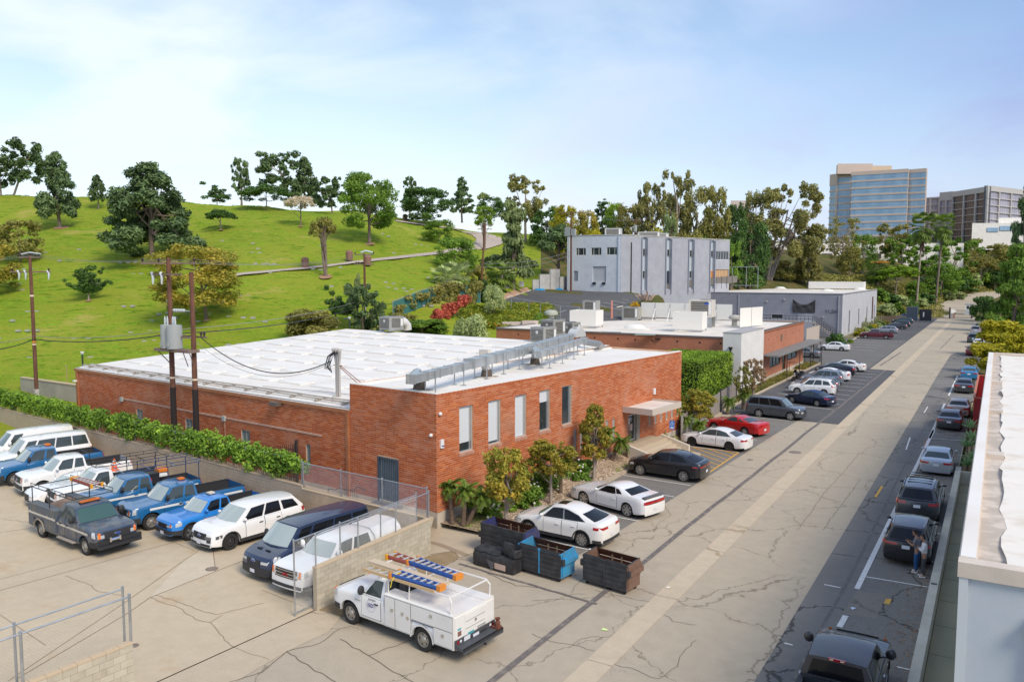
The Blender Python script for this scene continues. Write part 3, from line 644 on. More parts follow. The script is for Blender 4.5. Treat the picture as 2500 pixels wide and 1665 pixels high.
BX(-.10,.05,STEP+.02,D1+.05,EAVE-.13,EAVE+.03)('gutter',M_BROWN,B1)
BX(.05,.22,STEP+.02,D1+.05,EAVE+.0,EAVE+.10)('roof_edging',M_GV,B1)
BX(-.12,0,STEP+.06,STEP+.24,.3,EAVE-.13)('downspout',M_BROWN,B1)
BX(-.12,0,D1-.5,D1-.3,.3,EAVE-.13)('downspout',M_BROWN,B1)
mb=MB()
for k in RG(9):
 x=.8+k*3.05;
 if x<L1:mb.box(x,x+.05,STEP+.4,D1-.2,rz_(x)+.002,rz_(x)+.018)
for k in RG(2):mb.box(.9,L1-.1,2.0+2.2*k,2.05+2.2*k,TOP1-.118,TOP1-.105)
mb.bd('membrane_seam',mat('roof_seam',(.74,.68,.58),.7),ROOF)
mb=MB()
for k,(x,z)in EN(((.45,.14),(.6,.12),(.95,.12),(1.05,.12))):
 mb.tb([(x+.05*sin(i*1.7+k),STEP+.8+i*3.0,rz_(x)+z)for i in RG(11)],.035,5)
for i in RG(14):mb.box(.35,1.2,STEP+1+i*2.2,STEP+1.15+i*2.2,rz_(.5),rz_(.5)+.1)
mb.tb([(1.9,9.3,rz_(1.9)+.12),(1.2,9.0,rz_(1)+.15),(.6,8.2,rz_(.6)+.15)],.03,5)
mb.tb([(2.4,6.4,rz_(2.4)+.08),(2.3,10,rz_(2.3)+.08),(1.6,16,rz_(1.6)+.08)],.02,5)
mb.bd('roof_conduit',mat('weathered_conduit',(.42,.37,.31),.7),ROOF)
sk=MB().box(-.55,.55,-1.15,1.15,0,.08);rows=[]
for i in RG(5):
 u=-1+i*.5;rows.append([(u*.5,v*1.08,.085+.10*(1-u*u)*(1-(v)**4))for v in(-1,-.85,-.5,0,.5,.85,1)])
dome=MB().grid(rows,flip=True).mesh('dome',mat('skylight_acrylic',(.82,.79,.72),.5,spec=.4),60);curb=sk.mesh('skylight',mat('skylight_kerb',(.80,.76,.69),.6))
for x,off,n in((3.7,12.3,8),(6.7,9.7,9),(9.8,10.0,9),(12.8,11.0,8),(15.8,11.0,8),(19.2,11.9,8),(22.5,13.0,8),(25.0,9.0,9)):
 for k in RG(n):
  yv=off+3.2*k
  if yv>D1-1.3 or(x>24 and 9<yv<18):continue
  s=inst('skylight',curb,ROOF,(x,yv,rz_(x)-.01),(0,-math.atan(1.45/27),0));inst('dome',dome,s)
def fit(wp,name,a,z,w,h,d,m,par=B1):return wp.boxo(name,a-w/2,a+w/2,z-h/2,z+h/2,.0,d,m,par)
def fitp(name,px,py,w,h,d,m,wall='s'):
 a,z=(s1_ if wall=='s' else f1)(px,py);return fit(side if wall=='s' else front,name,a,z,w,h,d,m)
for px,py,wl_ in((1072,1010,'f'),(1055,1062,'s')):
 a,z=(s1_ if wl_=='s' else f1)(px,py);mb=MB();c=(side if wl_=='s' else front).pt(a,z,.08)
 mb.lh([(0,-.09),(.07,-.07),(.1,0),(.07,.07),(0,.09)],10,M=MT(c));mb.bd('security_camera',M_WP,B1,smooth=60)
fitp('siren_box',1077,1083,.22,.42,.10,M_WP,'f');fitp('siren_box_stripe',1078,1088,.16,.06,.108,mat('navy_plastic',(.02,.03,.25),.5),'f')
fitp('siren_box',1596,955,.26,.42,.10,M_WP,'f');fitp('mailbox',1537,1042,.25,.42,.14,mat('tan_metal',(.5,.42,.35),.6),'f')
a,z=s1_(680,984);mb=MB();side.box(mb,a-.35,a+.35,z-.12,z+.1,0,.42);mb.bd('wall_lamp',mat('bronze_lamp',(.13,.105,.085),.5),B1)
a,z=s1_(190,929);mb=MB();side.box(mb,a-.15,a+.1,z-.06,z+.06,0,.35);mb.bd('security_camera',M_WP,B1)
mb=MB()
for dz_ in(0,.06):
 p0=s1_(304,974);p1=s1_(787,1060);mb.tb([side.pt(p0[0],3.52+dz_,.05),side.pt(p1[0],3.52+dz_,.05)],.022,5)
p0=s1_(550,1018);mb.tb([side.pt(p0[0],3.5,.05),side.pt(p0[0],1.4,.05)],.015,5)
mb.bd('wall_conduit',mat('painted_conduit',(.60,.42,.32),.6),B1)
for px in(299,549):a,z=s1_(px,975+(px-299)*.17);fit(side,'junction_box',a,3.5,.3,.3,.14,mat('box_grey',(.42,.45,.42),.6))
mb=MB();a0,a1,z0,z1=dz
for q in((a0,a0+.09,z0,z1),(a1-.09,a1,z0,z1),(a0+.09,a1-.09,z1-.1,z1)):side.box(mb,*q,-.12,.04)
dr=mb.bd('security_door',mat('slate_blue_steel',(.055,.075,.10),.5),B1)
side.boxo('door_leaf',a0+.09,a1-.09,z0,z1-.1,-.14,-.10,mat('door_leaf_grey',(.30,.36,.36),.6),dr)
for i in RG(9):side.boxo('bar',a0+.16+i*.13,a0+.19+i*.13,z0+.05,z1-.12,-.06,-.03,dr.data.materials[0],dr)
mb=MB();side.box(mb,a0+1.1,a0+1.35,z0+.95,z0+1.15,-.03,.03);mb.bd('lock_box',M_BK,dr)
a0,a1,z0,z1=door
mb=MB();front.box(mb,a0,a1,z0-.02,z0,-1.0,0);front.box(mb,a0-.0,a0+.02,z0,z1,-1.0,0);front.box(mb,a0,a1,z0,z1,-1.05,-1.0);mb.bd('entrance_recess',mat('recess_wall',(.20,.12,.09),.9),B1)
ed=front.boxo('entrance_door',a0+.05,a1-.5,z0+.02,z1-.02,-.2,-.16,M_GL,B1)
mb=MB()
for q in((a0,a0+.06,z0,z1),(a1-.52,a1-.44,z0,z1),(a0+.06,a1-.52,z0+.0,z0+.12),(a0+.06,a1-.52,z1-.5,z1-.44)):front.box(mb,*q,-.22,-.12)
mb.bd('door_frame',M_ALU,ed);front.boxo('notice',a0+.12,a0+.5,z0+1.0,z0+1.55,-.155,-.15,mat('paper_notice',(.62,.68,.72),.6),ed)
front.boxo('transom_panel',a0+.08,a0+.65,z1-.43,z1-.05,-.155,-.15,mat('red_panel',(.45,.03,.02),.5),ed)
front.boxo('stone_pier',a1-.44,a1,z0,z1,-.25,.03,mat('stone_pier_grey',(.34,.31,.26),.9,c2=(.24,.22,.19),scale=5),B1)
CAN=BX(18.2,22.3,-2.15,-.0,3.32,3.5)('canopy',M_RC,B1)
MB().box(18.12,22.38,-2.23,-2.15,3.22,3.62).box(18.12,18.2,-2.15,-.02,3.22,3.62).box(22.3,22.38,-2.15,-.02,3.22,3.62).bd('fascia',mat('canopy_fascia',(.58,.50,.41),.8),CAN)
mast=EM('service_mast',O1+Vc((*(e1*1.9+e2*9.35),rz_(1.9))),R1,'three grey electrical mast pipes with weatherheads rising from the white brick building roof','mast')
for k in(-1,0,1):
 p_=TB([(0,k*.13,0),(0,k*.13,1.9),(0,k*.2,2.25),(0,k*.24,2.6)],.065,8)('pipe',mat('mast_grey',(.47,.44,.40),.6),mast,smooth=50)
 LT([(0,.16),(.1,.1),(.13,0),(.07,-.12),(0,-.12)],8,M=MT((-.08,k*.24,2.65)))('weatherhead',mat('mast_grey',(.5,.5,.5)),p_,smooth=60)
mb=MB()
mb.tb([(0,-.1,1.75),(1.0,-1.7,.05)],.025,5);mb.tb([(0,-.2,1.8),(1.3,-1.8,.05)],.025,5);mb.tb([(0,-.35,1.78),(0,.35,1.78)],.03,5);mb.bd('brace',mat('rusty_brace',(.28,.11,.06),.7),mast)
mb=MB();rr=RR(2)
for k in RG(7):
 y_=(k-3)*.08;mb.tb([(-.1,y_,2.55),(-.28,y_+.25+.1*rr.random(),2.3),(-.34,y_+.5,1.8-.1*k*rr.random()),(-.2,y_+.5,1.35+.05*k),(-.1,.75,1.72)],.018,4)
mb.bd('cable_loops',M_BK,mast)
def hvac(name,base,rz,dims,label,duct=None,coil='x',group=None,m=None,feet=.12):
 w,d,h=dims;ro=EM(name,base,rz,label,'air conditioner',group)
 MB().box(-w/2,w/2,-d/2,d/2,feet,h).box(-w/2-.02,w/2+.02,-d/2-.02,d/2+.02,h,h+.05).bd('cabinet',m or M_AG,ro)
 c_=MB().box(-w/2-.012,-w/2+.02,-d/2+.08,d/2-.08,feet+.15,h-.12).box(-w/2+.3,w/2-.45,-d/2-.012,-d/2+.02,feet+.2,h-.15).bd('coil',M_AD,ro)
 mb=MB()
 for i in RG(9):
  z=feet+.2+(h-feet-.35)*i/8;mb.box(-w/2-.02,-w/2-.012,-d/2+.08,d/2-.08,z,z+.03);mb.box(-w/2+.3,w/2-.45,-d/2-.02,-d/2-.012,z,z+.03)
 mb.bd('louvre',m or M_AG,c_)
 MB().box(w/2-.38,w/2-.1,-d/2-.016,-d/2,feet+.35,h-.2).box(-w/2-.016,-w/2,-.1,.12,h-.5,h-.25).bd('label_plate',M_WP,ro)
 LT([(0,h+.1),(min(w,d)*.3,h+.1),(min(w,d)*.32,h+.05)],14,M=MT((w*.15,0,0)))('fan_guard',M_AD,ro)
 MB().box(-w/2,w/2,-d/2,-d/2+.1,0,feet).box(-w/2,w/2,d/2-.1,d/2,0,feet).bd('skid',M_GV,ro)
 if duct:
  mb=MB();n=8;pts=[(w/2+duct*.55*sin(t),0,h*.62-duct*.55+duct*.55*cos(t))for t in[pi/2*i/(n-1)for i in RG(n)]]
  rows=[[(p[0],s_*d*.35,p[2]+.0)for s_ in(-1,1)]for p in pts]
  mb.tb([(w/2,0,h*.6)]+[(w/2+duct*.5,0,h*.55),(w/2+duct*.75,0,h*.3),(w/2+duct*.78,0,-.05)],duct*.32,8);mb.bd('supply_duct',mat('white_duct',(.72,.70,.66),.5),ro,smooth=50)
 return ro
def onroof(px,py,z):return P(px,py,z)
RW=TOP1-.1
hvac('rooftop_air_conditioner',onroof(1327,838,6.55),R1+.0,(1.9,1.35,1.35),'grey rooftop air conditioner nearest the twin ducts on the brick building roof',group='grey rooftop units by the duct run')
hvac('rooftop_air_conditioner',onroof(1350,822,6.75),R1+.0,(1.9,1.4,1.5),'taller grey rooftop air conditioner standing second behind the twin ducts',group='grey rooftop units by the duct run')
hvac('rooftop_air_conditioner',onroof(1394,817,6.75),R1+.0,(1.4,1.2,1.1),'smaller grey rooftop unit right of the pair beside the curved white hood',group='grey rooftop units by the duct run')
hvac('rooftop_air_conditioner',onroof(956,807,6.85),R1,(1.9,1.4,1.35),'lone grey unit with white side duct at the far edge of the brick roof',duct=1.5)
su=BX(-.42,.42,-.18,.18,0,.62)('condenser',mat('beige_condenser',(.62,.56,.48),.5),loc=onroof(1184,874,6.2),rz=R1+pi/2);tag(su,'small beige outdoor condenser standing on the white brick building roof','condenser')
LT([(0,-.20),(.24,-.20),(.26,-.185)],16,ax='y')('fan_grille',M_AD,su).location=(-.1,0,.31)
def local_path(pts,z):return[loc1(P(x,y,z))for x,y in pts]
def duct(label,pts,w,h,z,legs,foot=None,extra=None):
 ro=EM('roof_duct',O1,R1,label,'duct');pts=local_path(pts,z);mb=MB()
 for a,b in zip(pts,pts[1:]):
  d=(b-a);L=d.length;n=max(1,int(L/1.25));ang=atan2(d.y,d.x);M=MT(a)@MR(ang,4,'Z')
  for k in RG(n):mb.box(L*k/n,L*(k+1)/n-.0,-w/2,w/2,-h/2,h/2,0,M)
  f_=MB()
  for k in RG(n+1):f_.box(L*k/n-.03,L*k/n+.03,-w/2-.03,w/2+.03,-h/2-.03,h/2+.03,0,M)
  f_.bd('flange',mat('duct_flange',(.40,.41,.40),.5,.5),ro)
  m_=max(1,int(L/2.4))
  if legs:
   for k in RG(m_):
    g_=MB()
    for s_ in(-1,1):
     g_.box(L*(k+.6)/m_-.025,L*(k+.6)/m_+.025,s_*(w/2+.05)-.025,s_*(w/2+.05)+.025,RW-z-.02,h/2,0,M);g_.box(L*(k+.6)/m_-.12,L*(k+.6)/m_+.12,s_*(w/2+.05)-.12,s_*(w/2+.05)+.12,RW-z-.02,RW-z+.02,0,M)
    g_.bd('stand',M_GV,ro)
 mb.bd('run',M_DUCT,ro)
 if foot:
  a=pts[foot[2]];b=loc1(P(foot[0],foot[1],RW));c_=a.lerp(b,.75);c_.z=a.z
  b1=MB();b1 .tb([a,c_,(b.x,b.y,b.z+.42)],[.24,.26,.24],8);b1 .bd('boot',mat('foil_wrap',(.72,.72,.70),.3,.8,c2=(.5,.5,.5),scale=9),ro)
  b2=MB();b2 .tb([(b.x,b.y,b.z+.42),(b.x,b.y,b.z)],[.27,.34],8);b2 .bd('boot_collar',mat('tar_collar',(.10,.075,.055),.8),ro)
  b3=MB();b3 .box(b.x-.5,b.x+.5,b.y-.5,b.y+.5,b.z-.01,b.z+.012);b3 .bd('patch',mat('roof_patch',(.30,.24,.18),.8,c2=(.7,.63,.53),scale=3,lo=.4,hi=.6),ro)
 return ro
duct('slim galvanised duct on stands at the near end of the brick building roof',[(1003,926),(1146,890)],.45,.4,7.45,True,(1024,951,0))
duct('long wide galvanised duct on stands running up to the grey rooftop units',[(1146,888),(1268,858),(1390,824)],.65,.5,7.5,True,(1188,919,0))
duct('thinner galvanised duct nearest the parapet ending in a boot on the roof',[(1312,866),(1428,830)],.42,.35,7.5,True,(1306,889,0))
hood=EM('exhaust_hood',P(1408,822,6.9),R1,'curved white riveted hood with round duct at the end of the duct runs','duct')
mb=MB();n=10
rows=[[(-1.0*cos(t)*.8,y_,1.0*sin(t)*.75)for t in[pi*i/n for i in RG(n+1)]]for y_ in(-.45,.45)]
mb.grid(rows);mb.poly(rows[0]);mb.poly(rows[1]);mb.box(-.3,.3,-.2,.2,.7,.85);mb.bd('hood',mat('hood_white',(.66,.66,.63),.45,.3),hood,smooth=40)
o=MB();q=[P(1425,834,7.1)-hood.location,P(1462,840,7.05)-hood.location,P(1472,850,6.5)-hood.location];Rm=MR(-R1,3,'Z')
o.tb([Rm@v for v in q],.26,10);o.bd('round_duct',mat('round_duct_grey',(.40,.40,.39),.45,.5),hood,smooth=50)
# second brick building
B2=EM('brick_building',(-22.55,82.6,0),0,'further brick building with a tall white end pier, white roof and flat street canopy','building')
w2s=WallPlane((-1.75,1.15),(-1,0),(0,-1));w2e=WallPlane((-.12,9.3),(0,1),(1,0))
ox,oy=-22.55,82.6
w2s.panel('wall',0,28.7,-.2,5.62,[],M_BRICK2,B2)
eh=[]
def e2w(px,py):return onwall(px,py,(ox-.12,oy+9.3),(0,1))
def rect(fn,ax,ay,bx,by):p=fn(ax,ay);q=fn(bx,by);return(min(p[0],q[0]),max(p[0],q[0]),min(p[1],q[1]),max(p[1],q[1]))
r_a=rect(e2w,1880,864,1904,880);r_b=rect(e2w,1923,856,1945,870);r_d=rect(e2w,1911,858,1916,902)
r_a=(r_a[0],r_a[1],1.35,2.75);r_b=(r_b[0],r_b[1],1.35,2.75);r_d=(r_d[0],r_d[1]+.3,.35,2.75)
w2e.panel('wall',0,22.8,-.2,5.95,[r_a,r_b,r_d],M_BRICK2,B2)
w2e.window(B2,*r_a,mulls=(.33,.66),frame=M_BK,glass=M_GG,depth=.1,fw=.08);w2e.window(B2,*r_b,mulls=(.5,),frame=M_BK,glass=M_GG,depth=.1,fw=.08)
w2e.boxo('door',r_d[0],r_d[1],r_d[2],r_d[3],-.2,-.1,M_GL,B2)
RF2=MB().box(-30.45,-.12,9.3,32.1,5.6,5.66).box(-30.45,-1.75,1.15,9.3,5.60,5.655).bd('roof',M_RC,B2)
MB().box(-30.5,-1.75,1.05,1.25,5.6,5.75).box(-.3,-.02,9.3,32.1,5.9,6.0).box(-30.5,-30.3,1.25,32.1,5.6,5.78).box(-30.3,-.3,31.9,32.1,5.6,5.8).bd('roof_edging',mat('dark_grey_coping',(.17,.155,.15),.7),B2)
MB().add([(-30.45,1.2,-.3),(-30.45,32.1,-.3),(-30.45,32.1,5.6),(-30.45,1.2,5.6)],[(0,1,2,3)]).add([(-30.45,32.1,-.3),(-.12,32.1,-.3),(-.12,32.1,5.9),(-30.45,32.1,5.6)],[(0,1,2,3)]).bd('rear_wall',M_BRICK2,B2)
BX(-1.8,.1,0,9.28,-.2,6.25)('pier',M_WPAINT,B2)
BX(-1.85,.14,-.04,9.32,6.25,6.33)('pier_coping',mat('pier_coping_grey',(.42,.40,.38),.7),B2)
MB().tb([(-.95,-.12,4.6),(-.95,-.12,.2)],.09,8).lh([(.1,0),(.2,.25),(.22,.35)],8,M=MT((-.95,-.14,4.5))).bd('downspout',M_BK,B2)
MB().add([(.14,4.8,3.0),(.14,5.6,3.0),(.14,5.6,3.25),(.14,4.8,3.25)],[(0,1,2,3)]).bd('number_plate',mat('plate_dark',(.12,.12,.12),.6),B2)
for i in RG(9):
 x=[.6,2.9,5.4,8.3,10.3,12.4,15.3,17.3,25.5][i];w2s.boxo('scupper',x-.09,x+.09,4.95,5.13,-.05,.012,mat('scupper_dark',(.03,.015,.01),.9),B2)
w2s.boxo('wall_lamp',7.3,7.9,5.2,5.33,0,.25,M_BK,B2)
for i in RG(5):w2e.boxo('scupper',3+i*4.2,3.16+i*4.2,4.7,4.86,-.02,.012,MATS['scupper_dark'],B2)
w2e.boxo('wall_lamp',9.2,9.8,4.2,5.0,0,.12,mat('lamp_plate',(.25,.17,.12),.7),B2)
CN2=BX(-.1,1.75,9.6,35.2,3.05,3.22)('canopy',mat('canopy_grey',(.20,.20,.18),.7,c2=(.25,.245,.22),scale=1),B2)
for y_ in(14.5,21.5,28.5,34.8):TB([(1.6,y_,.0),(1.6,y_,3.05)],.045,6)('post',M_BK,CN2)
w2e.boxo('footing',0,22.8,-.2,.45,.0,.04,M_CC,B2)
def hv2(px,py,dims,label,rz=0.05,m=None,z=5.66):return hvac('rooftop_air_conditioner',P(px,py,z),rz,dims,label,m=m,feet=.2)
hv2(1543,782,(2.4,2.0,1.9),'grey rooftop unit beside the pampas grass on the further brick building');hv2(1582,779,(2.0,1.8,1.3),'low grey rooftop unit second from the left on the further brick building')
hv2(1745,782,(2.3,1.8,1.7),'grey rooftop unit standing before the long white screen on the further brick building')
M_SCR=mat('white_screen_panel',(.80,.77,.70),.7)
def screenbox(px,py,w,d,h,label,unit=None,z=5.66,rz=.12,um=None,lg=False):
 ro=EM('equipment_screen',P(px,py,z),rz,label,'screen');
 for nm,q in(('screen_panel',(-w/2,w/2,-d/2,-d/2+.06)),('screen_panel',(-w/2,w/2,d/2-.06,d/2)),('screen_panel',(-w/2,-w/2+.06,-d/2+.06,d/2-.06)),('screen_panel',(w/2-.06,w/2,-d/2+.06,d/2-.06))):
  BX(*q,.35,h)(nm,M_SCR,ro)
 mb=MB()
 for sx in(-1,1):
  for sy in(-1,1):mb.box(sx*(w/2-.1)-.04,sx*(w/2-.1)+.04,sy*(d/2-.1)-.04,sy*(d/2-.1)+.04,0,.4)
 mb.bd('leg',M_GV,ro)
 return ro
screenbox(1432,800,3.4,3.0,2.2,'white square equipment screen with a grey unit rising above it on the further brick roof')
screenbox(1684,809,3.4,3.0,2.3,'white square equipment screen under a cream unit on the further brick roof')
hvac('rooftop_air_conditioner',P(1434,792,5.66)+Vc((0,1.2,0)),.1,(1.9,1.6,3.1),'grey rooftop unit rising out of the left white equipment screen',feet=1.2)
u=hvac('rooftop_air_conditioner',P(1700,800,5.66)+Vc((.2,1.5,0)),.1,(2.9,2.2,3.4),'large cream rooftop unit rising out of the right white equipment screen',m=mat('cream_unit',(.66,.61,.52),.5),feet=1.3)
o=LT([(0,0),(.3,0)],16,ax='y')('logo_oval',mat('logo_blue',(.03,.08,.35),.5),u);o.scale=(1,1,.5);o.location=(.8,-1.13,3.0)
sc=EM('roof_screen',P(1565,782,5.66),0,'long white screen wall with braces across the further brick building roof','screen')
a=P(1565,783,5.66);b_=P(1790,792,5.66);d_=(b_-a);
for k in RG(6):
 p=a+d_*(k/6)-a;q=a+d_*((k+.97)/6)-a;MB().add([(p.x,p.y,.5),(q.x,q.y,.5),(q.x,q.y,2.6),(p.x,p.y,2.6),(p.x,p.y+.06,.5),(q.x,q.y+.06,.5),(q.x,q.y+.06,2.6),(p.x,p.y+.06,2.6)],[(0,1,2,3),(7,6,5,4),(3,2,6,7),(0,3,7,4),(1,5,6,2)]).bd('screen_panel',M_SCR,sc)
 MB().tb([(p.x,p.y-.03,0),(p.x,p.y-.03,2.5)],.05,4).tb([(p.x,p.y-.03,1.8),(p.x,p.y-1.3,0)],.04,4).bd('brace',M_GV,sc)
sc2=EM('roof_screen',P(1806,802,5.66),0,'short white screen wall near the white pier on the further brick roof','screen')
p=Vc((0,0,0));q=P(1862,796,5.66)-P(1806,802,5.66)
for k in RG(2):
 a_=q*(k/2);b2_=q*((k+.97)/2);MB().add([(a_.x,a_.y,.15),(b2_.x,b2_.y,.15),(b2_.x,b2_.y,2.5),(a_.x,a_.y,2.5),(a_.x-.05,a_.y+.05,.15),(b2_.x-.05,b2_.y+.05,.15),(b2_.x-.05,b2_.y+.05,2.5),(a_.x-.05,a_.y+.05,2.5)],[(0,1,2,3),(7,6,5,4),(3,2,6,7)]).bd('screen_panel',M_SCR,sc2)
def vent(px,py,label,s=1.0,z=5.66,m=None):
 ro=EM('roof_ventilator',P(px,py,z),0,label,'ventilator',scale=(s,s,s));mm=m or mat('vent_sage',(.40,.42,.33),.6)
 LT([(.45,0),(.45,1.2)],12)('shaft',mm,ro,smooth=50);MB().lh([(.95,1.15),(.95,1.45),(.7,1.75),(0,1.85)],16).lh([(.95,1.15),(.4,1.2)],16).bd('cowl',mm,ro,smooth=35);return ro
vent(1345,789,'sage green mushroom ventilator at the left end of the further brick roof');vent(1793,796,'grey double ventilator in front of the white screen near the pier',.8,m=mat('vent_grey',(.42,.41,.37),.6))
def domes(px,py,label,s=1.0,z=5.66,grp=None):
 ro=EM('dome_skylight',P(px,py,z),.1,label,'skylight',grp,scale=(s,s,s));BX(-1.5,1.5,-1,1,0,.2)('kerb',M_SCR,ro)
 rows=[[(1.35*cos(a)*r_,.88*sin(a)*r_,.2+.5*sqrt(max(0,1-r_*r_)))for a in[2*pi*i/14 for i in RG(15)]]for r_ in(1,.9,.7,.45,.2,0)]
 MB().grid(rows).bd('dome',mat('skylight_acrylic',(.8,.8,.8)),ro,smooth=60);return ro
domes(1550,805,'large white dome skylight left of centre on the further brick roof');domes(1690,797,'white dome skylight behind the cream unit on the further brick roof',.9)
mb=MB().box(-1.1,1.1,-.5,.5,0,.08);tag(mb.bd('roof_hatch',mat('hatch_green',(.30,.36,.30),.6),loc=P(1492,812,5.66),rz=.3),'flat grey green hatch lying near the edge of the further brick roof','hatch')
mb=MB().box(-1.1,1.1,-.5,.5,0,.08);tag(mb.bd('roof_hatch',MATS['hatch_green'],loc=P(1575,818,5.66),rz=.3),'flat grey green hatch in front of the right white equipment screen','hatch')
# low grey building with the street number
B3=EM('grey_building',(-25.9,166.7,0),0,'low grey painted block building with black drapes and a paler street face','building')
g_s=WallPlane((0,0),(-1,0),(0,-1));g_e=WallPlane((0,0),(0,1),(1,0))
def s3(px,py):return onwall(px,py,(-25.9,166.7),(-1,0))
def e3(px,py):return onwall(px,py,(-25.9,166.7),(0,1))
H3=8.4
ld=rect(s3,1627,742,1677,759);ld=(ld[0],ld[1],ld[2]-1.2,ld[3])
bw_=rect(s3,1883,766,1912,779);dd=rect(s3,1948,765,1983,786)
g_s.panel('wall',0,38.2,-.3,H3,[ld,bw_],M_CMUB,B3)
slit3=[rect(e3,2073,758,2078,809),rect(e3,2096,754,2099,791),rect(e3,2116,749.5,2119,787),rect(e3,2134,745,2137,778)]
slit3=[(.0+a,min(b,a+1.4),max(.4,c),d)for a,b,c,d in slit3]
g_e.panel('wall',0,51,-.3,H3,slit3,M_CMUL,B3)
for q in slit3:g_e.window(B3,*q,depth=.2,fw=.06,frame=M_BK,name='slit_window')
g_s.boxo('loading_door',ld[0],ld[1],ld[2],ld[3],-.24,-.2,mat('loading_door_dark',(.09,.09,.09),.7),B3)
g_s.window(B3,*bw_,depth=.08,fw=.1,frame=mat('window_frame_grey',(.5,.5,.52),.6),glass=mat('black_film',(.012,.012,.014),.5))
g_s.boxo('double_door',dd[0],dd[1],dd[2]-.6,dd[3],.0,.03,mat('door_grey_paint',(.36,.365,.39),.7),B3)
BX(-38.2,0,0,51,H3-.12,H3-.02)('roof',M_RC,B3)
MB().box(-38.25,.06,-.06,.2,H3-.02,H3+.16).box(-.2,.06,.2,51,H3-.02,H3+.16).bd('roof_edging',mat('coping_grey',(.38,.38,.40),.7),B3)
MB().add([(-38.2,0,-.3),(-38.2,51,-.3),(-38.2,51,H3),(-38.2,0,H3)],[(0,1,2,3)]).add([(-38.2,51,-.3),(0,51,-.3),(0,51,H3),(-38.2,51,H3)],[(0,1,2,3)]).bd('rear_wall',mat('rear_grey',(.35,.35,.36),.9),B3)
def drapery(rc,off,m,sag,name,parent,plane,n=22):
 a0,a1,z0,z1=rc;rows=[]
 for i in RG(9):
  v=i/8;r=[]
  for j in RG(n+1):
   u=j/n;top=z1-sag*4*u*(1-u)*(1-v)*1.0;z=top+(z0-top)*v
   r.append(plane.pt(a0+(a1-a0)*u,z,off+.06*sin(u*17+v*5)*(1-v*.5)+.05*sin(u*7-v*9)))
  rows.append(r)
 mb=MB().grid(rows);return mb.bd(name,m,parent,smooth=60)
bd=rect(s3,1936,730,1990,764)
drapery(bd,.18,mat('black_tarp',(.045,.043,.045),.75),1.1,'black_drape',B3,g_s)
gd=rect(s3,1625,734,1680,750)
drapery(gd,.2,mat('grey_tarp',(.15,.15,.145),.85),-.2,'grey_drape',B3,g_s)
a_,z_=s3(2031,760.5)
text_obj('street_number','11,260',.95,mat('number_dark',(.10,.10,.11),.6),B3,MT((-a_,-.05,z_))@MR(pi/2,4,'X'),.03)
MB().box(-.75,-.55,-.18,0,.2,H3-.3).box(-20.2,-20.05,-.15,0,1,H3-.2).bd('downspout',mat('downspout_grey',(.36,.37,.40),.6),B3)
BX(0,.25,42.5,42.8,1.5,H3-1.5)('downspout',mat('downspout_maroon',(.13,.06,.05),.6),B3)
for px,py in((1872,736),(2010,774),(1915,731)):a,z=s3(px,py);g_s.boxo('wall_lamp',a-.15,a+.15,z-.15,z+.15,0,.2,mat('lamp_tan',(.5,.45,.4),.6),B3)
def hv3(px,py,dims,lab,m=None):return hvac('rooftop_air_conditioner',P(px,py,H3),.05,dims,lab,m=m,feet=.2)
hv3(1830,701,(5.0,2.5,1.5),'wide grey rooftop unit with ducts at the left of the grey building roof',mat('pale_hvac',(.50,.51,.49),.5))
hv3(1868,696,(3.0,2.5,2.2),'square grey rooftop unit in the middle of the grey building roof',MATS['pale_hvac'])
hv3(1915,697,(6.0,2.5,1.2),'low pale rooftop unit right of centre on the grey building roof',MATS['pale_hvac'])
hv3(2010,697,(9,3,1.6),'long pale rooftop unit behind the white screens of the grey building roof',MATS['pale_hvac'])
screenbox(2043,708,12.5,4,2.0,'long white equipment screen at the street end of the grey building roof',z=H3,rz=.0)
for i,(px,py)in EN(((1700,702),(1737,700),(1765,703),(1950,702),(1905,706),(2100,709),(2020,713),(2080,704))):domes(px,py,['white dome skylight at the far left end of the grey building roof','white dome skylight second from the left on the grey building roof','white dome skylight beside the dark tarp on the grey building roof','white dome skylight behind the long screen on the grey building roof','white dome skylight left of the black drape on the grey building roof','white dome skylight at the right end of the grey building roof','white dome skylight in front of the long white screen on the grey roof','white dome skylight just behind the long white screen on the grey roof'][i],.95,H3,'dome skylights on the grey building')
pz=3.05
PLT=EM('loading_platform',(-27.5,163.2,0),0,'grey raised walkway with black railing along the grey building, stairs at its street end','platform')
BX(-20,-3.2,0,3.4,-.2,pz)('deck',mat('platform_grey',(.36,.37,.39),.8),PLT)
mb=MB()
for i in RG(24):mb.tb([(-20+i*.73,-.0,pz),(-20+i*.73,0,pz+1.1)],.035,4)
for z in(.55,1.1):mb.tb([(-20,0,pz+z),(-3.2,0,pz+z)],.04,4)
mb.bd('railing',M_BK,PLT)
for i in RG(11):BX(-3.2+i*.42,-2.75+i*.42,0,2.2,pz-.28*(i+1)-.06,pz-.28*(i+1))('tread',mat('tread_tan',(.50,.44,.36),.8),PLT)
mb=MB()
for y_ in(0,2.2):
 mb.tb([(-3.2,y_,pz+1.1),(1.4,y_,1.1)],.04,4);mb.tb([(-3.2,y_,pz+.1),(1.4,y_,.1)],.05,4)
 for i in RG(12):x=-3.2+i*.42;mb.tb([(x,y_,pz-.28*i),(x,y_,pz-.28*i+1.1)],.03,4)
mb.bd('stair_railing',M_BK,PLT)
sg=WallPlane((0,0),(1,0),(0,-1))
ro=EM('wooden_gate',P(1968,843),0,'pale wooden sliding gate beside the platform of the grey building','gate');q=P(2000,832)-P(1968,843)
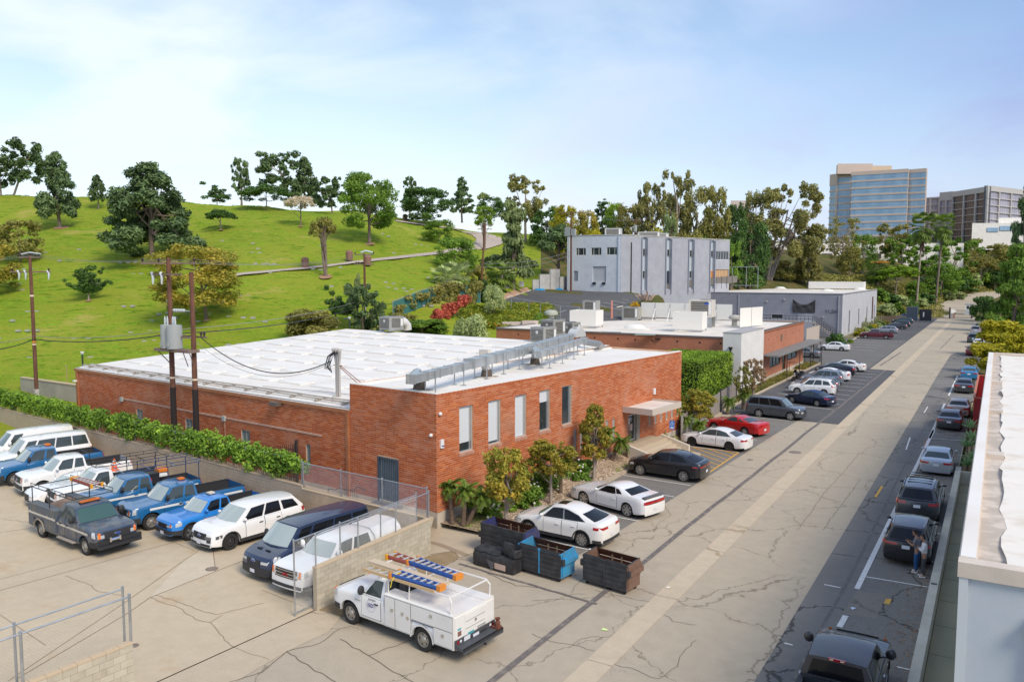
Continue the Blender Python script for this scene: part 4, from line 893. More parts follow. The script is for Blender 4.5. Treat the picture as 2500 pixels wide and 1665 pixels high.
for k in RG(12):
 a=q*(k/12);b=q*((k+.9)/12);MB().add([(a.x,a.y,.05),(b.x,b.y,.05),(b.x,b.y,2.9),(a.x,a.y,2.9),(a.x-.03,a.y+.08,.05),(b.x-.03,b.y+.08,.05),(b.x-.03,b.y+.08,2.9),(a.x-.03,a.y+.08,2.9)],[(0,1,2,3),(7,6,5,4),(3,2,6,7),(0,3,7,4),(1,5,6,2)]).bd('board',mat('gate_board',(.56,.47,.38),.8),ro)
 # pale two storey building on the upper level
A4=Vc((-60.36,138.81));E4=Vc((10.34,34.32));L4e=E4 .length;E4n=E4/L4e;S4=Vc((-10.31,-.63));L4s=S4 .length;S4n=S4/L4s
B4=EM('two_storey_building',(A4 .x,A4 .y,8.9),0,'pale grey two storey block building with loading door above the upper car park','building')
g4s=WallPlane((0,0),S4n,(.061,-.998));g4e=WallPlane((0,0),E4n,(E4n.y,-E4n.x))
def s4(px,py):a,z=onwall(px,py,A4,S4n);return a,z-8.9
def e4(px,py):a,z=onwall(px,py,A4,E4n);return a,z-8.9
c3=lambda x,y:(1200+x/3.485,380+y/3.485)
def r4(fn,x0,y0,x1,y1):return rect(fn,*c3(x0,y0),*c3(x1,y1))
w4=[r4(s4,718,787,803,850),r4(s4,847,784,935,849),r4(s4,979,780,1070,846)]
rd=r4(s4,860,943,974,1076);md=r4(s4,700,982,735,1068)
H4=10.63
g4s.panel('wall',0,L4s+.6,-2,H4,w4+[rd,md],M_CMUW,B4)
for w in w4:g4s.window(B4,*w,depth=.15,fw=.1,mulls=(.25,.75),frame=mat('cream_frame',(.55,.55,.5),.5))
g4s.boxo('roller_door',rd[0],rd[1],rd[2],rd[3],-.3,-.22,mat('roller_door_grey',(.46,.48,.50),.6),B4)
g4s.boxo('door',md[0],md[1],md[2],md[3],-.2,-.12,mat('door_slate',(.22,.26,.30),.6),B4)
for dx_ in(0,1):a=rd[0]+.1 if not dx_ else rd[1]-.7;g4s.boxo('dock_bumper',a,a+.6,rd[2]-.45,rd[2]-.02,0,.25,M_BK,B4)
strips=[(1278,1318),(1483,1525),(1676,1716),(1858,1895)]
hs=[]
for i,(a,b)in EN(strips):
 p=e4(*c3(a,900));q=e4(*c3(b,900));hs.append((p[0],q[0],.3 if i!=3 else.3,H4-.25))
bigw=r4(e4,1910,812,2040,890);brd=r4(e4,1905,968,2045,1078);bigw=(bigw[0],L4e-.2,bigw[2],bigw[3]);brd=(brd[0],L4e-.2,brd[2]-.2,brd[3])
g4e.panel('wall',0,L4e,-5,H4,hs+[bigw,brd],M_CMUG,B4,depth=.45)
M_PAN=mat('pale_blue_panel',(.50,.56,.62),.6)
for i,h in EN(hs):
 st=g4e.boxo('infill_panel',h[0],h[1],h[2],h[3],-.5,-.42,M_PAN,B4)
 zt0=e4(*c3(1298,853))[1];zt1=e4(*c3(1298,790))[1];g4e.window(B4,h[0]+.15,h[1]-.05,zt0,zt1,depth=.38,fw=.09,mulls=(.5,),off=0)
 zt0=e4(*c3(1298,1045))[1];zt1=e4(*c3(1298,980))[1]
 if i==1:g4e.boxo('door',h[0]+.1,h[1]-.05,zt0-1.1,zt1,-.41,-.35,mat('dark_door',(.03,.04,.06),.5),B4)
 elif i==3:g4e.boxo('boarding',h[0]+.1,h[1]-.05,zt0,zt1,-.41,-.33,mat('orange_board',(.62,.24,.05),.7),B4)
 else:g4e.window(B4,h[0]+.15,h[1]-.05,zt0,zt1,depth=.38,fw=.09,mulls=(.5,))
 for x in(h[0]-.22,h[1]+.0):g4e.boxo('fin',x,x+.2,-.5,H4-.3,.0,.28,mat('fin_grey',(.34,.36,.40),.7),B4)
g4e.window(B4,*bigw,depth=.2,fw=.12,mulls=(.2,.4,.6,.8),frame=mat('white_frame',(.6,.62,.62),.5))
g4e.boxo('boarding',brd[0],brd[1],brd[2],brd[3],-.3,-.2,mat('plywood',(.55,.34,.17),.8,c2=(.42,.26,.14),scale=1.5),B4)
for k in RG(4):x=brd[0]+(brd[1]-brd[0])*(k+.2)/4;g4e.boxo('board_batten',x,x+.12,brd[2],brd[3],-.2,-.15,mat('batten_pale',(.6,.45,.3),.8),B4)
mb=MB();cn=[(0,0),(E4 .x,E4 .y),(E4 .x+S4 .x*1.06,E4 .y+S4 .y+2),(S4 .x*1.06,S4 .y*1.06)]
mb.prism(cn,H4-.15,H4-.05);mb.bd('roof',M_RC,B4)
MB().add([(cn[2][0],cn[2][1],-1),(cn[3][0],cn[3][1],-1),(cn[3][0],cn[3][1],H4),(cn[2][0],cn[2][1],H4)],[(0,1,2,3)]).add([(cn[1][0],cn[1][1],-1),(cn[2][0],cn[2][1],-1),(cn[2][0],cn[2][1],H4),(cn[1][0],cn[1][1],H4)],[(0,1,2,3)]).bd('rear_wall',MATS['rear_grey'],B4)
mb=MB();g4s.box(mb,-.05,L4s+.65,H4,H4+.12,-.3,.06);g4e.box(mb,.05,L4e,H4,H4+.12,-.3,.06);mb.bd('roof_edging',mat('edging_cream',(.55,.54,.5),.6),B4)
mb=MB();a=e4(*c3(1187,800))[0];g4e.box(mb,a-.08,a+.1,-.5,H4-1.3,0,.16);mb.bd('downspout',M_BK,B4)
mb=MB();a=s4(*c3(1082,800))[0];g4s.box(mb,a-.1,a+.1,-.3,H4-.2,0,.15);mb.bd('downspout',M_PAN,B4)
for px,py,dims,lab in((1498,566,(3.2,2.5,1.9),'grey rooftop unit near the corner of the two storey building roof'),(1585,566,(4.4,2.5,1.5),'wide green trimmed rooftop unit on the two storey building roof'),(1612,571,(3.4,2.4,1.2),'low pale rooftop unit right of the wide one on the two storey building roof')):
 p=P(px,py+14,0);d_=162 if px<1550 else 168;q=PD(px,py,d_);hvac('rooftop_air_conditioner',Vc((q.x,q.y,8.9+H4-.1)),.3,dims,lab,m=MATS['pale_hvac'],feet=.2)
for(pa,pb,za,lab,m)in(((470,1150),(550,1150),1.9,'lowest stepped grey concrete wall left of the loading stairs',M_CC),((550,1130),(670,1140),2.9,'middle stepped grey concrete wall below the two storey building',M_CC),((672,1140),(778,1140),3.9,'tall concrete block wall panel left of the loading stairs',M_CC),((780,1145),(985,1150),2.5,'long pale concrete retaining wall beside the stairs of the two storey building',M_CC)):
 pa=(1200+pa[0]/4.71,708);pb=(1200+pb[0]/4.71,708)
 A_=hill(pa[0],708.5,95)[0];Bv=hill(pb[0],708,95)[0];L=(Bv-A_).length;an=atan2(Bv.y-A_.y,Bv.x-A_.x)
 mb=MB().box(0,L,-.15,.15,-.5,za).box(0,L,-.18,.18,za,za+.08);tag(mb.bd('retaining_wall',mat('apron_concrete',(.50,.49,.46),.9,c2=(.42,.41,.38),scale=.8),loc=A_,rz=an),lab,'wall')
st=EM('loading_stairs',hill(1425,707,95)[0],.1,'concrete loading stairs with thin black handrails at the two storey building','stairs')
for i in RG(8):BX(-2.6+i*.35,-2.2+i*.35,0,1.6,-.3,2.1-i*.26)('step',MATS['apron_concrete'],st)
MB().tb([(-3.4,0,3.2),(-2.4,0,3.1),(.6,0,1.0),(.9,0,1.0),(.9,0,.0)],.04,4).tb([(-3.4,0,3.2),(-3.4,0,2.1)],.04,4).tb([(-2.4,1.6,3.1),(.6,1.6,1.0)],.04,4).tb([(-3.4,0,2.7),(-2.4,0,2.6),(.6,0,.5)],.03,4).bd('handrail',M_BK,st)
fr=EM('panel_fence',PD(1604,708,158),0,'low dark brown panel fence in front of the two storey building','fence');q=PD(1800,690,176)-PD(1604,708,158)
for k in RG(14):
 a=q*(k/14);b=q*((k+.96)/14);MB().add([(a.x,a.y,a.z),(b.x,b.y,b.z),(b.x,b.y,b.z+1.5),(a.x,a.y,a.z+1.5),(a.x,a.y+.08,a.z),(b.x,b.y+.08,b.z),(b.x,b.y+.08,b.z+1.5),(a.x,a.y+.08,a.z+1.5)],[(0,1,2,3),(7,6,5,4),(3,2,6,7),(0,3,7,4),(1,5,6,2)]).bd('panel',mat('panel_taupe',(.19,.17,.15),.8),fr)
 TB([(a.x,a.y-.05,a.z-1),(a.x,a.y-.05,a.z+1.6)],.06,4)('post',M_BK,fr)
fr=EM('chain_link_fence',PD(1788,680,176),0,'short wire fence frame standing right of the two storey building','fence')
mb=MB()
for x in(0,3,5.5):mb.tb([(x,0,-2),(x,0,2.5)],.06,4)
mb.tb([(0,0,2.5),(5.5,0,2.5)],.05,4);mb.tb([(0,0,-1.5),(5.5,0,-1.5)],.05,4);mb.bd('frame',M_GV,fr)
# far buildings
M_TN=mat('office_tan_cladding',(.62,.50,.41),.8,c2=(.57,.46,.38),scale=.1)
def winmat(name,c,c2,rough=.15):
 m=mat(name,c,rough,.1,c2=c2,scale=.25,lo=.4,hi=.6,spec=.8,stretch=(1,1,.4));return m
M_OB=winmat('office_blue_glass',(.21,.36,.50),(.30,.45,.58))
T=EM('office_tower',PD(2140,590,480),0,'twelve storey tan office tower with continuous bands of blue glass','office tower')
TO=T.location.copy()
secs=[(2018,2034,505,500,427),(2034,2070,497,492,404),(2070,2208,486,470,412),(2208,2251,474,468,412)]
zg=30.0
def zrow(i):return zg+5.2+4.05*i
for k,(p0,p1,d0,d1,ty)in EN(secs):
 a=Vc(colpt(p0,d0));b=Vc(colpt(p1,d1));top=PD(p0,ty,d0).z
 if k==3:top=PD(2230,412,470).z
 if k==2:top=PD(2208,412,470).z
 e=(b-a);L=e.length;e=e/L;n=Vc((e.y,-e.x))
 if n.dot(Vc((-a.x,-a.y)))<0:n=-n
 wp=WallPlane((a.x-TO.x,a.y-TO.y),(e.x,e.y),(n.x,n.y));off=zg-TO.z
 mb=MB();wp.box(mb,0,L,off-8,top-TO.z,-3,-.6);core=mb.bd('core',M_TN,T)
 i=0
 while zrow(i)<top-3:
  z=zrow(i)-TO.z;mb=MB();wp.box(mb,0,L,z-1.05,z,-.6,.0);mb.bd('spandrel',M_TN,T)
  if z+3.0<top-TO.z-.3 and i<12:
   w=wp.boxo('window',.4 if k else.2,L-.2,z,z+3.0,-.6,-.25,M_OB,T)
   mb=MB();nm=max(2,int(L/1.6))
   for j in RG(1,nm):wp.box(mb,L*j/nm-.06,L*j/nm+.06,z,z+3.0,-.25,-.18)
   wp.box(mb,.2,L-.2,z+1.1,z+1.2,-.25,-.17);mb.bd('mullion',mat('mullion_blue_grey',(.30,.42,.52),.5),w)
  i+=1
 mb=MB();wp.box(mb,0,L,zrow(min(i-1,11))+4.0-1.05-TO.z if k!=0 else zrow(i-1)-TO.z,top-TO.z,-.6,.0)
 mb.bd('parapet',M_TN,T)
 if k==1:mb=MB();wp.box(mb,0,1.0,off-8,top-TO.z,-.6,.4);mb.bd('pier',M_TN,T)
def boxpx(name,p0,p1,y0,y1,d,dep,m,par):
 q=PD(p0,y1,d).z-TO.z;t_=PD(p0,y0,d).z-TO.z;f=lambda p,e:(Vc(colpt(p,e))-TO.xy)
 return MB().prism([f(p0,d),f(p1,d),f(p1,d+dep),f(p0,d+dep)],q,t_).bd(name,m,par)
boxpx('penthouse',2036,2121,400,425,490,12,M_TN,T);boxpx('penthouse',2121,2167,405,425,496,10,mat('penthouse_cream',(.68,.52,.36),.8),T)
boxpx('core',2020,2206,430,640,507,30,M_TN,T)
M_GFR=mat('office_grey_frame',(.52,.50,.47),.8);M_GDK=winmat('office_dark_glass',(.055,.055,.06),(.13,.10,.09));M_GLT=winmat('office_pale_glass',(.38,.34,.40),(.48,.43,.47))
Gb=EM('office_block',PD(2380,590,470),0,'grey framed glass office block with dark bays beside the tan tower','office block');TO=Gb.location.copy()
def facade(p0,y0,d0,p1,y1,d1,ncol,nrow,ztop_off,ptop,glass,par,base=30,dep=25):
 a=PD(p0,y0,d0);b=PD(p1,y1,d1);e=Vc((b.x-a.x,b.y-a.y));L=e.length;e=e/L;n=Vc((e.y,-e.x));
 if n.dot(Vc((-a.x,-a.y)))<0:n=-n
 wp=WallPlane((a.x-TO.x,a.y-TO.y),(e.x,e.y),(n.x,n.y));top=(a.z+b.z)/2-TO.z;z0=base-TO.z;dep=2
 mb=MB();wp.box(mb,0,L,z0,top,-dep,-1.2);mb.bd('core',mat('office_core',(.12,.12,.13),.8),par)
 mb=MB();wp.box(mb,0,L,top-ptop,top,-1.2,0);mb.bd('parapet',M_GFR,par)
 fh=4.1
 for i in RG(ncol+1):x=L*i/ncol;mb=MB();wp.box(mb,max(0,x-.55),min(L,x+.55),z0,top-ptop,-1.0,-.05);mb.bd('column',M_GFR,par)
 for j in RG(nrow):
  zt=top-ptop-fh*j
  mb=MB();wp.box(mb,0,L,zt-fh,zt-fh+.4,-1.0,-.15);mb.bd('floor_slab',M_GFR,par)
  for i in RG(ncol):
   g=glass[(i+j)%len(glass)]if isinstance(glass,list)else glass
   w=wp.boxo('window',L*i/ncol+.5,L*(i+1)/ncol-.5,zt-fh+.4,zt-.02,-1.15,-.95,g,par)
   mb=MB();n_=5
   for q in RG(1,n_):x=L*i/ncol+.5+(L/ncol-1)*q/n_;wp.box(mb,x-.05,x+.05,zt-fh+.4,zt,-.95,-.88)
   wp.box(mb,L*i/ncol+.5,L*(i+1)/ncol-.5,zt-fh*.5,zt-fh*.5+.1,-.95,-.87);mb.bd('mullion',MATS['mullion_blue_grey']if g is M_GLT else mat('mullion_dark',(.2,.2,.2),.5),w)
facade(2250,484,520,2294,480,512,2,6,0,.8,M_GLT,Gb);facade(2294,471,508,2327,467,500,2,7,0,5.2,M_GLT,Gb);facade(2325,467,500,2412,457,468,3,7,0,3.2,M_GDK,Gb);facade(2412,457,468,2500,460,492,3,7,0,3.0,M_GLT,Gb)
boxpx('core',2300,2500,474,640,522,30,MATS['office_core'],Gb)
Wb=EM('white_building',PD(2420,560,400),0,'long white building with banner windows half hidden behind the trees at right','building');TO=Wb.location.copy()
boxpx('wall',2368,2520,545,610,400,20,M_WPAINT,Wb);boxpx('upper_storey',2432,2520,532,546,405,16,M_WPAINT,Wb);boxpx('window',2405,2432,556,566,399.6,.3,M_OB,Wb);boxpx('window',2436,2500,552,563,399.6,.3,M_OB,Wb)
Sb=EM('studio_building',PD(2100,640,300),0,'long white flat roofed building glimpsed through the trees below the tan tower','building');TO=Sb.location.copy()
boxpx('wall',1890,2350,594,670,300,18,M_WPAINT,Sb)
for a,b in((1944,1957),(2005,2031),(2060,2090),(2120,2150)):boxpx('window',a,b,619,631,299.7,.3,M_GDK,Sb)
Db=EM('distant_building',PD(1800,495,620),0,'small tan corner of a distant building showing between tree tops','building');TO=Db.location.copy()
boxpx('wall',1780,1830,490,530,620,20,mat('distant_tan',(.60,.50,.44),.8),Db);boxpx('window_band',1780,1830,512,518,619.5,.3,M_OB,Db)
# white roofed building at the right edge
ZR=6.5
B5=EM('white_roofed_building',(-.42,18.6,0),0,'pale grey stucco building with a white roof at the right edge, seen from above','building')
M_STUC=mat('pale_blue_grey_stucco',(.50,.55,.59),.85,c2=(.54,.575,.60),scale=1.2,bump=.2,bscale=30)
M_FASC=mat('cream_fascia',(.72,.62,.51),.7,c2=(.64,.55,.45),scale=2)
LB=51.5
MB().box(0,14,0,.25,-1,ZR-.32).box(0,.25,.25,LB,-1,ZR-.32).box(0,14,LB-.25,LB,-1,ZR-.32).box(13.75,14,.25,LB-.25,-1,ZR-.32).bd('wall',M_STUC,B5)
BX(-.03,.14,-.06,.0,-1,ZR-.33)('corner_trim',mat('trim_pale',(.60,.63,.64),.7),B5)
MB().box(-.06,14,-.08,.28,ZR-.32,ZR).box(-.06,.28,.28,LB,ZR-.32,ZR-.02).box(-.06,14,LB-.28,LB,ZR-.33,ZR).bd('parapet_cap',M_FASC,B5)
BX(-.03,.25,.3,LB-.3,ZR-.02,ZR+.02)('cap_flashing',M_ROOFW,B5)
rr=RR(11);rows=[]
for i in RG(60):
 y_=.28+(LB-.6)*i/59;r=[]
 for j in RG(16):
  x=.75+13*j/15+(.05*sin(y_*2.1)+.04*sin(y_*5.7)+rr.uniform(-.04,.04)if j==0 else 0);r.append((x,y_,ZR-.18+.045*sin(y_*.9+x)*sin(x*1.3)+(.10 if(y_%9.5)<.5 else 0)))
 rows.append(r)
MB().grid(rows,flip=True).bd('roof',mat('cream_foam_roof',(.84,.78,.68),.8,c2=(.66,.55,.42),scale=1.1,lo=.52,hi=.78,bump=.4,bscale=4),B5,smooth=80)
BX(.28,1.3,.28,LB-.28,ZR-.30,ZR-.22)('roof_gutter',mat('dark_roof_valley',(.5,.43,.35),.8,c2=(.66,.57,.47),scale=2,lo=.45,hi=.6),B5)
for y_ in(12,22,33):BX(.28,.8,y_,y_+.6,ZR-.22,ZR-.05)('scupper_curb',M_FASC,B5)
ds_=MB().box(1.30,1.52,-.17,0,-1,ZR-1.25).box(1.18,1.64,-.24,0,ZR-1.28,ZR-1.04).bd('downspout',mat('downspout_pale',(.58,.61,.63),.7),B5)
MB().box(1.32,1.5,-.2,0,ZR-1.04,ZR-.9).box(1.3,1.52,-.12,0,ZR-.9,ZR-.82).bd('scupper',mat('rusty_scupper',(.42,.33,.22),.8),ds_)
BX(.60,.86,-.06,0,3.62,3.88)('vent_plate',mat('vent_plate_dark',(.10,.095,.095),.7),B5)
BX(-.07,0,.35,.55,2.6,3.0)('meter_box',mat('meter_grey',(.12,.12,.14),.6),B5)
sheet('passage',[(-1.5,10),(-.4,10),(-.4,56.5),(-1.5,56.5)],-.35,mat('passage_concrete',(.40,.36,.235),.9,c2=(.33,.315,.215),scale=.7,bump=.2,bscale=10))
for k in RG(16):o=BX(-1.5,-.42,14+k*2.6,14.03+k*2.6,-.36,-.346)('pavement_joint',mat('joint_dark',(.2,.17,.11),.9));KS(o)
lw=EM('low_wall',(-1.66,10,0),0,'long low cream wall separating the dark parking strip from the side passage','wall')
for k in RG(8):MB().box(-.14,.14,5.8*k,5.8*k+5.79,-.4,.42).box(-.15,.15,5.8*k,5.8*k+5.79,.42,.46).bd('wall_section',mat('low_wall_paint',(.60,.55,.46),.85,c2=(.50,.47,.38),scale=1.5),lw)
BX(.14,1.2,45.2,45.4,-.4,.42)('end_wall',MATS['low_wall_paint'],lw)
BX(-.10,.10,24.15,24.3,.46,.475)('metal_tag',M_BK,lw)
o=BX(-1.5,-.45,56.7,66,-.3,.05)('planter_soil',M_DIRT);KS(o)
RE=EM('red_enclosure',P(2388,1040),0,'tall open topped red slatted enclosure beside the right-hand stalls','enclosure')
M_REDP=mat('red_painted_wood',(.42,.018,.025),.55,c2=(.30,.02,.02),scale=2);M_REDR=mat('red_rail',(.55,.17,.08),.6)
q0=P(2383,1040);q1=P(2403,900)
Lr=15.5;Wr=2.2;Hr=3.1;RE.location=(-1.25,69.0,0)
for i in RG(20):BX(0,Wr,-.03,.03,i*Hr/20+.02,(i+1)*Hr/20-.02)('slat',M_REDP,RE)
MB().box(.03,Wr-.03,.04,.06,0,Hr).box(-.02,.02,0,Lr,0,Hr).box(Wr-.02,Wr+.02,0,Lr,0,Hr).box(0,Wr,Lr-.03,Lr+.03,0,Hr).bd('backing',M_REDP,RE)
MB().box(-.07,.07,0,Lr,Hr,Hr+.1).box(.07,Wr,-.06,.06,Hr,Hr+.06).box(.07,Wr,Lr-.06,Lr+.06,Hr,Hr+.1).bd('top_rail',M_REDR,RE)
for i in RG(6):BX(.03,.1,i*Lr/6,i*Lr/6+.1,0,Hr)('post',mat('maroon_post',(.20,.02,.02),.6),RE)
# walls, kerbs, steps by the near building
def blockwall(name,label,A,B_,z0,z1,th,m,cap=None,capm=None,single=True,bw=.406,bh=.203,cat='wall',capname='cap_block'):
 A=Vc((A[0],A[1],0));B_=Vc((B_[0],B_[1],0));L=(B_-A).length;an=atan2((B_-A).y,(B_-A).x)
 ro=EM(name,(A.x,A.y,z0),an,label,cat);H_=z1-z0;BX(0,L,-th/2+.012,th/2-.012,-.5,H_-.01)('core',mat('block_joint',(.44,.37,.27),.95),ro)
 nr=int(round(H_/bh));bh_=H_/nr;shared={};st=MB();tn=[];rnd=RR(int(L*10))
 for r in RG(nr):
  x=-(bw/2 if r%2 else 0)
  while x<L-.03:
   a,b=max(0,x),min(L,x+bw);x+=bw
   if b-a<.05:continue
   if single:
    k=round(b-a,2)
    if k not in shared:m1=MB();m1 .box(0,b-a-.012,-th/2,th/2,0,bh_-.012);shared[k]=m1 .mesh('block',m)
    inst('block',shared[k],ro,(a+.006,rnd.uniform(-.004,.004),r*bh_+.006))
   else:st.box(a+.006,b-.006,-th/2+rnd.uniform(-.006,.006),th/2,r*bh_+.006,(r+1)*bh_-.006)
 if not single:o=st.bd('blockwork',m,ro);o['kind']='stuff'
 if cap:
  n=int(L/.406)
  for i in RG(n):BX(L*i/n+.005,L*(i+1)/n-.005,-th/2-.02,th/2+.02,H_-.0,H_+cap)(capname,capm or m,ro)
 return ro,L
def blockmat(name,c,c2,c3):
 m=BD.materials.new(name);m.use_nodes=True;t=m.node_tree;b=t.nodes['Principled BSDF'];oi=N('ShaderNodeObjectInfo',t);g=N('ShaderNodeNewGeometry',t)
 r=N('ShaderNodeValToRGB',t);e=r.color_ramp.elements;e[0].color=(*c,1);e[1].color=(*c2,1);k=e.new(.5);k.color=(*c3,1);LK(oi.outputs['Random'],r.inputs[0],t)
 cc=mixc(t,.6,r.outputs[0],ramp(t,noise(t,g.outputs['Position'],3,6,.7).outputs[0],.3,.7,(.8,)*3,(1.15,)*3),'MULTIPLY');LK(cc,b.inputs['Base Color'],t);IV(b,'Roughness',.95);MATS[name]=m;return m
M_BLK=blockmat('concrete_block',(.47,.41,.31),(.56,.50,.38),(.51,.46,.35));M_SPL=blockmat('split_block',(.50,.38,.26),(.54,.42,.29),(.47,.36,.25));M_CAP=mat('cap_tan',(.60,.46,.30),.9)
Wn=Vc((-23.42,24.35));Wc=Vc((-22.98,29.5));
Wn=P(770,1490);Wc=P(1048,1353)
blockwall('block_wall','grey concrete block wall with mesh fence on top, beside the white utility truck',Wn,Wc,0,1.6,.2,M_BLK,.05,M_CAP)
rt0=P(1043,1262,1.65);rt1=P(741,1191,1.65);rt2=P(0,996,1.75)
blockwall('retaining_wall','short tan capped retaining wall between the yard and the near brick corner',(rt0 .x,rt0 .y),(rt1 .x,rt1 .y),0,1.6,.2,M_SPL,.06,M_CAP,single=False)
d_=(rt2-rt1);
blockwall('retaining_wall','long tan retaining wall behind the parked fleet, topped with ivy',(rt1 .x,rt1 .y),(rt1 .x+d_.x*1.5,rt1 .y+d_.y*1.5),0,1.75,.2,M_SPL,.05,M_SPL,single=False)
A=Wn;fy=P(303,1565);fd=(Vc((-23.4,23.9,0))-P(384,1665)).normalized()
fa=P(320,1568,1.5);fb=P(100,1650,1.55);dd_=(fb-fa).normalized();fb=fa+dd_*9
blockwall('block_wall','pale block wall carrying the pipe fence at the bottom left corner',(fa.x,fa.y),(fb.x,fb.y),0,1.5,.2,M_BLK,.05,M_CAP)
M_WIRE=mat('galvanised_wire',(.50,.51,.51),.4,.7)
def chain(name,label,A,B_,z0,h,nposts,mesh=.075,rails=(1.0,),par=None,wire=.0032,posts=None,knob=True,pr=.032):
 A=Vc(A);B_=Vc(B_);L=(B_-A).length;an=atan2(B_.y-A.y,B_.x-A.x);slope=(B_.z-A.z)/L
 ro=EM(name,A,an,label,'fence')
 for i in RG(nposts):
  x=L*i/(nposts-1);p=TB([(x,0,slope*x-.1),(x,0,slope*x+h+.04)],pr,6)('post',M_GV,ro)
  if knob:LT([(pr+.012,h+.03),(pr+.01,h+.07),(0,h+.10)],6,M=MT((x,0,slope*x)))('post_cap',M_GV,p)
 for r in rails:TB([(0,0,h*r),(L,0,h*r+slope*L)],pr*.72,6)('rail',M_GV,ro)
 if mesh:
  mb=MB();n=int((L+h)/mesh/1.0)+1;w=wire
  for s_ in(1,-1):
   for i in RG(n):
    x0=i*mesh*1.0-(h if s_>0 else 0);
    if s_>0:xa,za,xb,zb=x0,0,x0+h,h
    else:xa,za,xb,zb=x0+0,0,x0-h,h
    def cl(xa,za,xb,zb):
     if xa>xb:xa,za,xb,zb=xb,zb,xa,za
     if xb<=0 or xa>=L:return None
     m_=(zb-za)/(xb-xa)
     if xa<0:za-=m_*xa;xa=0
     if xb>L:zb-=m_*(xb-L);xb=L
     return xa,za,xb,zb
    c=cl(xa,za,xb,zb)
    if not c:continue
    xa,za,xb,zb=c;y_=.003*s_
    mb.add([(xa-w,y_,za+slope*xa),(xa+w,y_+w,za+slope*xa),(xb+w,y_+w,zb+slope*xb),(xb-w,y_,zb+slope*xb),(xa,y_-w,za+slope*xa),(xb,y_-w,zb+slope*xb)],[(0,1,2,3),(1,4,5,2),(4,0,3,5)])
  o=mb.bd('chain_mesh',M_WIRE,ro);o['kind']='stuff'
 return ro
wa=Vc((Wn.x,Wn.y,1.65));wb=Vc((Wc.x,Wc.y,1.65))
chain('chain_link_fence','galvanised posts and rail on top of the block wall beside the white utility truck',wa.lerp(wb,.01),wb,0,1.15,4,mesh=0)
g0=P(724,1505);ga=Vc((-21.34,20.05,.08));chain('chain_link_gate','tall sliding mesh gate leaf tucked behind the block wall',ga,Vc((-21.36,27.2,.08)),0,2.72,4,rails=(1.0,.02))
chain('chain_link_fence','galvanised mesh fence along the retaining wall in front of the brick corner',(rt0 .x,rt0 .y,1.68),(rt1 .x,rt1 .y,1.68),0,1.25,4)
cf0=P(305,1562,0);cfa=Vc((fa.x,fa.y,1.56));cfb=Vc((fb.x,fb.y,1.56));chain('pipe_fence','pale pipe and mesh fence on the block wall at bottom left',cfa,cfb,0,1.35,4,mesh=.11,wire=.002,rails=(1.0,),pr=.04)
cn_=(cfb-cfa).normalized();off=Vc((-cn_.y,cn_.x,0))*.35
if off.dot(Vc((0,1,0)))<0:off=-off
chain('pipe_gate','sliding pipe gate frame just behind the pipe fence at bottom left',cfa+off+Vc((0,0,-1.5)),cfb+off+Vc((0,0,-1.5)),0,3.0,4,mesh=0,rails=(1.0,),pr=.035)
pk=MB();p0=P(628,1112,1.2);p1=P(727,1100,1.2);a_,_=s1_(727,1100);
e0=rt1+(rt2-rt1)*.14;wloc=O1+Vc((*(e2*(a_)),0))-Vc((*(e1*.1),0));wloc=Vc((wloc.x,wloc.y,.7));e0=Vc((e0 .x+.3,e0 .y+.2,.7));e0=wloc+(e0-wloc)*1.0
pg=EM('picket_gate',wloc,atan2(e0 .y-wloc.y,e0 .x-wloc.x),'black steel picket gate across the alley beside the brick building','gate');L=(e0-wloc).length
for k in RG(int(L/.115)):x=.1+k*.115;BX(x-.012,x+.012,-.012,.012,.05,2.15)('picket',M_BK,pg)
for z in(.25,1.85):BX(0,L,-.02,.02,z,z+.04)('rail',M_BK,pg)
BX(-.06,.06,-.06,.06,-.3,2.35)('post',M_BK,pg)
al=[(rt0 .x-.1,rt0 .y+.2),(rt1 .x,rt1 .y+.1),(rt1 .x+d_.x*1.5,rt1 .y+d_.y*1.5),(rt1 .x+d_.x*1.5+2,rt1 .y+d_.y*1.5+7),(O1+Vc((*(e2*38),0)))[:2],(O1+Vc((*(e2*.2-e1*.02),0)))[:2]]
sheet('alley',al,.55,M_SW)
ss=EM('door_steps',O1+Vc((*(e2*3.3-e1*1.0),0)),R1,'small concrete stoop with curved black handrail at the barred side door','steps')
BX(-.4,.95,-1.0,1.0,.5,.66)('landing',mat('dark_mat',(.13,.13,.14),.9),ss)
mb=MB()
for k in RG(14):y_=.95+k*.16;z_=1.55-.05*max(0,k-3);mb.tb([(-.35,y_,.55),(-.35,y_,z_)],.012,4)
mb.tb([(-.35,.3,1.6),(-.35,.9,1.68),(-.35,1.2,1.42),(-.35,2.2,1.4),(-.35,2.6,1.25),(-.35,3.15,1.2),(-.35,3.2,.55)],.022,5);mb.bd('handrail',M_BK,ss)
cx=-19.5
pl=[(-22.6,31.0),(-19.55,31.1),(-19.5,47.7),(-21.75,47.9),(-21.85,40.9)]
def fpt(s,off):v=O1+Vc((*(e1*s),0))-Vc((*(e2*off),0));return(v.x,v.y)
mb=MB();rows=[]
for i in RG(20):
 s=.15+17.0*i/19;w0=Vc(fpt(s,.03));zz=.16+.55*(i/19)**1.2*.9
 rows.append([(w0 .x,w0 .y,zz+.1),(w0 .x*.5-19.6*.5,w0 .y,zz*.6+.12),(-19.6,w0 .y,.15)])
mb.grid(rows,flip=True);o=mb.bd('planter_gravel',M_GRAVEL,smooth=60);KS(o)
mb=MB();rows=[]
for i in RG(10):
 s=21.6+5.6*i/9;w0=Vc(fpt(s,.03));rows.append([(w0 .x,w0 .y,.75-.05*i),(-19.6,w0 .y,.16)])
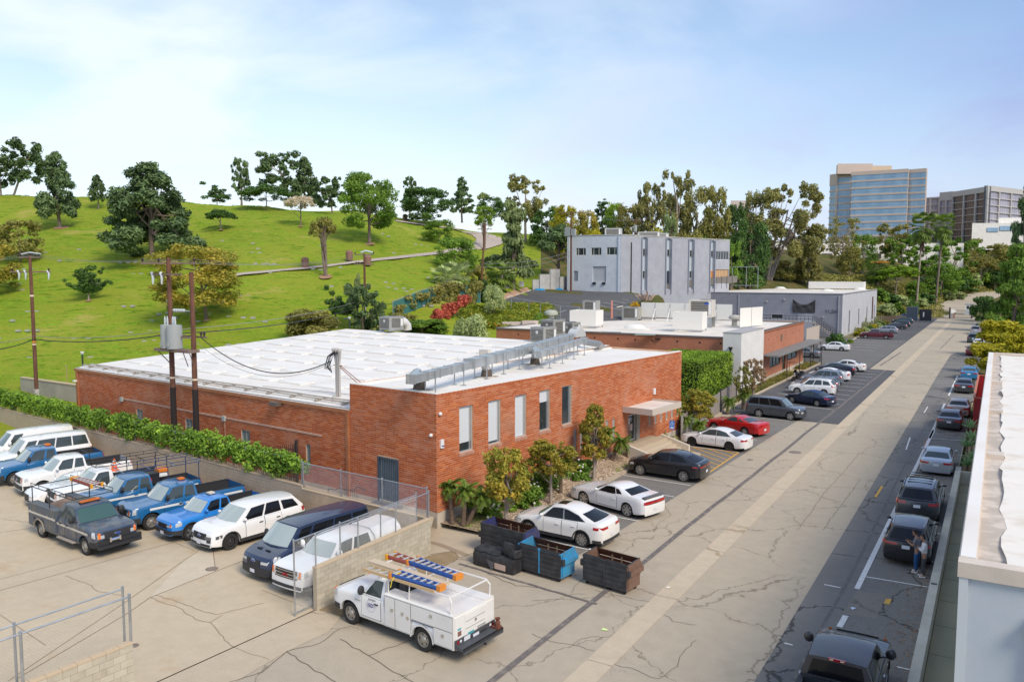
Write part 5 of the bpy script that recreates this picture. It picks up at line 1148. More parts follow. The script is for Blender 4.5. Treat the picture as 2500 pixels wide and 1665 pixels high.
rows.append([(-21.5,60.5,.2),(-19.6,60.6,.16)])
mb.grid(rows,flip=True);o=mb.bd('planter_earth',mat('planter_soil_green',(.15,.15,.05),.95,c2=(.30,.22,.12),scale=2,bump=.6,bscale=8));KS(o)
def kerb(pts,w=.16,h=.16,label=None,m=None):
 for a,b in zip(pts,pts[1:]):
  a,b=Vc((a[0],a[1])),Vc((b[0],b[1]));L=(b-a).length;n=max(1,int(L/3));an=atan2((b-a).y,(b-a).x)
  for k in RG(n):
   p=a+(b-a)*(k/n);o=BX(.004,L/n-.004,-w/2,w/2,-.1,h)('kerb',m or M_CURB,loc=(p.x,p.y,0),rz=an);KS(o)
kerb([(-19.5,31.4),(-19.5,47.9)],.24,.17);kerb([(-19.5,55.3),(-19.5,61.0)],.24,.17)
sheet('sidewalk',[(-21.1,27.7),(-20.4,28.7),(-19.7,28.1),(-19.4,29.5),(-19.45,30.9),(-22.95,30.95),(-22.95,28.2)],.022,M_SW)
mb=MB();strip([(-22.9,29.1),(-21.4,29.0),(-19.6,28.5)],.3,.030,mb);o=mb.bd('pavement_joint',mat('wet_stain',(.36,.27,.18),.8));KS(o)
sheet('dirt_patch',[(-21.05,20.9),(-19.9,20.9),(-19.55,22.2),(-19.6,26.5),(-19.75,28.1),(-20.4,28.7),(-21.05,27.5)],.020,mat('bare_dirt_patch',(.36,.26,.15),.95,c2=(.27,.2,.1),scale=2))
es=EM('entrance_steps',(0,0,0),0,'wide cream concrete steps with angled cheek walls below the entrance canopy','steps')
def w0(s,off,z):v=fpt(s,off);return(v[0],v[1],z)
def qd(mb,s0,s1,o0,o1,z0,z1):
 v=[w0(s0,o0,z0),w0(s1,o0,z0),w0(s1,o1,z0),w0(s0,o1,z0),w0(s0,o0,z1),w0(s1,o0,z1),w0(s1,o1,z1),w0(s0,o1,z1)]
 mb.add(v,HEX)
mb=MB();qd(mb,17.6,22.0,.02,1.35,-.1,1.05);mb.bd('landing',M_SW,es)
for k in RG(4):mb=MB();qd(mb,17.5,22.2,1.35+.36*k,1.35+.36*(k+1),-.1,.88-.17*k);mb.bd('step',mat('step_concrete',(.56,.47,.34),.9),es)
mb=MB();qd(mb,16.9,22.6,2.79,3.6,-.1,.17);mb.bd('step',MATS['step_concrete'],es)
for s in(17.3,22.0):
 mb=MB();a=[w0(s,.9,-.1),w0(s+.22,.9,-.1),w0(s+.22,3.0,-.1),w0(s,3.0,-.1),w0(s,.9,1.25),w0(s+.22,.9,1.25),w0(s+.22,3.0,.72),w0(s,3.0,.72)]
 mb.add(a,HEX);mb.bd('cheek_wall',mat('cheek_cream',(.66,.58,.46),.85),es)
sp=P(1605.5,1062);sgn=EM('accessible_parking_sign',Vc(w0(22.3,1.6,.3)),0,'blue and white wheelchair parking sign on a thin post by the entrance','sign')
TB([(0,0,0),(0,0,1.9)],.025,6)('post',M_GV,sgn)
Mx=MT((0,-.03,1.75))@MR(pi/2-.0,4,'X')
pl_=BX(-.17,.17,-.005,.005,-.42,.2)('plate',mat('sign_blue',(.01,.16,.55),.5),sgn);pl_.location=(0,-.03,1.75);pl_.rotation_euler=(0,0,.45)
mb=MB().lh([(.028,0),(.028,.004),(0,.004)],10,M=MT((0,.13,0)))
mb.tb([(0,.1,0),(-.005,.0,0),(.07,0,0),(.09,-.08,0)],.016,4)
mb.tb([(-.02,.05,0)]+[(-.02+.09*cos(a),-.045+.09*sin(a),0)for a in[2.2+i*.42 for i in RG(10)]],.011,4)
mb.box(-.12,.12,-.36,-.32,-.002,.004);mb.box(-.1,.1,-.29,-.25,-.002,.004)
sy=mb.bd('wheelchair_symbol',M_WP,pl_);sy.rotation_euler=(pi/2,0,0);sy.location=(0,-.008,0)
fz0=P(1678,1068);fz1=P(1798,985)
F0=P(1662,1078);F1=P(1757,1010);F2=P(1796,980)
for(a,b,lab)in((F0,F1,'weathered grey board fence left of its dark gate post'),(F1,F2,'weathered grey board fence right of its dark gate post')):
 L=(b-a).length;r_=EM('board_fence',a,atan2(b.y-a.y,b.x-a.x),lab,'fence');n=int(L/.22);rnd=RR(4)
 for k in RG(n):BX(k*L/n+.005,(k+1)*L/n-.005,-.02+rnd.uniform(-.01,.01),.02,0,1.95+rnd.uniform(-.05,.05))('board',mat('weathered_board',(.25,.215,.19),.9,c2=(.34,.30,.27),scale=1.5,stretch=(3,3,.4)),r_)
 BX(L-.06,L+.06,-.1,.06,0,2.25)('post',mat('dark_post',(.05,.045,.04),.8),r_)
q=[P(1812,962),P(1835,958),P(1867,962),P(1850,975)]
sheet('sidewalk',[(-22.5,82.6),(-22.5,92),(-20.9,92),(-20.9,75),(-22.0,70.5)],.02,mat('low_planting',(.16,.17,.05),.95,c2=(.28,.22,.10),scale=1.2,bump=.8,bscale=5))
sheet('lawn_patch',[(-22.5,92),(-22.5,116),(-20.7,116),(-20.8,92)],.03,mat('patch_grass',(.16,.19,.035),.95,c2=(.28,.20,.08),scale=.8,bump=.8,bscale=5))
kerb([(-19.45,66.3),(-20.6,67.4),(-20.85,75),(-20.75,100),(-20.7,116.5),(-22.5,119)],.24,.16)
sheet('sidewalk',[(-22.6,104),(-22.6,107.5),(-20.7,107.5),(-20.7,104)],.045,M_SW)
gt=EM('mesh_gate',(-22.6,115.5,0),0,'tall black mesh gate at the end of the further brick building','gate');
for x in(0,1.1,2.2):TB([(x,0,0),(x,0,2.8)],.05,5)('post',M_BK,gt)
mb=MB()
for i in RG(22):mb.box(.05+i*.1,.075+i*.1,-.01,.01,.1,2.7)
for i in RG(10):mb.box(0,2.2,-.012,.012,.1+i*.29,.125+i*.29)
mb.bd('mesh_panel',M_BK,gt);BX(.7,1.1,-.03,-.02,1.7,2.3)('notice',M_WP,gt)
hr=EM('handrail',(-21.9,104,0),0,'dark curved handrail at the entrance of the further brick building','handrail');mb=MB()
for y_ in(0,1.6):mb.tb([(-.6,y_,1.2),(0,y_,1.2),(.9,y_,.9),(1.0,y_,.0)],.03,5);mb.tb([(-.6,y_,0),(-.6,y_,1.2)],.03,5)
mb.bd('rail',mat('rail_maroon',(.06,.03,.03),.6),hr)
# end of the street: gate, hut, sheds
GA=EM('street_gate',P(2262,778),0,'black steel sliding gate across the far end of the street','gate');a=P(2262,778);b=P(2372,778);L=(b-a).length;GA.rotation_euler=(0,0,atan2(b.y-a.y,b.x-a.x))
GA.location=a
for k in RG(int(L/.28)):BX(k*.28,k*.28+.03,-.02,.02,.1,2.4)('picket',M_BK,GA)
for z in(.15,2.3):BX(0,L,-.03,.03,z,z+.07)('rail',M_BK,GA)
for x in(0,L*.51,L):BX(x-.14,x+.14,-.14,.14,0,3.1 if 0<x<L else 2.6)('post',M_BK,GA)
MB().box(L*.53,L*.53+.95,-.12,-.06,1.5,2.6).box(L*.53+.95,L*.53+1.45,-.12,-.06,1.8,2.3).bd('sign_board',M_WP,GA)
bx=EM('gate_control_box',P(2322,777),0,'white and orange gate control cabinet behind the centre post of the street gate','cabinet');BX(-.4,.4,1,1.7,0,1.5)('cabinet',mat('cabinet_white',(.55,.52,.5),.6),bx);BX(.5,.8,1,1.4,0,1.7)('barrier_motor',mat('orange_rust',(.42,.15,.08),.7),bx)
hut=EM('guard_hut',P(2366,770),0,'small white guard hut with two windows beside the street gate','hut');hut.location=P(2366,772)
BX(-1.1,1.2,0,2,0,3.4)('wall',M_WP,hut);BX(-1.25,1.35,-.15,2.15,3.4,3.6)('roof',mat('hut_roof',(.4,.4,.4),.7),hut)
for x in(-.75,.1):BX(x,x+.65,-.03,0,2.1,3.0)('window',M_GL,hut)
BX(-.9,1.1,-.04,-.0,.15,1.6)('door',mat('hut_door',(.6,.61,.62),.5),hut)
sh=EM('utility_shed',P(2228,775),0,'dark blue grey box shed beside the palm at the end of the street','shed');sh.location=P(2229,783)
BX(-1.6,1.0,0,2.2,0,3.6)('cabinet',mat('shed_slate',(.075,.10,.125),.6),sh);BX(.98,1.06,-.05,.05,0,3.8)('post',M_GV,sh)
BX(1.4,4.2,1.2,1.4,0,3.0)('black_panel',M_BK,sh);BX(2.2,2.5,1.15,1.2,1.0,2.3)('sign',M_WP,sh)
rs_=hill(2285,757,200)[0];
o=MB().add([(0,0,0),(2.6,0,.0),(2.3,2.4,.0),(.4,2.4,.0)],[(0,1,2,3)]).bd('road_marking',mat('pink_marking',(.75,.40,.36),.8),loc=hill(2281,760,200)[0]+Vc((0,0,.25)));KS(o)
ob=EM('orange_barrier',P(2424,803),0,'orange plastic barrier at the far right behind the parked suvs','barrier');MB().add([(-.9,-.3,0),(.9,-.3,0),(.9,.3,0),(-.9,.3,0),(-.8,-.1,1.3),(.8,-.1,1.3),(.8,.1,1.3),(-.8,.1,1.3)],[(0,1,5,4),(1,2,6,5),(2,3,7,6),(3,0,4,7),(4,5,6,7)]).bd('body',mat('barrier_orange',(.75,.28,.03),.5),ob)
tw=EM('tan_wall',P(2398,795),0,'low tan wall panel right of the green hedge at the street end','wall');MB().add([(0,0,0),(8.5,0,0),(8.5,0,1.4),(5,0,2.4),(2,0,2.4),(0,0,1.2),(0,.2,0),(8.5,.2,0),(8.5,.2,1.4),(5,.2,2.4),(2,.2,2.4),(0,.2,1.2)],[(0,1,2,3,4,5),(11,10,9,8,7,6),(5,4,10,11),(4,3,9,10),(3,2,8,9)]).bd('panel',mat('tan_panel',(.48,.37,.28),.9),tw);BX(3.2,4,-.05,0,1.3,2.0)('notice',M_WP,tw)
# concrete wall and lamp behind the ivy at left
cwall=EM('concrete_wall',PD(75,965,73),0,'pale concrete wall at the foot of the cemetery lawn, left of the brick building','wall')
a=Vc(colpt(40,76));b=Vc(colpt(196,70));d2=b-a;cwall.location=(a.x,a.y,0);cwall.rotation_euler=(0,0,atan2(d2 .y,d2 .x));BX(0,d2 .length,-.15,.15,-.3,2.5)('panel',mat('old_concrete',(.50,.44,.37),.9,c2=(.40,.35,.30),scale=.8),cwall)
BX(0,d2 .length,-.2,.2,2.5,2.6)('coping',M_CAP,cwall)
lamp=EM('lamp_post',PD(192,915,74),0,'short dark post with a white cap light behind the left end of the white roof','lamp post');lamp.location=(*colpt(192,75),.8);top=PD(192,858,75).z-.8
TB([(0,0,0),(0,0,top-.2)],.09,6)('post',mat('dark_green_post',(.03,.06,.04),.6),lamp);LT([(.12,top-.25),(.2,top-.05),(0,top)],8)('lamp_head',M_WP,lamp)
lamp=EM('lamp_post',(*colpt(851,88),3.0),0,'short dark post with a white cap light behind the far corner of the white roof','lamp post');top=PD(851,773,88).z-3
TB([(0,0,0),(0,0,top-.2)],.09,6)('post',MATS['dark_green_post'],lamp);LT([(.12,top-.25),(.2,top-.05),(0,top)],8)('lamp_head',M_WP,lamp)
bar=EM('bent_post',(*colpt(152,72),.8),0,'thin rusty bent steel post beside the left end of the brick building','post');top=PD(150,890,72).z-.8;TB([(.0,0,0),(-.05,0,top-.3),(-.2,.0,top)],.035,5)('shaft',mat('rusty_tan',(.42,.28,.16),.8),bar)
# utility poles and wires
M_POLE=mat('creosoted_pole',(.115,.05,.03),.9,c2=(.19,.085,.05),scale=2.5,stretch=(4,4,.5),coord='obj');M_PDARK=mat('pole_tarred',(.022,.016,.014),.85);M_XA=mat('crossarm_wood',(.24,.18,.14),.9,c2=(.17,.11,.08),scale=3);M_INS=mat('insulator_brown',(.035,.015,.015),.35);M_SLV=mat('insulator_grey',(.55,.60,.60),.4)
M_TAG=mat('pole_tag_cream',(.75,.62,.45),.7);M_OTAG=mat('pole_tag_orange',(.75,.33,.03),.6);M_CAN=mat('transformer_grey',(.36,.38,.36),.5)
def pole(px_t,py_t,px_b,d,zb,label,r=.16,dark=None,bands=(),lean=0):
 b=Vc((*colpt(px_b,d),zb));t=PD(px_t,py_t,d);H_=t.z-zb;top=Vc((t.x-b.x,t.y-b.y,H_))if lean else Vc((0,0,H_))
 if not lean:b.x,b.y=colpt((px_t+px_b)/2,d)
 ro=EM('utility_pole',b,0,label,'utility pole');TB([(0,0,-.5),tuple(top*.5),tuple(top)],[r,r*.86,r*.68],10)('shaft',M_POLE,ro,smooth=60)
 if dark:TB([(0,0,-.4),tuple(top*dark)],[r*1.03,r*.93+.004],10)('tarred_base',M_PDARK,ro,smooth=60)
 for h,m,hh in bands:TB([tuple(top*h),tuple(top*h+Vc((0,0,hh)))],r*.95,10)('band',m,ro)
 return ro,H_,top
def crossarm(ro,z,L,ang,x0=None,ins=(),hang=(),t=.11,y=0):
 mb=MB();M=MT((0,0,z))@MR(ang,4,'Z');mb.box((-L/2 if x0 is None else x0),(L/2 if x0 is None else x0+L),-t/2+y,t/2+y,-t/2,t/2,0,M);ca=mb.bd('crossarm',M_XA,ro)
 for x in ins:LT([(.0,.07),(.05,.07),(.045,.16),(.085,.19),(.09,.25),(.05,.30),(0,.31)],8,M=M@MT((x,y,0)))('insulator',M_INS,ca,smooth=60)
 for x in hang:TB([tuple(M@Vc((x,y,.12))),tuple(M@Vc((x+.15,y,-.1))),tuple(M@Vc((x+.1,y,-.62)))],[.09,.10,.05],6)('fuse_cutout',M_SLV,ca,smooth=60)
 return M
WANG=HEAD
pA,hA,_=pole(66,624,84,66.5,.9,'tall brown utility pole with two crossarms standing alone at left behind the ivy',.17,bands=((.43,M_TAG,.12),(.82-.0,M_OTAG,.0),))
pA_top=hA
TB([(0,0,0),(0,0,1.9)],.19,10)('white_wrap',mat('peeling_white_paint',(.66,.65,.64),.8,c2=(.4,.35,.3),scale=5),pA)
crossarm(pA,hA-.15,1.7,WANG,ins=(-.75,.75,.1));crossarm(pA,hA-1.35,3.4,WANG,ins=(-1.5,1.5),hang=(-1.1,-.55,1.35))
TB([(-.7,0,hA+.1),(0,0,hA+.25),(.9,0,hA+.12)],.06,5)('grey_bus',M_SLV,pA).rotation_euler=(0,0,WANG)
for z,m in((hA*.45+0,M_OTAG),(hA*.745,M_TAG)):
 TB([(0,0,z-.07),(0,0,z+.07)],.165,10)('band',m,pA)
def alley_pt(px,off):
 o=O1-Vc((*(e1*off),0));a,z=onwall(px,1060,(o.x,o.y),e2);return o+Vc((*(e2*a),0))
def polexy(b,px_t,py_t,zb,label,r,dark):
 f=-b.x*sin(HEAD)+b.y*cos(HEAD);t=PD(px_t,py_t,f);b=Vc((b.x,b.y,zb));H_=t.z-zb
 ro=EM('utility_pole',b,0,label,'utility pole');TB([(0,0,-.3),(0,0,H_*.5),(0,0,H_)],[r,r*.88,r*.7],10)('shaft',M_POLE,ro,smooth=60)
 TB([(0,0,-.3),(0,0,H_*dark)],[r*1.04,r*.95+.004],10)('tarred_base',M_PDARK,ro,smooth=60)
 TB([(0,0,H_*dark+.55),(0,0,H_*dark+.66)],r*.97,10)('band',M_TAG,ro);return ro,H_,f
pB,hB,fB=polexy(alley_pt(426,1.5),417,629,.6,'left of the paired brown utility poles carrying the grey transformer',.18,.37)
pC,hC,fC=polexy(alley_pt(480,1.3),473,664,.6,'right of the paired brown utility poles carrying the grey transformer',.18,.40)
dv=pC.location-pB.location;aBC=atan2(dv.y,dv.x);sep_=Vc((dv.x,dv.y)).length
crossarm(pB,hB-.35,3.4,WANG,ins=(-1.6,-.6,1.6));crossarm(pB,PD(417,670,fB).z-.6,3.0,aBC,x0=-1.5,ins=(),hang=(-1.45,-.55),y=-.2)
mb=MB();z1_=PD(417,757,fB).z-.6;z1_=PD(430,760,fB).z-.6
m_=MB();zz=PD(445,757,fB).z-.6;M=MT((0,0,zz))@MR(aBC,4,'Z')
m_.tb([tuple(M@Vc((.2,0,0))),tuple(M@Vc((sep_-.2,0,-.02)))],.02,4)
for i in RG(5):m_.lh([(.02,-.1),(.10,-.05),(.10,.05),(.02,.1)],8,M=M@MT((.45+i*.22,0,0))@MR(pi/2,4,'Y'))
m_.bd('insulator_string',M_SLV,pB,smooth=60)
zt=PD(430,852,fB).z-.6;zt2=PD(430,820,fB).z-.6
crossarm(pB,zt2,3.2,aBC,x0=-.9,y=-.28);crossarm(pC,PD(500,823,fC).z-.6,2.4,aBC,x0=-1.5,ins=(.4,.7),y=.25)
mb=MB();M=MT((0,0,zt))@MR(aBC,4,'Z');mb.box(-.7,sep_+.5,-.75,.05,-.08,.08,0,M);mb.bd('platform',M_XA,pB)
mb=MB()
for x in(-.5,sep_-.2):mb.tb([tuple(M@Vc((x,-.6,-.08))),tuple(M@Vc((max(0,x)*.8,0,-1.0)))],.03,4)
mb.tb([tuple(M@Vc((sep_+.4,-.6,-.08))),tuple(M@Vc((sep_,0,-1.0)))],.03,4);mb.bd('brace',M_XA,pB)
tr=EM('transformer',pB.location+Vc((0,0,zt+.08)),aBC,'pair of pale grey pole transformers on a timber platform between the two poles','transformer')
for k,(x,s)in EN(((.22,.36),(.98,.46))):
 tk_=MB().lh([(0,0),(s,.03),(s,1.35),(s*.97,1.45),(0,1.5)],16,M=MT((x,-.45,0))).box(x-.1,x+.1,-.45-s-.06,-.45-s,.2,.4).bd('tank',M_CAN,tr,smooth=40)
 for j in(-1,1)if k==0 else(-1,0,1):
  LT([(.03,0),(.07,.05),(.05,.15),(.07,.2),(.05,.3),(.06,.35),(.02,.55)],8,M=MT((x+j*.12,-.45,1.45)))('bushing',M_SLV,tk_,smooth=60)
pD,hD,_=pole(890,619,890,97,5.0,'brown utility pole rising behind the dark pines beyond the white roof',.17);crossarm(pD,hD-.15,2.3,WANG,ins=(-1.1,1.1));crossarm(pD,hD-1.3,2.4,WANG,ins=(-1,-.7))
TB([(-.4,0,hD+.1),(.2,0,hD+.3),(1.0,0,hD+.1)],.12,5)('grey_bus',M_SLV,pD).rotation_euler=(0,0,WANG);TB([(.15,-.1,.5),(.15,-.1,hD*.5)],.06,5)('riser_pipe',M_SLV,pD)
pE,hE,tE=pole(1184,545,1172,122,7.8,'slim dark utility pole leaning right beside the ivy fence',.17,lean=1)
M=crossarm(pE,hE-.3,2.4,WANG,ins=());crossarm(pE,hE-.9,2.2,WANG);[setattr(c,'location',(tE.x*.97,tE.y*.97,0))for c in pE.children if c.name.startswith('crossarm')]
pF,hF,_=pole(1398,516,1390,152,8.9,'utility pole with transformer at the left corner of the two storey building',.2);crossarm(pF,hF-.3,5.0,WANG-.3,ins=(-2.3,0,2.3));crossarm(pF,hF-2.2,2.4,WANG)
MB().box(-1.2,-.1,-.4,.3,hF-4.6,hF-3.0).box(.1,.9,-.3,.3,hF-4.5,hF-3.3).bd('transformer_tank',M_CAN,pF)
TB([(-.35,-.2,0),(-.35,-.2,hF-5)],.12,6)('riser_pipe',mat('riser_light',(.5,.52,.53),.5),pF)
pG,hG,_=pole(1551,534,1551,178,9,'utility pole with white can transformer showing above the two storey building roof',.2);crossarm(pG,hG-.4,3.4,WANG,ins=(-1.5,0,1.5));LT([(0,hG-2.9),(.4,hG-2.9),(.4,hG-1.5),(0,hG-1.4)],10,M=MT((0,-.4,0)))('transformer_tank',M_CAN,pG)
mb=MB()
def cat(a,b,sag,r,m,label,n=14,grp='overhead wires'):
 a,b=Vc(a),Vc(b);mb=MB().tb([a.lerp(b,i/n)-Vc((0,0,sag*4*(i/n)*(1-i/n)))for i in RG(n+1)],r,4)
 o=mb.bd('overhead_wire',m);tag(o,label,'wire',grp)
M_WB=mat('black_cable',(.02,.02,.022),.6);M_WG=mat('grey_cable',(.25,.26,.25),.6)
LA=pA.location;LB_=pB.location;LC=pC.location;LD=pD.location;LE=pE.location;LF=pF.location;LG=pG.location
zA=PD(78,828,66.5).z;zB=PD(430,815,fB).z;zD=PD(840,745,97).z
wl0=PD(-60,858,60);
cat(wl0,(LA.x,LA.y,zA),.25,.035,M_WB,'thick black cable from the left frame edge to the lone utility pole');cat((LA.x,LA.y,zA),(LB_.x,LB_.y,zB),.35,.035,M_WB,'thick black cable from the lone pole to the paired poles');cat((LB_.x,LB_.y,zB),(LD.x,LD.y,zD),.6,.035,M_WB,'thick black cable from the paired poles towards the pole behind the pines')
zA2=PD(78,820,66.5).z;zB2=PD(430,806,fB).z
cat(PD(-60,838,60),(LA.x,LA.y,zA2),.2,.02,M_WG,'thin grey cable from the left frame edge to the lone utility pole');cat((LA.x,LA.y,zA2),(LB_.x,LB_.y,zB2),.3,.02,M_WG,'thin grey cable between the lone pole and the paired poles');cat((LB_.x,LB_.y,zB2),(LD.x,LD.y,zD+.7),.5,.02,M_WG,'thin grey cable between the paired poles and the pole behind the pines')
cat((LD.x,LD.y,zD),(LE.x,LE.y,PD(1176,650,122).z),1.6,.035,M_WB,'thick black cable from the pines pole up to the leaning slim pole');cat((LE.x,LE.y,PD(1180,643,122).z),(LF.x,LF.y,PD(1392,613,152).z),.8,.03,M_WG,'grey cable from the leaning pole to the pole by the two storey building');cat((LE.x,LE.y,PD(1180,650,122).z),(LF.x,LF.y,PD(1392,622,152).z),1.0,.03,M_WG,'lower grey cable from the leaning pole to the pole by the two storey building')
for k in(-1,0,1):cat((LA.x+k*.7,LA.y+k*.4,.9+hA+.1),(LB_.x+k*1.3,LB_.y+k*.8,.6+hB-.1),.35,.008,M_WG,'thin high wire between the lone pole and the paired poles',grp='thin high wires');cat(PD(-80,635,60)+Vc((k*.7,0,0)),(LA.x+k*.7,LA.y+k*.4,.9+hA+.1),.2,.008,M_WG,'thin high wire from the left frame edge to the lone pole',grp='thin high wires left');cat((LB_.x+k*1.3,LB_.y+k*.8,.6+hB-.1),(LD.x+k*.9,LD.y+k*.5,5.0+hD),.8,.008,M_WG,'thin high wire between the paired poles and the pines pole',grp='thin high wires middle');cat((LF.x+k*2,LF.y+k,8.9+hF),(LG.x+k*1.5,LG.y+k,9+hG-.2),.8,.012,M_WG,'thin high wire above the two storey building',grp='thin high wires right')
mt=O1+Vc((*(e1*1.9+e2*9.35),rz_(1.9)+2.0))+Vc((*(-e1*.1+e2*.5),0));cat((LC.x+.4,LC.y+.2,PD(505,823,fC).z),mt,1.35,.03,M_WB,'sagging black service cable from the transformer poles to the roof mast',20,None)
cat((LC.x+.1,LC.y+.1,PD(485,835,fC).z),(mt.x,mt.y,mt.z-.1),1.38,.014,M_WG,'thin messenger wire beside the sagging service cable to the roof mast',20,None)
pts=[hill(*c7(x,y),95)[0]for x,y in((215,655),(430,672),(780,752),(1000,770))]
pts=[hill(*c7(x,y),95)[0]for x,y in((60,610),(225,655),(430,690),(560,715),(790,755),(1010,775))]
cfz=EM('rail_fence',pts[0],0,'galvanised pipe rail fence along the lower edge of the upper car park','fence')
allp=[]
for a,b in zip(pts,pts[1:]):
 n=max(1,int((b-a).length/3));allp+=[a.lerp(b,i/n)for i in RG(n)]
allp.append(pts[-1])
for p in allp[1:]:mb=MB();q=p-pts[0];mb.tb([q,q+Vc((0,0,2.0))],.05,5);mb.bd('post',M_GV,cfz)
for z in(.15,1.95):TB([p-pts[0]+Vc((0,0,z))for p in allp[1:]],.035,4)('rail',M_GV,cfz)
for(x,y),l in(((182,415),'white board on two legs, left on the car park verge'),((345,395),'white board, right one on the car park verge')):
 p=hill(*c7(x,y+15),95)[0];s_=EM('sign_board',p,WANG,l,'sign');BX(-.45,.45,-.03,.03,.5,1.5)('board',M_WP,s_);MB().box(-.3,-.25,-.02,.02,0,.5).box(.25,.3,-.02,.02,0,.5).bd('leg',M_XA,s_)
for(x,y),l in(((555,412),'flat blue tarp bundle left on the concrete apron of the car park'),((758,405),'flat blue tarp bundle right on the concrete apron of the car park')):
 p=hill(*c7(x,y+8),95)[0];mb=MB().lh([(0,.35),(.8,.3),(1.2,0)],8);tag(mb.bd('tarp_bundle',mat('tarp_blue',(.02,.28,.55),.6),loc=p),l,'tarp')
rc=hill(*c7(1380,745),95)[0];tc_=EM('traffic_post',rc+Vc((0,0,.0)),0,'slim pink orange post standing on the upper car park','post');LT([(.28,0),(.2,.2),(.14,2.6),(0,2.7)],8)('shaft',mat('faded_orange',(.62,.25,.20),.6),tc_)
# vehicles
M_TY=mat('tyre_rubber',(.022,.021,.020),.85);M_UN=mat('underbody_black',(.012,.012,.013),.9);M_PL=mat('black_plastic',(.03,.03,.032),.6)
M_CARGL=mat('car_glass',(.05,.065,.065),.06,spec=.6);M_WIND=mat('windscreen_glass',(.14,.19,.185),.05,spec=1.0,coat=1);M_TI=mat('tinted_glass',(.008,.009,.011),.08,spec=.35)
M_CH=mat('chrome',(.70,.70,.69),.2,1.0);M_SILV=mat('rim_silver',(.52,.52,.51),.3,.8);M_RDK=mat('rim_dark',(.06,.06,.065),.35,.6);M_STEELW=mat('steel_wheel',(.40,.38,.34),.45,.6)
M_HEAD=mat('headlight_lens',(.60,.62,.62),.08,.2,coat=1);M_TAIL=mat('taillight_lens',(.42,.006,.010),.15,coat=1);M_AMB=mat('amber_lens',(.85,.20,.02),.2,coat=.5);M_PLATE=mat('licence_plate',(.74,.75,.78),.5);M_OVAL=mat('oval_badge',(.02,.07,.30),.3,coat=1)
_wh={}
def wheel_mesh(r,style):
 if(r,style)in _wh:return _wh[(r,style)]
 w=.115;big=style in('spoke7','mesh','spoke10','star5','spoke8');rr=r*(.80 if style in('spoke7',)else.72 if big else.62)
 tyre=MB().lh([(rr,-w*.85),(r*.90,-w),(r*.97,-w*.85),(r,-w*.5),(r,w*.5),(r*.97,w*.85),(r*.90,w),(rr,w*.85),(rr*.98,w*.2)],26,ax='y').mesh('wheel',M_TY,40)
 m={'steel':M_STEELW,'dark':M_RDK,'police':M_RDK,'hub':M_SILV}.get(style,M_SILV)
 b=MB().lh([(rr,w*.82),(rr*.93,w*.80),(rr*.90,w*.35)],26,ax='y')
 if style in('steel','police','hub'):
  b.lh([(rr*.90,w*.35),(rr*.80,w*.55),(rr*.45,w*.62),(rr*.38,w*.9),(rr*.30,w*1.0),(0,w*1.0)],20,ax='y')
 else:
  b.lh([(rr*.20,w*.62),(rr*.16,w*.80),(0,w*.80)],10,ax='y')
  n={'spoke7':7,'mesh':20,'spoke10':10,'star5':5,'spoke8':8,'spoke5':5,'dark':5}.get(style,5);sw={'mesh':.022,'spoke10':.035,'spoke8':.045,'star5':.07,'spoke7':.055}.get(style,.06)
  for i in RG(n):
   a=2*pi*i/n;c_,s_=cos(a),sin(a);tw=.25 if style=='mesh' and i%2 else(-.25 if style=='mesh' else 0)
   p=[(rr*.12,-sw*.7),(rr*.92,-sw+tw*rr*.5),(rr*.92,sw+tw*rr*.5),(rr*.12,sw*.7)]
   top=[(x*c_-y*s_,w*(.78 if k in(0,3)else.72),x*s_+y*c_)for k,(x,y)in EN(p)];bot=[(x,w*.45,z)for x,y,z in top]
   b.add(top+bot,[(0,1,2,3),(0,4,5,1),(2,6,7,3)])
 rim=b.mesh('rim',m,35)
 d=MB().lh([(rr*.92,w*.30),(0,w*.30)],18,ax='y')
 if style in('steel','police'):
  for i in RG(5 if style=='steel' else 8):
   a=2*pi*(i+.5)/(5 if style=='steel' else 8);cx_,cz_=rr*.66*cos(a),rr*.66*sin(a);d.lh([(rr*.13,w*.60),(0,w*.605)],8,M=MT((cx_,0,cz_)),ax='y')
 disc=d.mesh('brake_disc',mat('brake_dark',(.035,.033,.03),.7))
 _wh[(r,style)]=(tyre,rim,disc);return _wh[(r,style)]
def interp(pts,x):
 if x<=pts[0][0]:return pts[0][1]
 for a,b in zip(pts,pts[1:]):
  if x<=b[0]:t=(x-a[0])/(b[0]-a[0]);return a[1]+(b[1]-a[1])*t
 return pts[-1][1]
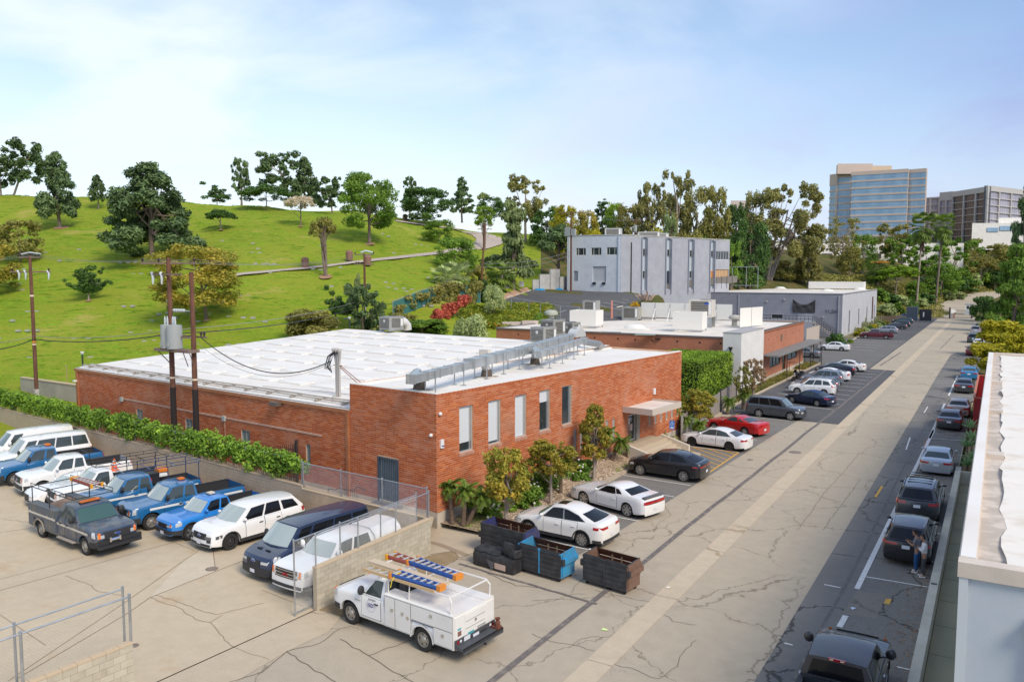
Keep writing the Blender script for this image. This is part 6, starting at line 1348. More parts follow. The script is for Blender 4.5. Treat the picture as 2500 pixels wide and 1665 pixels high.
class Car:
 def __init__(s,S,label,cat,pos,rz,col,group=None,name='parked_car',wheels='spoke5',glass=None,wglass=None,trim=None,roofm=None,bumper=None,**kw):
  s.S=S;L,W,H=S['L'],S['W'],S['H'];s.L,s.W,s.H=L,W,H;s.cl=S.get('clear',.24);r=S['r'];s.r=r
  s.ro=EM(name,(pos[0],pos[1],pos[2]if len(pos)>2 else 0),rz,label,cat,group)
  s.m=col;s.dw=(S['fo'],S['fo']+S['wb']);gl=glass or M_CARGL;wg=wglass or M_WIND
  s.top=S['top'];sh=S.get('round',.17);s.fr=S.get('fr',.42);s.bulge=S.get('bulge',.10);s.rk=S.get('rake',.35);s.rkr=S.get('rrake',.2)
  cowl,rs,re,rb=S['cowl'],S['rs'],S['re'],S['rb'];s.tum=S.get('tumble',.17)
  bed=S.get('bed');s.zoff=0
  ds={0,.04,.10,.2,.35,.55,.8,L-.04,L-.1,L-.2,L-.35,L-.6,L}|{p[0]for p in s.top}
  R=r+S.get('arch',.055)
  for w in s.dw:
   ds|={w+R*cos(pi*k/10)for k in RG(11)}|{w-R-.03,w+R+.03}
  x=.3
  while x<L:ds.add(x);x+=.35
  if bed:ds|={bed,bed+.02}
  ds=sorted(round(d,4)for d in ds if 0<=d<=L)
  ds=[d for i,d in EN(ds)if i==0 or d-ds[i-1]>.004]
  hs=[0,.05,.2,.42,.62,.8,.92,1.0]
  mb=MB();ns=len(hs)+1
  for sd in(1,-1):
   rows=[]
   for d in ds:
    zb=s.zb(d,R);zt=s.zt(d);row=[s.V(d,sd*(s.hw(d)-.13),zb+.0)]
    for h in hs:z=zb+(zt-zb)*h;row.append(s.V(d,sd*(s.hw(d)+s.yo(z,d)),z))
    rows.append(row)
   mb.grid(rows,flip=(sd<0))
  cr=S.get('crown',.035)
  rows=[];prev=None
  for d in ds:
   hw_=s.hw(d)+s.yo(s.zt(d),d);c=cr*min(1,d/.5,(L-d)/.3+.2)
   rows.append((d,[s.V(d,hw_*v,s.zt(d)+c*(1-v*v))for v in(1,.85,.6,.3,0,-.3,-.6,-.85,-1)]))
  seg=[]
  for(d0,a),(d1,b)in zip(rows,rows[1:]):
   if bed and(d0+d1)/2>bed and(d0+d1)/2<L-.07:
    seg.append((a,b));continue
   mb.grid([a,b])
  for a,b in seg:
   for k in(0,7):mb.grid([[a[k],a[k+1]],[b[k],b[k+1]]])
  for end in(0,L):
   rows=[]
   for h in hs:
    zb,zt=s.cl,s.zt(end);z=zb+(zt-zb)*h;hw_=s.hw(end)+s.yo(z,end)
    rows.append([s.V(end,hw_*v,z+(cr*.2 if h==1 else 0)*(1-v*v))for v in(1,.85,.6,.3,0,-.3,-.6,-.85,-1)])
   mb.grid(rows,flip=(end==0))
  N_=10;us=[i/N_ for i in RG(N_+1)];s.rb_z=None
  for sd in(1,-1):mb.grid([[s.C(u,sd,t)for u in us]for t in(0,.5,1)],flip=(sd<0))
  vs=(1,.8,.5,0,-.5,-.8,-1)
  mb.grid([[s.F(v,t)for v in vs]for t in(0,.5,1)]);mb.grid([[s.B(v,t)for v in vs]for t in(0,.5,1)],flip=True)
  rc=S.get('roofcrown',.05)
  rrows=[]
  for u in us:
   hwR=s.C(u,1,1)[1];z=s.C(u,1,1)[2];xx=s.C(u,1,1)[0];f0=s.F(0,1)[0]-s.F(1,1)[0];b0=s.B(0,1)[0]-s.B(1,1)[0]
   rrows.append([(xx+(f0*(1-u)**3+b0*u**3)*(1-v*v),hwR*v,z+rc*(1-abs(v)**2.5)*(1 if 0<u<1 else.75))for v in vs])
  s.rrows=rrows
  if roofm:
   rm=MB().grid(rrows,flip=True)
  else:mb.grid(rrows,flip=True)
  s.body=mb.bd('body',col,s.ro,smooth=38)
  if roofm:rm.bd('roof',roofm,s.ro,smooth=50)
  ub=MB().box(-L/2+.12,L/2-.12,-W/2+.30,W/2-.30,s.cl-.05,min(s.zt(S['fo'])-.12,.75))
  for w in s.dw:ub.box(L/2-w-r-.02,L/2-w+r+.02,-W/2+.25,W/2-.25,r,r*2+.02)
  ub.box(L/2-s.dw[1]+R+.0,L/2-s.dw[0]-R,-W/2+.10,W/2-.10,s.cl-.03,s.cl+.1)
  ub.bd('underbody',M_UN,s.ro)
  ty,rim,disc=wheel_mesh(r,wheels)
  for w in s.dw:
   for sd in(1,-1):
    t=inst('wheel',ty,s.ro,(L/2-w,sd*(W/2-.135),r),(0,random.random()*2,0 if sd>0 else pi))
    inst('rim',rim,t);inst('brake_disc',disc,t)
  def gp(name,rows,m,par=None,flip=False):b=MB().grid(rows,flip=flip);return b.bd(name,m,par or s.ro,smooth=60)
  O=lambda p,o:(p[0]+o[0],p[1]+o[1],p[2]+o[2])
  gp('windscreen',[[O(s.F(v,t),(.010,0,.012))for v in(.92,.7,.4,0,-.4,-.7,-.92)]for t in(.05,.35,.65,.93)],wg)
  rg=S.get('rearglass',(.12,.88,.86))
  if rg:gp('rear_window',[[O(s.B(v*rg[2],t),(-.012,0,.008))for v in(1,.7,.35,0,-.35,-.7,-1)]for t in(rg[0],(rg[0]+rg[1])/2,rg[1])],M_TI if glass is M_TI else gl)
  for(u0,u1,t0,t1)in S['win']:
   for sd in(1,-1):
    tr=S.get('pinch',0)
    def tt(t,u):return t0+(t1-t0)*t*(1-tr*max(0,(u-.55)/.45)**1.5)
    gp('side_window',[[O(s.C(u0+(u1-u0)*k/5+(.0),sd,tt(q,u0+(u1-u0)*k/5)),(0,sd*.008,.003))for k in RG(6)]for q in(0,.5,1)],gl,flip=(sd<0))
    if trim:gp('window_trim',[[O(s.C(u0-.015+(u1-u0+.03)*k/5,sd,tt(q,u0+(u1-u0)*k/5)),(0,sd*.004,.003))for k in RG(6)]for q in(-.06,.5,1.06)],trim,flip=(sd<0))
  for(d0,d1)in S['doors']:
   for sd in(1,-1):
    z0=s.cl+.12;n=6
    def dd(o,e):return[[s.V(d,sd*(s.hw(d)+s.yo(z,d)+o),z)for d in[d0-e+(d1-d0+2*e)*k/n for k in RG(n+1)]]for z in[z0-e+(min(s.zt(d0),s.zt(d1))-.02-z0+e*1.4)*q/6 for q in RG(7)]]
    rows=dd(.010,0);
    if d1>s.dw[1]-R:
     for row in rows:
      for k,p in EN(row):
       dx_=L/2-p[0]-s.dw[1]
       if abs(dx_)<R+.02 and p[2]<r+sqrt(max(0,(R+.02)**2-dx_**2)):row[k]=(p[0],p[1],min(r+sqrt((R+.02)**2-dx_**2),s.zt(d1)-.05))
    sm=gp('door_seam',dd(.004,.016)if not d1>s.dw[1]-R else dd(.004,.016)[3:],M_UN,flip=(sd<0))
    dr=gp('door',rows,col,flip=(sd<0));sm.parent=dr
    hz=min(s.zt(d0),s.zt(d1))-.20;b=MB();hx=L/2-d1+.20;y_=s.hw(d1)+s.yo(hz,d1)
    b.box(hx-.09,hx+.09,min(sd*(y_+.01),sd*(y_+.045)),max(sd*(y_+.01),sd*(y_+.045)),hz-.018,hz+.018);b.bd('handle',kw.get('handle',col),dr)
  for sd in(1,-1):
   p=s.C(.06,sd,.12);b=MB();ms=S.get('mirror',(.11,.10,.075));yy=p[1]+sd*(.05+ms[1])
   b.lh([(0,-1),(.5,-.85),(.87,-.5),(1,0),(.87,.5),(.5,.85),(0,1)],10,M=MT((p[0]-.02,yy,p[2]+ms[2]*.8))@Matrix.Diagonal((ms[0]*.7,ms[1],ms[2],1))@MR(pi/2,4,'X'));b.tb([(p[0],p[1],p[2]),(p[0]-.02,yy,p[2]+.03)],.025,5)
   m_=b.bd('mirror',kw.get('mirrorm',col),s.ro,smooth=50)
  def fp(name,y0,y1,z0,z1,m,off=.012,par=None,end=0,ny=6,nz=2):
   if end:off=-off
   rows=[[O(s.V(L if end else 0,y0+(y1-y0)*k/ny,z0+(z1-z0)*q/nz),(off,0,0))for k in RG(ny+1)]for q in RG(nz+1)]
   return gp(name,rows,m,par)
  s.fp=fp;s.gp=gp;s.O=O
  h0=s.hw(0)*.97
  g=S.get('grille')
  if g:
   gr=fp('grille',-g[0],g[0],g[1],g[2],kw.get('grillem',M_PL),.014)
   for q in RG(S.get('gbars',3)):z=g[1]+(g[2]-g[1])*(q+.5)/S.get('gbars',3);fp('grille_bar',-g[0]*.95,g[0]*.95,z-.012,z+.012,kw.get('gbarm',M_RDK),.024,gr)
  for(y0,y1,z0,z1,m)in S.get('lower',[(-.62,.62,.30,.42,M_PL)]):fp('lower_grille',y0,y1,z0,z1,m,.013)
  hl=S.get('head',(.52,.95,.62,.76,.45))
  for sd in(1,-1):
   b=MB();cols=[(0,sd*h0*hl[0]),(0,sd*h0*(hl[0]+1)/2),(0,sd*h0*.985),(hl[4]*.45,None),(hl[4],None)];rows=[]
   for q in(0,.5,1):
    row=[]
    for k,(d,y)in EN(cols):
     zz=hl[2]+(hl[3]-hl[2])*q*(1 if k<3 else(1-.25*(k-2)*(1-q)))
     z1_=hl[2]+(hl[3]-hl[2])*q+(.05 if k>2 else 0)*(k-2)*.6;z1_=min(z1_,s.zt(d)-.015)
     row.append(O(s.V(d,y,z1_),(.016,0,0))if y is not None else O(s.V(d,sd*(s.hw(d)+s.yo(z1_,d)),z1_),(.004,sd*.012,0)))
    rows.append(row)
   b.grid(rows);b.bd('headlight',kw.get('headm',M_HEAD),s.ro)
   if S.get('amber'):fp('indicator',min(sd*h0*.86,sd*h0*.985),max(sd*h0*.86,sd*h0*.985),hl[2],hl[3],M_AMB,.02,ny=2)
  if bumper:
   for end in(0,1):
    z0,z1=bumper;dE=.45
    b=MB();rows=[]
    for q in RG(4):
     z=z0+(z1-z0)*q/3;row=[O(s.V(abs(end*L-d),s.hw(abs(end*L-d))+s.yo(z,0),z),(0,.014,0))for d in(dE,.25,.08)]
     row+=[O(s.V(end*L,h0*v,z),((-1)**end*.018,0,0))for v in(1,.6,0,-.6,-1)]
     row+=[O(s.V(abs(end*L-d),-s.hw(abs(end*L-d))-s.yo(z,0),z),(0,-.014,0))for d in(.08,.25,dE)]
     rows.append(row)
    b.grid(rows);b.bd('bumper',kw.get('bumperm',M_PL),s.ro,smooth=50)
  if kw.get('cladding'):
   for sd in(1,-1):
    for w in s.dw:
     pts=[s.V(w+(R+.035)*cos(a),0,r+(R+.035)*sin(a))for a in[pi*k/12 for k in RG(13)]]
     rows=[[(L/2-w-rad*cos(a),sd*(s.hw(w)+.012),r+rad*sin(a))for a in[-.25+(pi+.5)*k/12 for k in RG(13)]]for rad in(R-.005,R+.055)]
     gp('wheel_arch_trim',rows,M_PL)
    rows=[[s.V(d,sd*(s.hw(d)+.014),z)for d in(s.dw[0]+R,L/2,s.dw[1]-R)]for z in(s.cl-.02,s.cl+.14)];gp('sill_trim',rows,M_PL)
  tl=S.get('tail',(.55,.98,.72,.88,.30));hb=s.hw(L)*.97
  for sd in(1,-1):
   b=MB();rows=[]
   for q in(0,.5,1):
    z=tl[2]+(tl[3]-tl[2])*q;row=[O(s.V(L,sd*hb*v,min(z,s.zt(L)-.01)),(-.014,0,0))for v in(tl[0],(tl[0]+1)/2,.985)]
    row+=[O(s.V(L-d,sd*(s.hw(L-d)+s.yo(z,L-d)),z),(-.004,sd*.012,0))for d in(tl[4]*.5,tl[4])];rows.append(row)
   b.grid(rows);b.bd('taillight',kw.get('tailm',M_TAIL),s.ro)
  if S.get('plate',True):
   zp=S.get('platez',.78);fp('licence_plate',-.155,.155,zp-.075,zp+.075,M_PLATE,.022,end=1,ny=2)
  if S.get('fplate'):fp('licence_plate',-.155,.155,.38,.53,M_PLATE,.03,ny=2)
  if kw.get('oval'):
   p=s.V(0,0,kw['oval']);LT([(0,.02),(.10,.02),(.115,.0)],16,M=MT((p[0]+.015,0,p[2]))@Matrix.Diagonal((1,1.3,.55,1)),ax='x')('oval_badge',M_CH,s.ro)
   LT([(0,.028),(.093,.027)],16,M=MT((p[0]+.015,0,p[2]))@Matrix.Diagonal((1,1.3,.55,1)),ax='x')('oval_badge',M_OVAL,s.ro)
  if bed:
   b=MB();x0=L/2-bed-.03;x1=-L/2+.10;y1=W/2-.17;zt=s.zt(bed+.3)-.01;zf=zt-.50
   b.add([(x0,y1,zt),(x1,y1,zt),(x1,-y1,zt),(x0,-y1,zt),(x0,y1,zf),(x1,y1,zf),(x1,-y1,zf),(x0,-y1,zf)],[(0,1,5,4),(1,2,6,5),(2,3,7,6),(3,0,4,7),(4,5,6,7)])
   for w_ in(s.dw[1],):
    for sd in(1,-1):b.box(L/2-w_-.5,L/2-w_+.5,min(sd*y1,sd*(y1-.2)),max(sd*y1,sd*(y1-.2)),zf,zf+.22)
   b.bd('bed_liner',kw.get('liner',M_PL),s.ro)
   bd=MB()
   for sd in(1,-1):bd.box(x1,x0,min(sd*(y1-.0),sd*(W/2-.06)),max(sd*(y1-.0),sd*(W/2-.06)),zt+.005,zt+.035)
   bd.box(x0-.02,x0+.03,-y1,y1,zt-.4,zt+.035);bd.bd('bed_rail',kw.get('railm',M_PL),s.ro)
   BX(x1-.02,x1+.02,-y1,y1,zt-.5,zt+.01)('tailgate',col,s.ro)
 def hw(s,d):
  t=min(1,d/s.fr);b=min(1,(s.L-d)/(s.S.get('rr',s.fr)));return s.W/2*(1-s.S.get('round',.17)*(1-t)**2.2-s.S.get('rround',.13)*(1-b)**2.2)
 def zt(s,d):return interp(s.top,d)
 def zb(s,d,R):
  z=s.cl+(.06*(1-d/.5)if d<.5 else 0)+(.10*(1-(s.L-d)/.5)if s.L-d<.5 else 0)
  for w in s.dw:
   if abs(d-w)<=R+1e-6:z=max(z,s.r+sqrt(max(0,R*R-(d-w)**2)))
  return z
 def yo(s,z,d):
  zt=s.zt(d);h=(z-s.cl)/(zt-s.cl)
  o=-.035*(1-h/.10)if h<.10 else 0
  sq=s.S.get('square',.62);am=s.S.get('shoulder',.085)
  if h>sq:o-=am*((h-sq)/(1-sq))**2.2
  return max(o,-.13)
 def V(s,d,y,z):
  hw_=max(.3,s.hw(d));v=min(1,abs(y)/hw_);x=s.L/2-d
  f=max(0,1-d/.6);
  if f>0:x+=f*(s.bulge*(1-v*v)-s.rk*(z-.48)**2)
  g=max(0,1-(s.L-d)/.6)
  if g>0:x-=g*(s.bulge*.6*(1-v*v)-s.rkr*(z-.55)**2)
  return(x,y,z)
 def C(s,u,sd,t):
  S=s.S;d0=S['cowl']+.14;d1=S['rb'];db=d0+(d1-d0)*u;dr=S['rs']+(S['re']-S['rs'])*u
  yb=s.hw(db)+s.yo(s.zt(db),db)-.015;zb=s.zt(db)-.012
  rd=S.get('roofdrop',.07);zr=s.H-S.get('roofcrown',.05)-rd*(max(0,1-u*2.2)**2)-S.get('rdrop',.10)*max(0,u*1.8-.8)**2
  yr=yb-s.tum-.03*max(0,u-.6)*2.5*S.get('taper',1)
  yy=yb+(yr-yb)*(max(0,t)**1.25);return(s.L/2-(db+(dr-db)*t),sd*yy,zb+(zr-zb)*t)
 def F(s,v,t):
  c=s.C(0,1,t);fwd=.26*(1-t)+.10*t;return(c[0]+fwd*(1-v*v),c[1]*v,c[2]+(s.S.get('roofcrown',.05)*.75*(1-abs(v)**2.5)*t)+.03*(1-t)*(1-v*v))
 def B(s,v,t):
  c=s.C(1,1,t);fwd=.10*s.S.get('rbow',1);return(c[0]-fwd*(1-v*v),c[1]*v,c[2]+(s.S.get('roofcrown',.05)*.75*(1-abs(v)**2.5)*t))
 def rails(s,m,z=.05,u0=.08,u1=.92,inset=.05,bars=()):
  for sd in(1,-1):
   TB([(s.C(u,sd,1)[0],s.C(u,sd,1)[1]-sd*inset,s.C(u,sd,1)[2]+z)for u in[u0+(u1-u0)*k/8 for k in RG(9)]],.016,5)('roof_rail',m,s.ro)
  for u in bars:
   p=s.C(u,1,1);TB([(p[0],p[1]-.03,p[2]+z+.02),(p[0],p[1]*.4,p[2]+z+.09),(p[0],-p[1]*.4,p[2]+z+.09),(p[0],-p[1]+.03,p[2]+z+.02)],.018,5)('cross_bar',m,s.ro)
 def band(s,name,d0,d1,z0,z1,m,off=.016,slope=0,sides=(1,-1),n=14):
  for sd in sides:
   rows=[[s.V(d,sd*(s.hw(d)+s.yo(z+slope*(d-d0),d)+off),z+slope*(d-d0))for d in[d0+(d1-d0)*k/n for k in RG(n+1)]]for z in(z0,(z0+z1)/2,z1)]
   s.gp(name,rows,m)
def SPEC(**k):return k
sedan=SPEC(L=4.80,W=1.84,H=1.44,fo=.92,wb=2.80,r=.335,top=[(0,.66),(.12,.76),(.6,.86),(1.25,.95),(3.95,1.00),(4.25,1.02),(4.7,.98),(4.8,.90)],cowl=1.15,rs=2.05,re=3.45,rb=4.18,win=[(.09,.47,.06,.90),(.51,.86,.06,.90)],doors=[(1.72,2.72),(2.75,3.55)],grille=(.40,.44,.72),tail=(.50,.98,.76,.90,.25),pinch=.35,plate=True,platez=.72)
coupe=SPEC(L=4.78,W=1.88,H=1.38,fo=.90,wb=2.72,r=.34,top=[(0,.66),(.10,.76),(.6,.88),(1.45,.96),(3.7,1.0),(4.2,1.04),(4.7,1.02),(4.78,.92)],cowl=1.45,rs=2.25,re=3.25,rb=4.05,win=[(.10,.56,.06,.88),(.60,.80,.10,.80)],doors=[(1.85,3.15)],grille=(.5,.5,.70),tail=(.2,.98,.80,.93,.12),pinch=.4,platez=.55)
chal=SPEC(L=5.02,W=1.92,H=1.45,fo=.98,wb=2.95,r=.36,top=[(0,.68),(.08,.82),(.5,.90),(1.6,.99),(2.9,1.0),(3.6,1.08),(4.2,1.10),(4.9,1.06),(5.02,.95)],cowl=1.55,rs=2.40,re=3.40,rb=4.15,win=[(.10,.60,.05,.86),(.63,.78,.10,.78)],doors=[(1.95,3.3)],grille=(.62,.62,.78),tail=(.05,.96,.80,.94,.04),pinch=.35,round=.10,platez=.52,shoulder=.07,square=.7)
x4=SPEC(L=4.75,W=1.94,H=1.67,fo=.86,wb=2.86,r=.365,clear=.28,top=[(0,.78),(.12,.90),(.6,1.0),(1.25,1.08),(3.4,1.14),(4.2,1.20),(4.6,1.18),(4.75,1.05)],cowl=1.2,rs=1.98,re=3.42,rb=4.36,win=[(.09,.45,.05,.90),(.48,.84,.05,.88)],doors=[(1.70,2.66),(2.69,3.5)],grille=(.30,.62,.85),tail=(.45,.98,.92,1.04,.42),pinch=.62,rdrop=.16,platez=.62,tumble=.21)
macan=dict(x4,L=4.70,H=1.66,wb=2.81,tail=(.1,.98,.93,1.0,.45),pinch=.55,platez=.66,rdrop=.12,re=3.6,rb=4.4)
suv=SPEC(L=4.85,W=1.95,H=1.72,fo=.90,wb=2.88,r=.365,clear=.28,top=[(0,.80),(.10,.93),(.5,1.02),(1.2,1.09),(4.0,1.14),(4.78,1.14),(4.85,1.05)],cowl=1.15,rs=1.98,re=4.30,rb=4.76,win=[(.07,.35,.05,.90),(.38,.64,.05,.90),(.68,.92,.07,.86)],doors=[(1.62,2.58),(2.61,3.45)],grille=(.50,.60,.88),tail=(.60,.98,.92,1.12,.25),pinch=.18,tumble=.16,rdrop=.05,rearglass=(.08,.85,.86),platez=.86)
q5=dict(suv,L=4.68,W=1.90,H=1.66,wb=2.82,rb=4.58,re=4.05,top=[(0,.78),(.10,.9),(.5,1.0),(1.2,1.07),(4.0,1.12),(4.6,1.12),(4.68,1.02)],tail=(.42,.99,.90,1.02,.3),tumble=.18)
suvb=dict(suv,L=5.05,W=2.0,H=1.77,wb=3.03,rb=4.95,re=4.5,top=[(0,.84),(.10,.98),(.5,1.08),(1.25,1.13),(4.2,1.18),(4.96,1.18),(5.05,1.08)],doors=[(1.66,2.66),(2.69,3.6)],r=.38)
pilot=dict(suv,L=4.78,W=1.96,H=1.79,fo=.88,wb=2.70,r=.355,rb=4.74,re=4.52,rs=1.80,cowl=1.10,top=[(0,.84),(.08,.98),(.4,1.04),(1.15,1.10),(4.0,1.14),(4.72,1.14),(4.78,1.06)],tumble=.12,pinch=.0,win=[(.08,.37,.05,.90),(.40,.66,.05,.90),(.69,.95,.05,.88)],tail=(.72,.98,.90,1.12,.15))
compact=dict(suv,L=4.45,W=1.81,H=1.68,fo=.88,wb=2.60,r=.34,rb=4.36,re=3.95,rs=1.9,cowl=1.1,top=[(0,.76),(.1,.9),(.5,.98),(1.15,1.05),(3.8,1.1),(4.38,1.1),(4.45,1.0)],doors=[(1.58,2.5),(2.53,3.3)],tumble=.15)
wagon=dict(suv,L=4.75,W=1.84,H=1.50,clear=.22,fo=.9,wb=2.72,r=.335,rb=4.66,re=4.15,rs=1.95,cowl=1.15,top=[(0,.68),(.1,.78),(.5,.87),(1.2,.95),(3.9,1.0),(4.68,1.0),(4.75,.9)],doors=[(1.65,2.6),(2.63,3.45)],tumble=.17,grille=(.42,.48,.7),tail=(.66,.98,.8,1.0,.2),platez=.75)
hatch=SPEC(L=4.55,W=1.76,H=1.49,fo=.92,wb=2.70,r=.32,top=[(0,.68),(.1,.80),(.5,.92),(.95,1.0),(3.5,1.06),(4.2,1.10),(4.45,1.08),(4.55,.95)],cowl=.85,rs=1.75,re=2.95,rb=4.25,win=[(.09,.42,.06,.90),(.45,.76,.06,.88),(.79,.90,.1,.7)],doors=[(1.45,2.45),(2.48,3.3)],grille=(.4,.46,.62),tail=(.62,.98,.72,.98,.2),pinch=.5,rdrop=.12,platez=.68)
conv=dict(coupe,L=4.58,W=1.78,H=1.40,wb=2.65,fo=.9,r=.33,re=3.35,rb=3.95,win=[(.10,.50,.06,.86),(.53,.70,.10,.78)],tail=(.6,.98,.78,.92,.28),top=[(0,.66),(.10,.75),(.6,.84),(1.35,.93),(3.7,.97),(4.2,.99),(4.5,.97),(4.58,.86)],cowl=1.3,rs=2.05,doors=[(1.75,2.95)])
mustang=dict(coupe,L=4.77,H=1.41,top=[(0,.70),(.08,.82),(.5,.90),(1.55,.98),(3.5,1.03),(4.2,1.06),(4.7,1.04),(4.77,.93)],cowl=1.55,rs=2.3,re=3.1,rb=3.95,win=[(.10,.58,.06,.88),(.66,.84,.12,.66)],tail=(.55,.96,.74,.92,.05),wb=2.72,r=.345)
ext=SPEC(L=5.95,W=2.03,H=1.98,fo=.98,wb=3.60,r=.405,clear=.42,arch=.09,top=[(0,1.02),(.06,1.15),(.4,1.21),(1.35,1.28),(3.3,1.30),(3.34,1.28),(5.9,1.28),(5.95,1.22)],cowl=1.40,rs=2.05,re=3.22,rb=3.32,bed=3.38,win=[(.08,.55,.05,.90),(.62,.93,.08,.88)],doors=[(1.62,2.62),(2.65,3.22)],grille=(.62,.78,1.12),gbars=3,head=(.68,.98,.86,1.12,.25),tail=(.86,.99,.98,1.24,.06),tumble=.17,rbow=.2,rdrop=.03,square=.8,shoulder=.05,bulge=.06,rake=.12,lower=[],platez=.62,mirror=(.12,.15,.17),amber=True,crown=.05,round=.12,rround=.04,rearglass=(.15,.85,.8))
f150=dict(ext,L=5.85,W=2.0,H=1.92,wb=3.58,r=.39,clear=.38,top=[(0,.96),(.06,1.08),(.4,1.16),(1.35,1.24),(3.3,1.26),(3.34,1.26),(5.8,1.26),(5.85,1.2)],amber=True,mirror=(.11,.13,.1))
taco=dict(ext,L=5.28,W=1.87,H=1.72,fo=.88,wb=3.2,r=.375,clear=.36,top=[(0,.86),(.08,.97),(.4,1.06),(1.3,1.14),(2.95,1.17),(3.0,1.15),(5.2,1.15),(5.28,1.1)],cowl=1.3,rs=1.95,re=2.9,rb=3.02,bed=3.06,doors=[(1.55,2.45),(2.48,2.95)],grille=(.42,.66,.90),head=(.52,.98,.76,.93,.4),mirror=(.1,.11,.09),round=.2)
regcab=dict(ext,L=5.75,H=1.95,re=2.62,rb=2.72,bed=2.78,win=[(.10,.80,.05,.90)],doors=[(1.62,2.55)],fo=.96,wb=3.48,top=[(0,1.0),(.06,1.12),(.4,1.2),(1.35,1.27),(2.72,1.29),(2.76,1.28),(5.7,1.28),(5.75,1.22)])
crew=dict(ext,L=5.8,H=1.92,re=3.85,rb=3.95,bed=4.0,r=.39,clear=.36,win=[(.07,.42,.05,.90),(.47,.90,.05,.88)],doors=[(1.62,2.6),(2.63,3.6)],top=[(0,.98),(.06,1.1),(.4,1.17),(1.35,1.24),(3.95,1.26),(4.0,1.26),(5.72,1.26),(5.8,1.2)])
van=SPEC(L=5.6,W=2.06,H=2.12,fo=.98,wb=3.40,r=.355,clear=.28,top=[(0,.90),(.08,1.02),(.5,1.14),(.95,1.24),(5.5,1.30),(5.6,1.26)],cowl=.85,rs=1.65,re=5.40,rb=5.54,win=[(.05,.19,.05,.86),(.22,.48,.10,.84),(.50,.73,.10,.84),(.75,.97,.10,.84)],doors=[(1.15,2.05)],grille=(.42,.62,.92),head=(.58,.98,.78,1.0,.5),tail=(.85,.98,.85,1.25,.08),tumble=.15,rdrop=.03,taper=.4,pinch=0,square=.8,roofcrown=.07,rbow=.3,mirror=(.12,.13,.16),platez=.7,rake=.3)
econ=dict(van,L=5.5,W=2.02,H=2.10,fo=.85,wb=3.5,r=.37,top=[(0,.90),(.06,1.03),(.4,1.10),(1.1,1.20),(5.4,1.24),(5.5,1.2)],cowl=1.0,rs=1.72,re=5.2,rb=5.42,head=(.6,.98,.72,.95,.15),grille=(.6,.68,.95),tumble=.16)
boxvan=dict(econ,win=[(.05,.19,.05,.86)],re=5.3)
P_WH=paint('white_car_paint',(.86,.85,.82));P_PEARL=paint('pearl_white_paint',(.86,.83,.77));P_BLACK=paint('black_car_paint',(.010,.010,.012));P_RED=paint('red_car_paint',(.52,.006,.008));P_GREY=paint('slate_grey_paint',(.075,.085,.095),.3)
P_NAVY=paint('navy_car_paint',(.010,.020,.060),.3);P_DNAVY=paint('dark_navy_paint',(.016,.030,.075));P_BLUE=paint('fleet_blue_paint',(.016,.135,.32));P_BRIGHT=paint('bright_blue_paint',(.02,.22,.62));P_SILV=paint('silver_car_paint',(.36,.38,.41),.45);P_DGREY=paint('graphite_paint',(.07,.072,.078),.4);P_MGREY=paint('mid_grey_paint',(.19,.20,.215),.4)
P_MAR=paint('maroon_paint',(.11,.010,.018));P_GREEN=paint('dark_green_paint',(.03,.06,.065),.2);P_TAN=paint('champagne_paint',(.45,.37,.29),.35);P_CYAN=paint('sky_blue_paint',(.03,.22,.42),.2);P_DRED=paint('dark_red_paint',(.22,.010,.014));P_PBLK=paint('matte_black_truck_paint',(.035,.032,.036),.2,.45);P_DUST=paint('dusty_grey_green_body',(.16,.135,.105),0,.6,dirt=(.24,.20,.15))
P_DUSTN=paint('dusty_navy_body',(.03,.055,.10),0,.35,dirt=(.22,.19,.14))
UP=pi/2;LEFT=pi;RIGHT=0
def park(spec,label,cat,c,rz,col,**k):return Car(spec,label,cat,c,rz,col,**k)
def nose_left(fx,y,spec,ry=None):
 L=spec['L'];return(fx+L/2-spec['fo'],y)
ang=lambda a,b:atan2(a[1]-b[1],a[0]-b[0])
def from_axles(f,r,spec):
 f=Vc(f);r=Vc(r);d=(f-r).normalized();fo=spec['fo'];wbm=spec['wb'];mid=(f+r)/2;c=mid+d*(fo+wbm/2-spec['L']/2)*-1*-1
 c=mid+d*(spec['L']/2-(spec['L']/2));cx_=mid-d*((spec['L']-(fo+wbm/2))-spec['L']/2)
 return cx_,atan2(d.y,d.x)
def parkax(spec,label,cat,fpx,rpx,col,side,**k):
 """place from the two visible wheel contacts; side=+1 when the visible side is the car's left"""
 f=P(*fpx);r=P(*rpx);c,a=from_axles(f.xy,r.xy,spec);n=Vc((-sin(a),cos(a)))*side;c=c-n*(spec['W']/2-.10)
 return Car(spec,label,cat,(c.x,c.y),a,col,**k)
c=parkax(x4,'pearl white coupe style crossover with black sunroof nearest the dumpsters','car',(1291.4,1307),(1422.2,1335.5),P_PEARL,1,wheels='spoke10',glass=M_TI,cladding=True,trim=mat('satin_trim',(.35,.35,.34),.4,.6),headm=M_HEAD,bumper=(.30,.46))
MB().grid([[(p[0],p[1]*.72,p[2]+.012)for p in c.rrows[k]]for k in(1,2,3,4)],flip=True).bd('sunroof',M_TI,c.ro,smooth=60)
c=parkax(chal,'white two door muscle car with chrome spoke wheels and black tail spoiler','car',(1419.9,1229.7),(1538.8,1263),P_WH,1,wheels='spoke7',glass=M_TI)
BX(-2.50,-2.28,-.78,.78,1.10,1.16)('spoiler',mat('spoiler_grey',(.13,.13,.13),.5),c.ro);c.fp('tail_panel',-.74,.74,.78,.96,mat('tail_panel_dark',(.10,.02,.02),.3),.008,end=1)
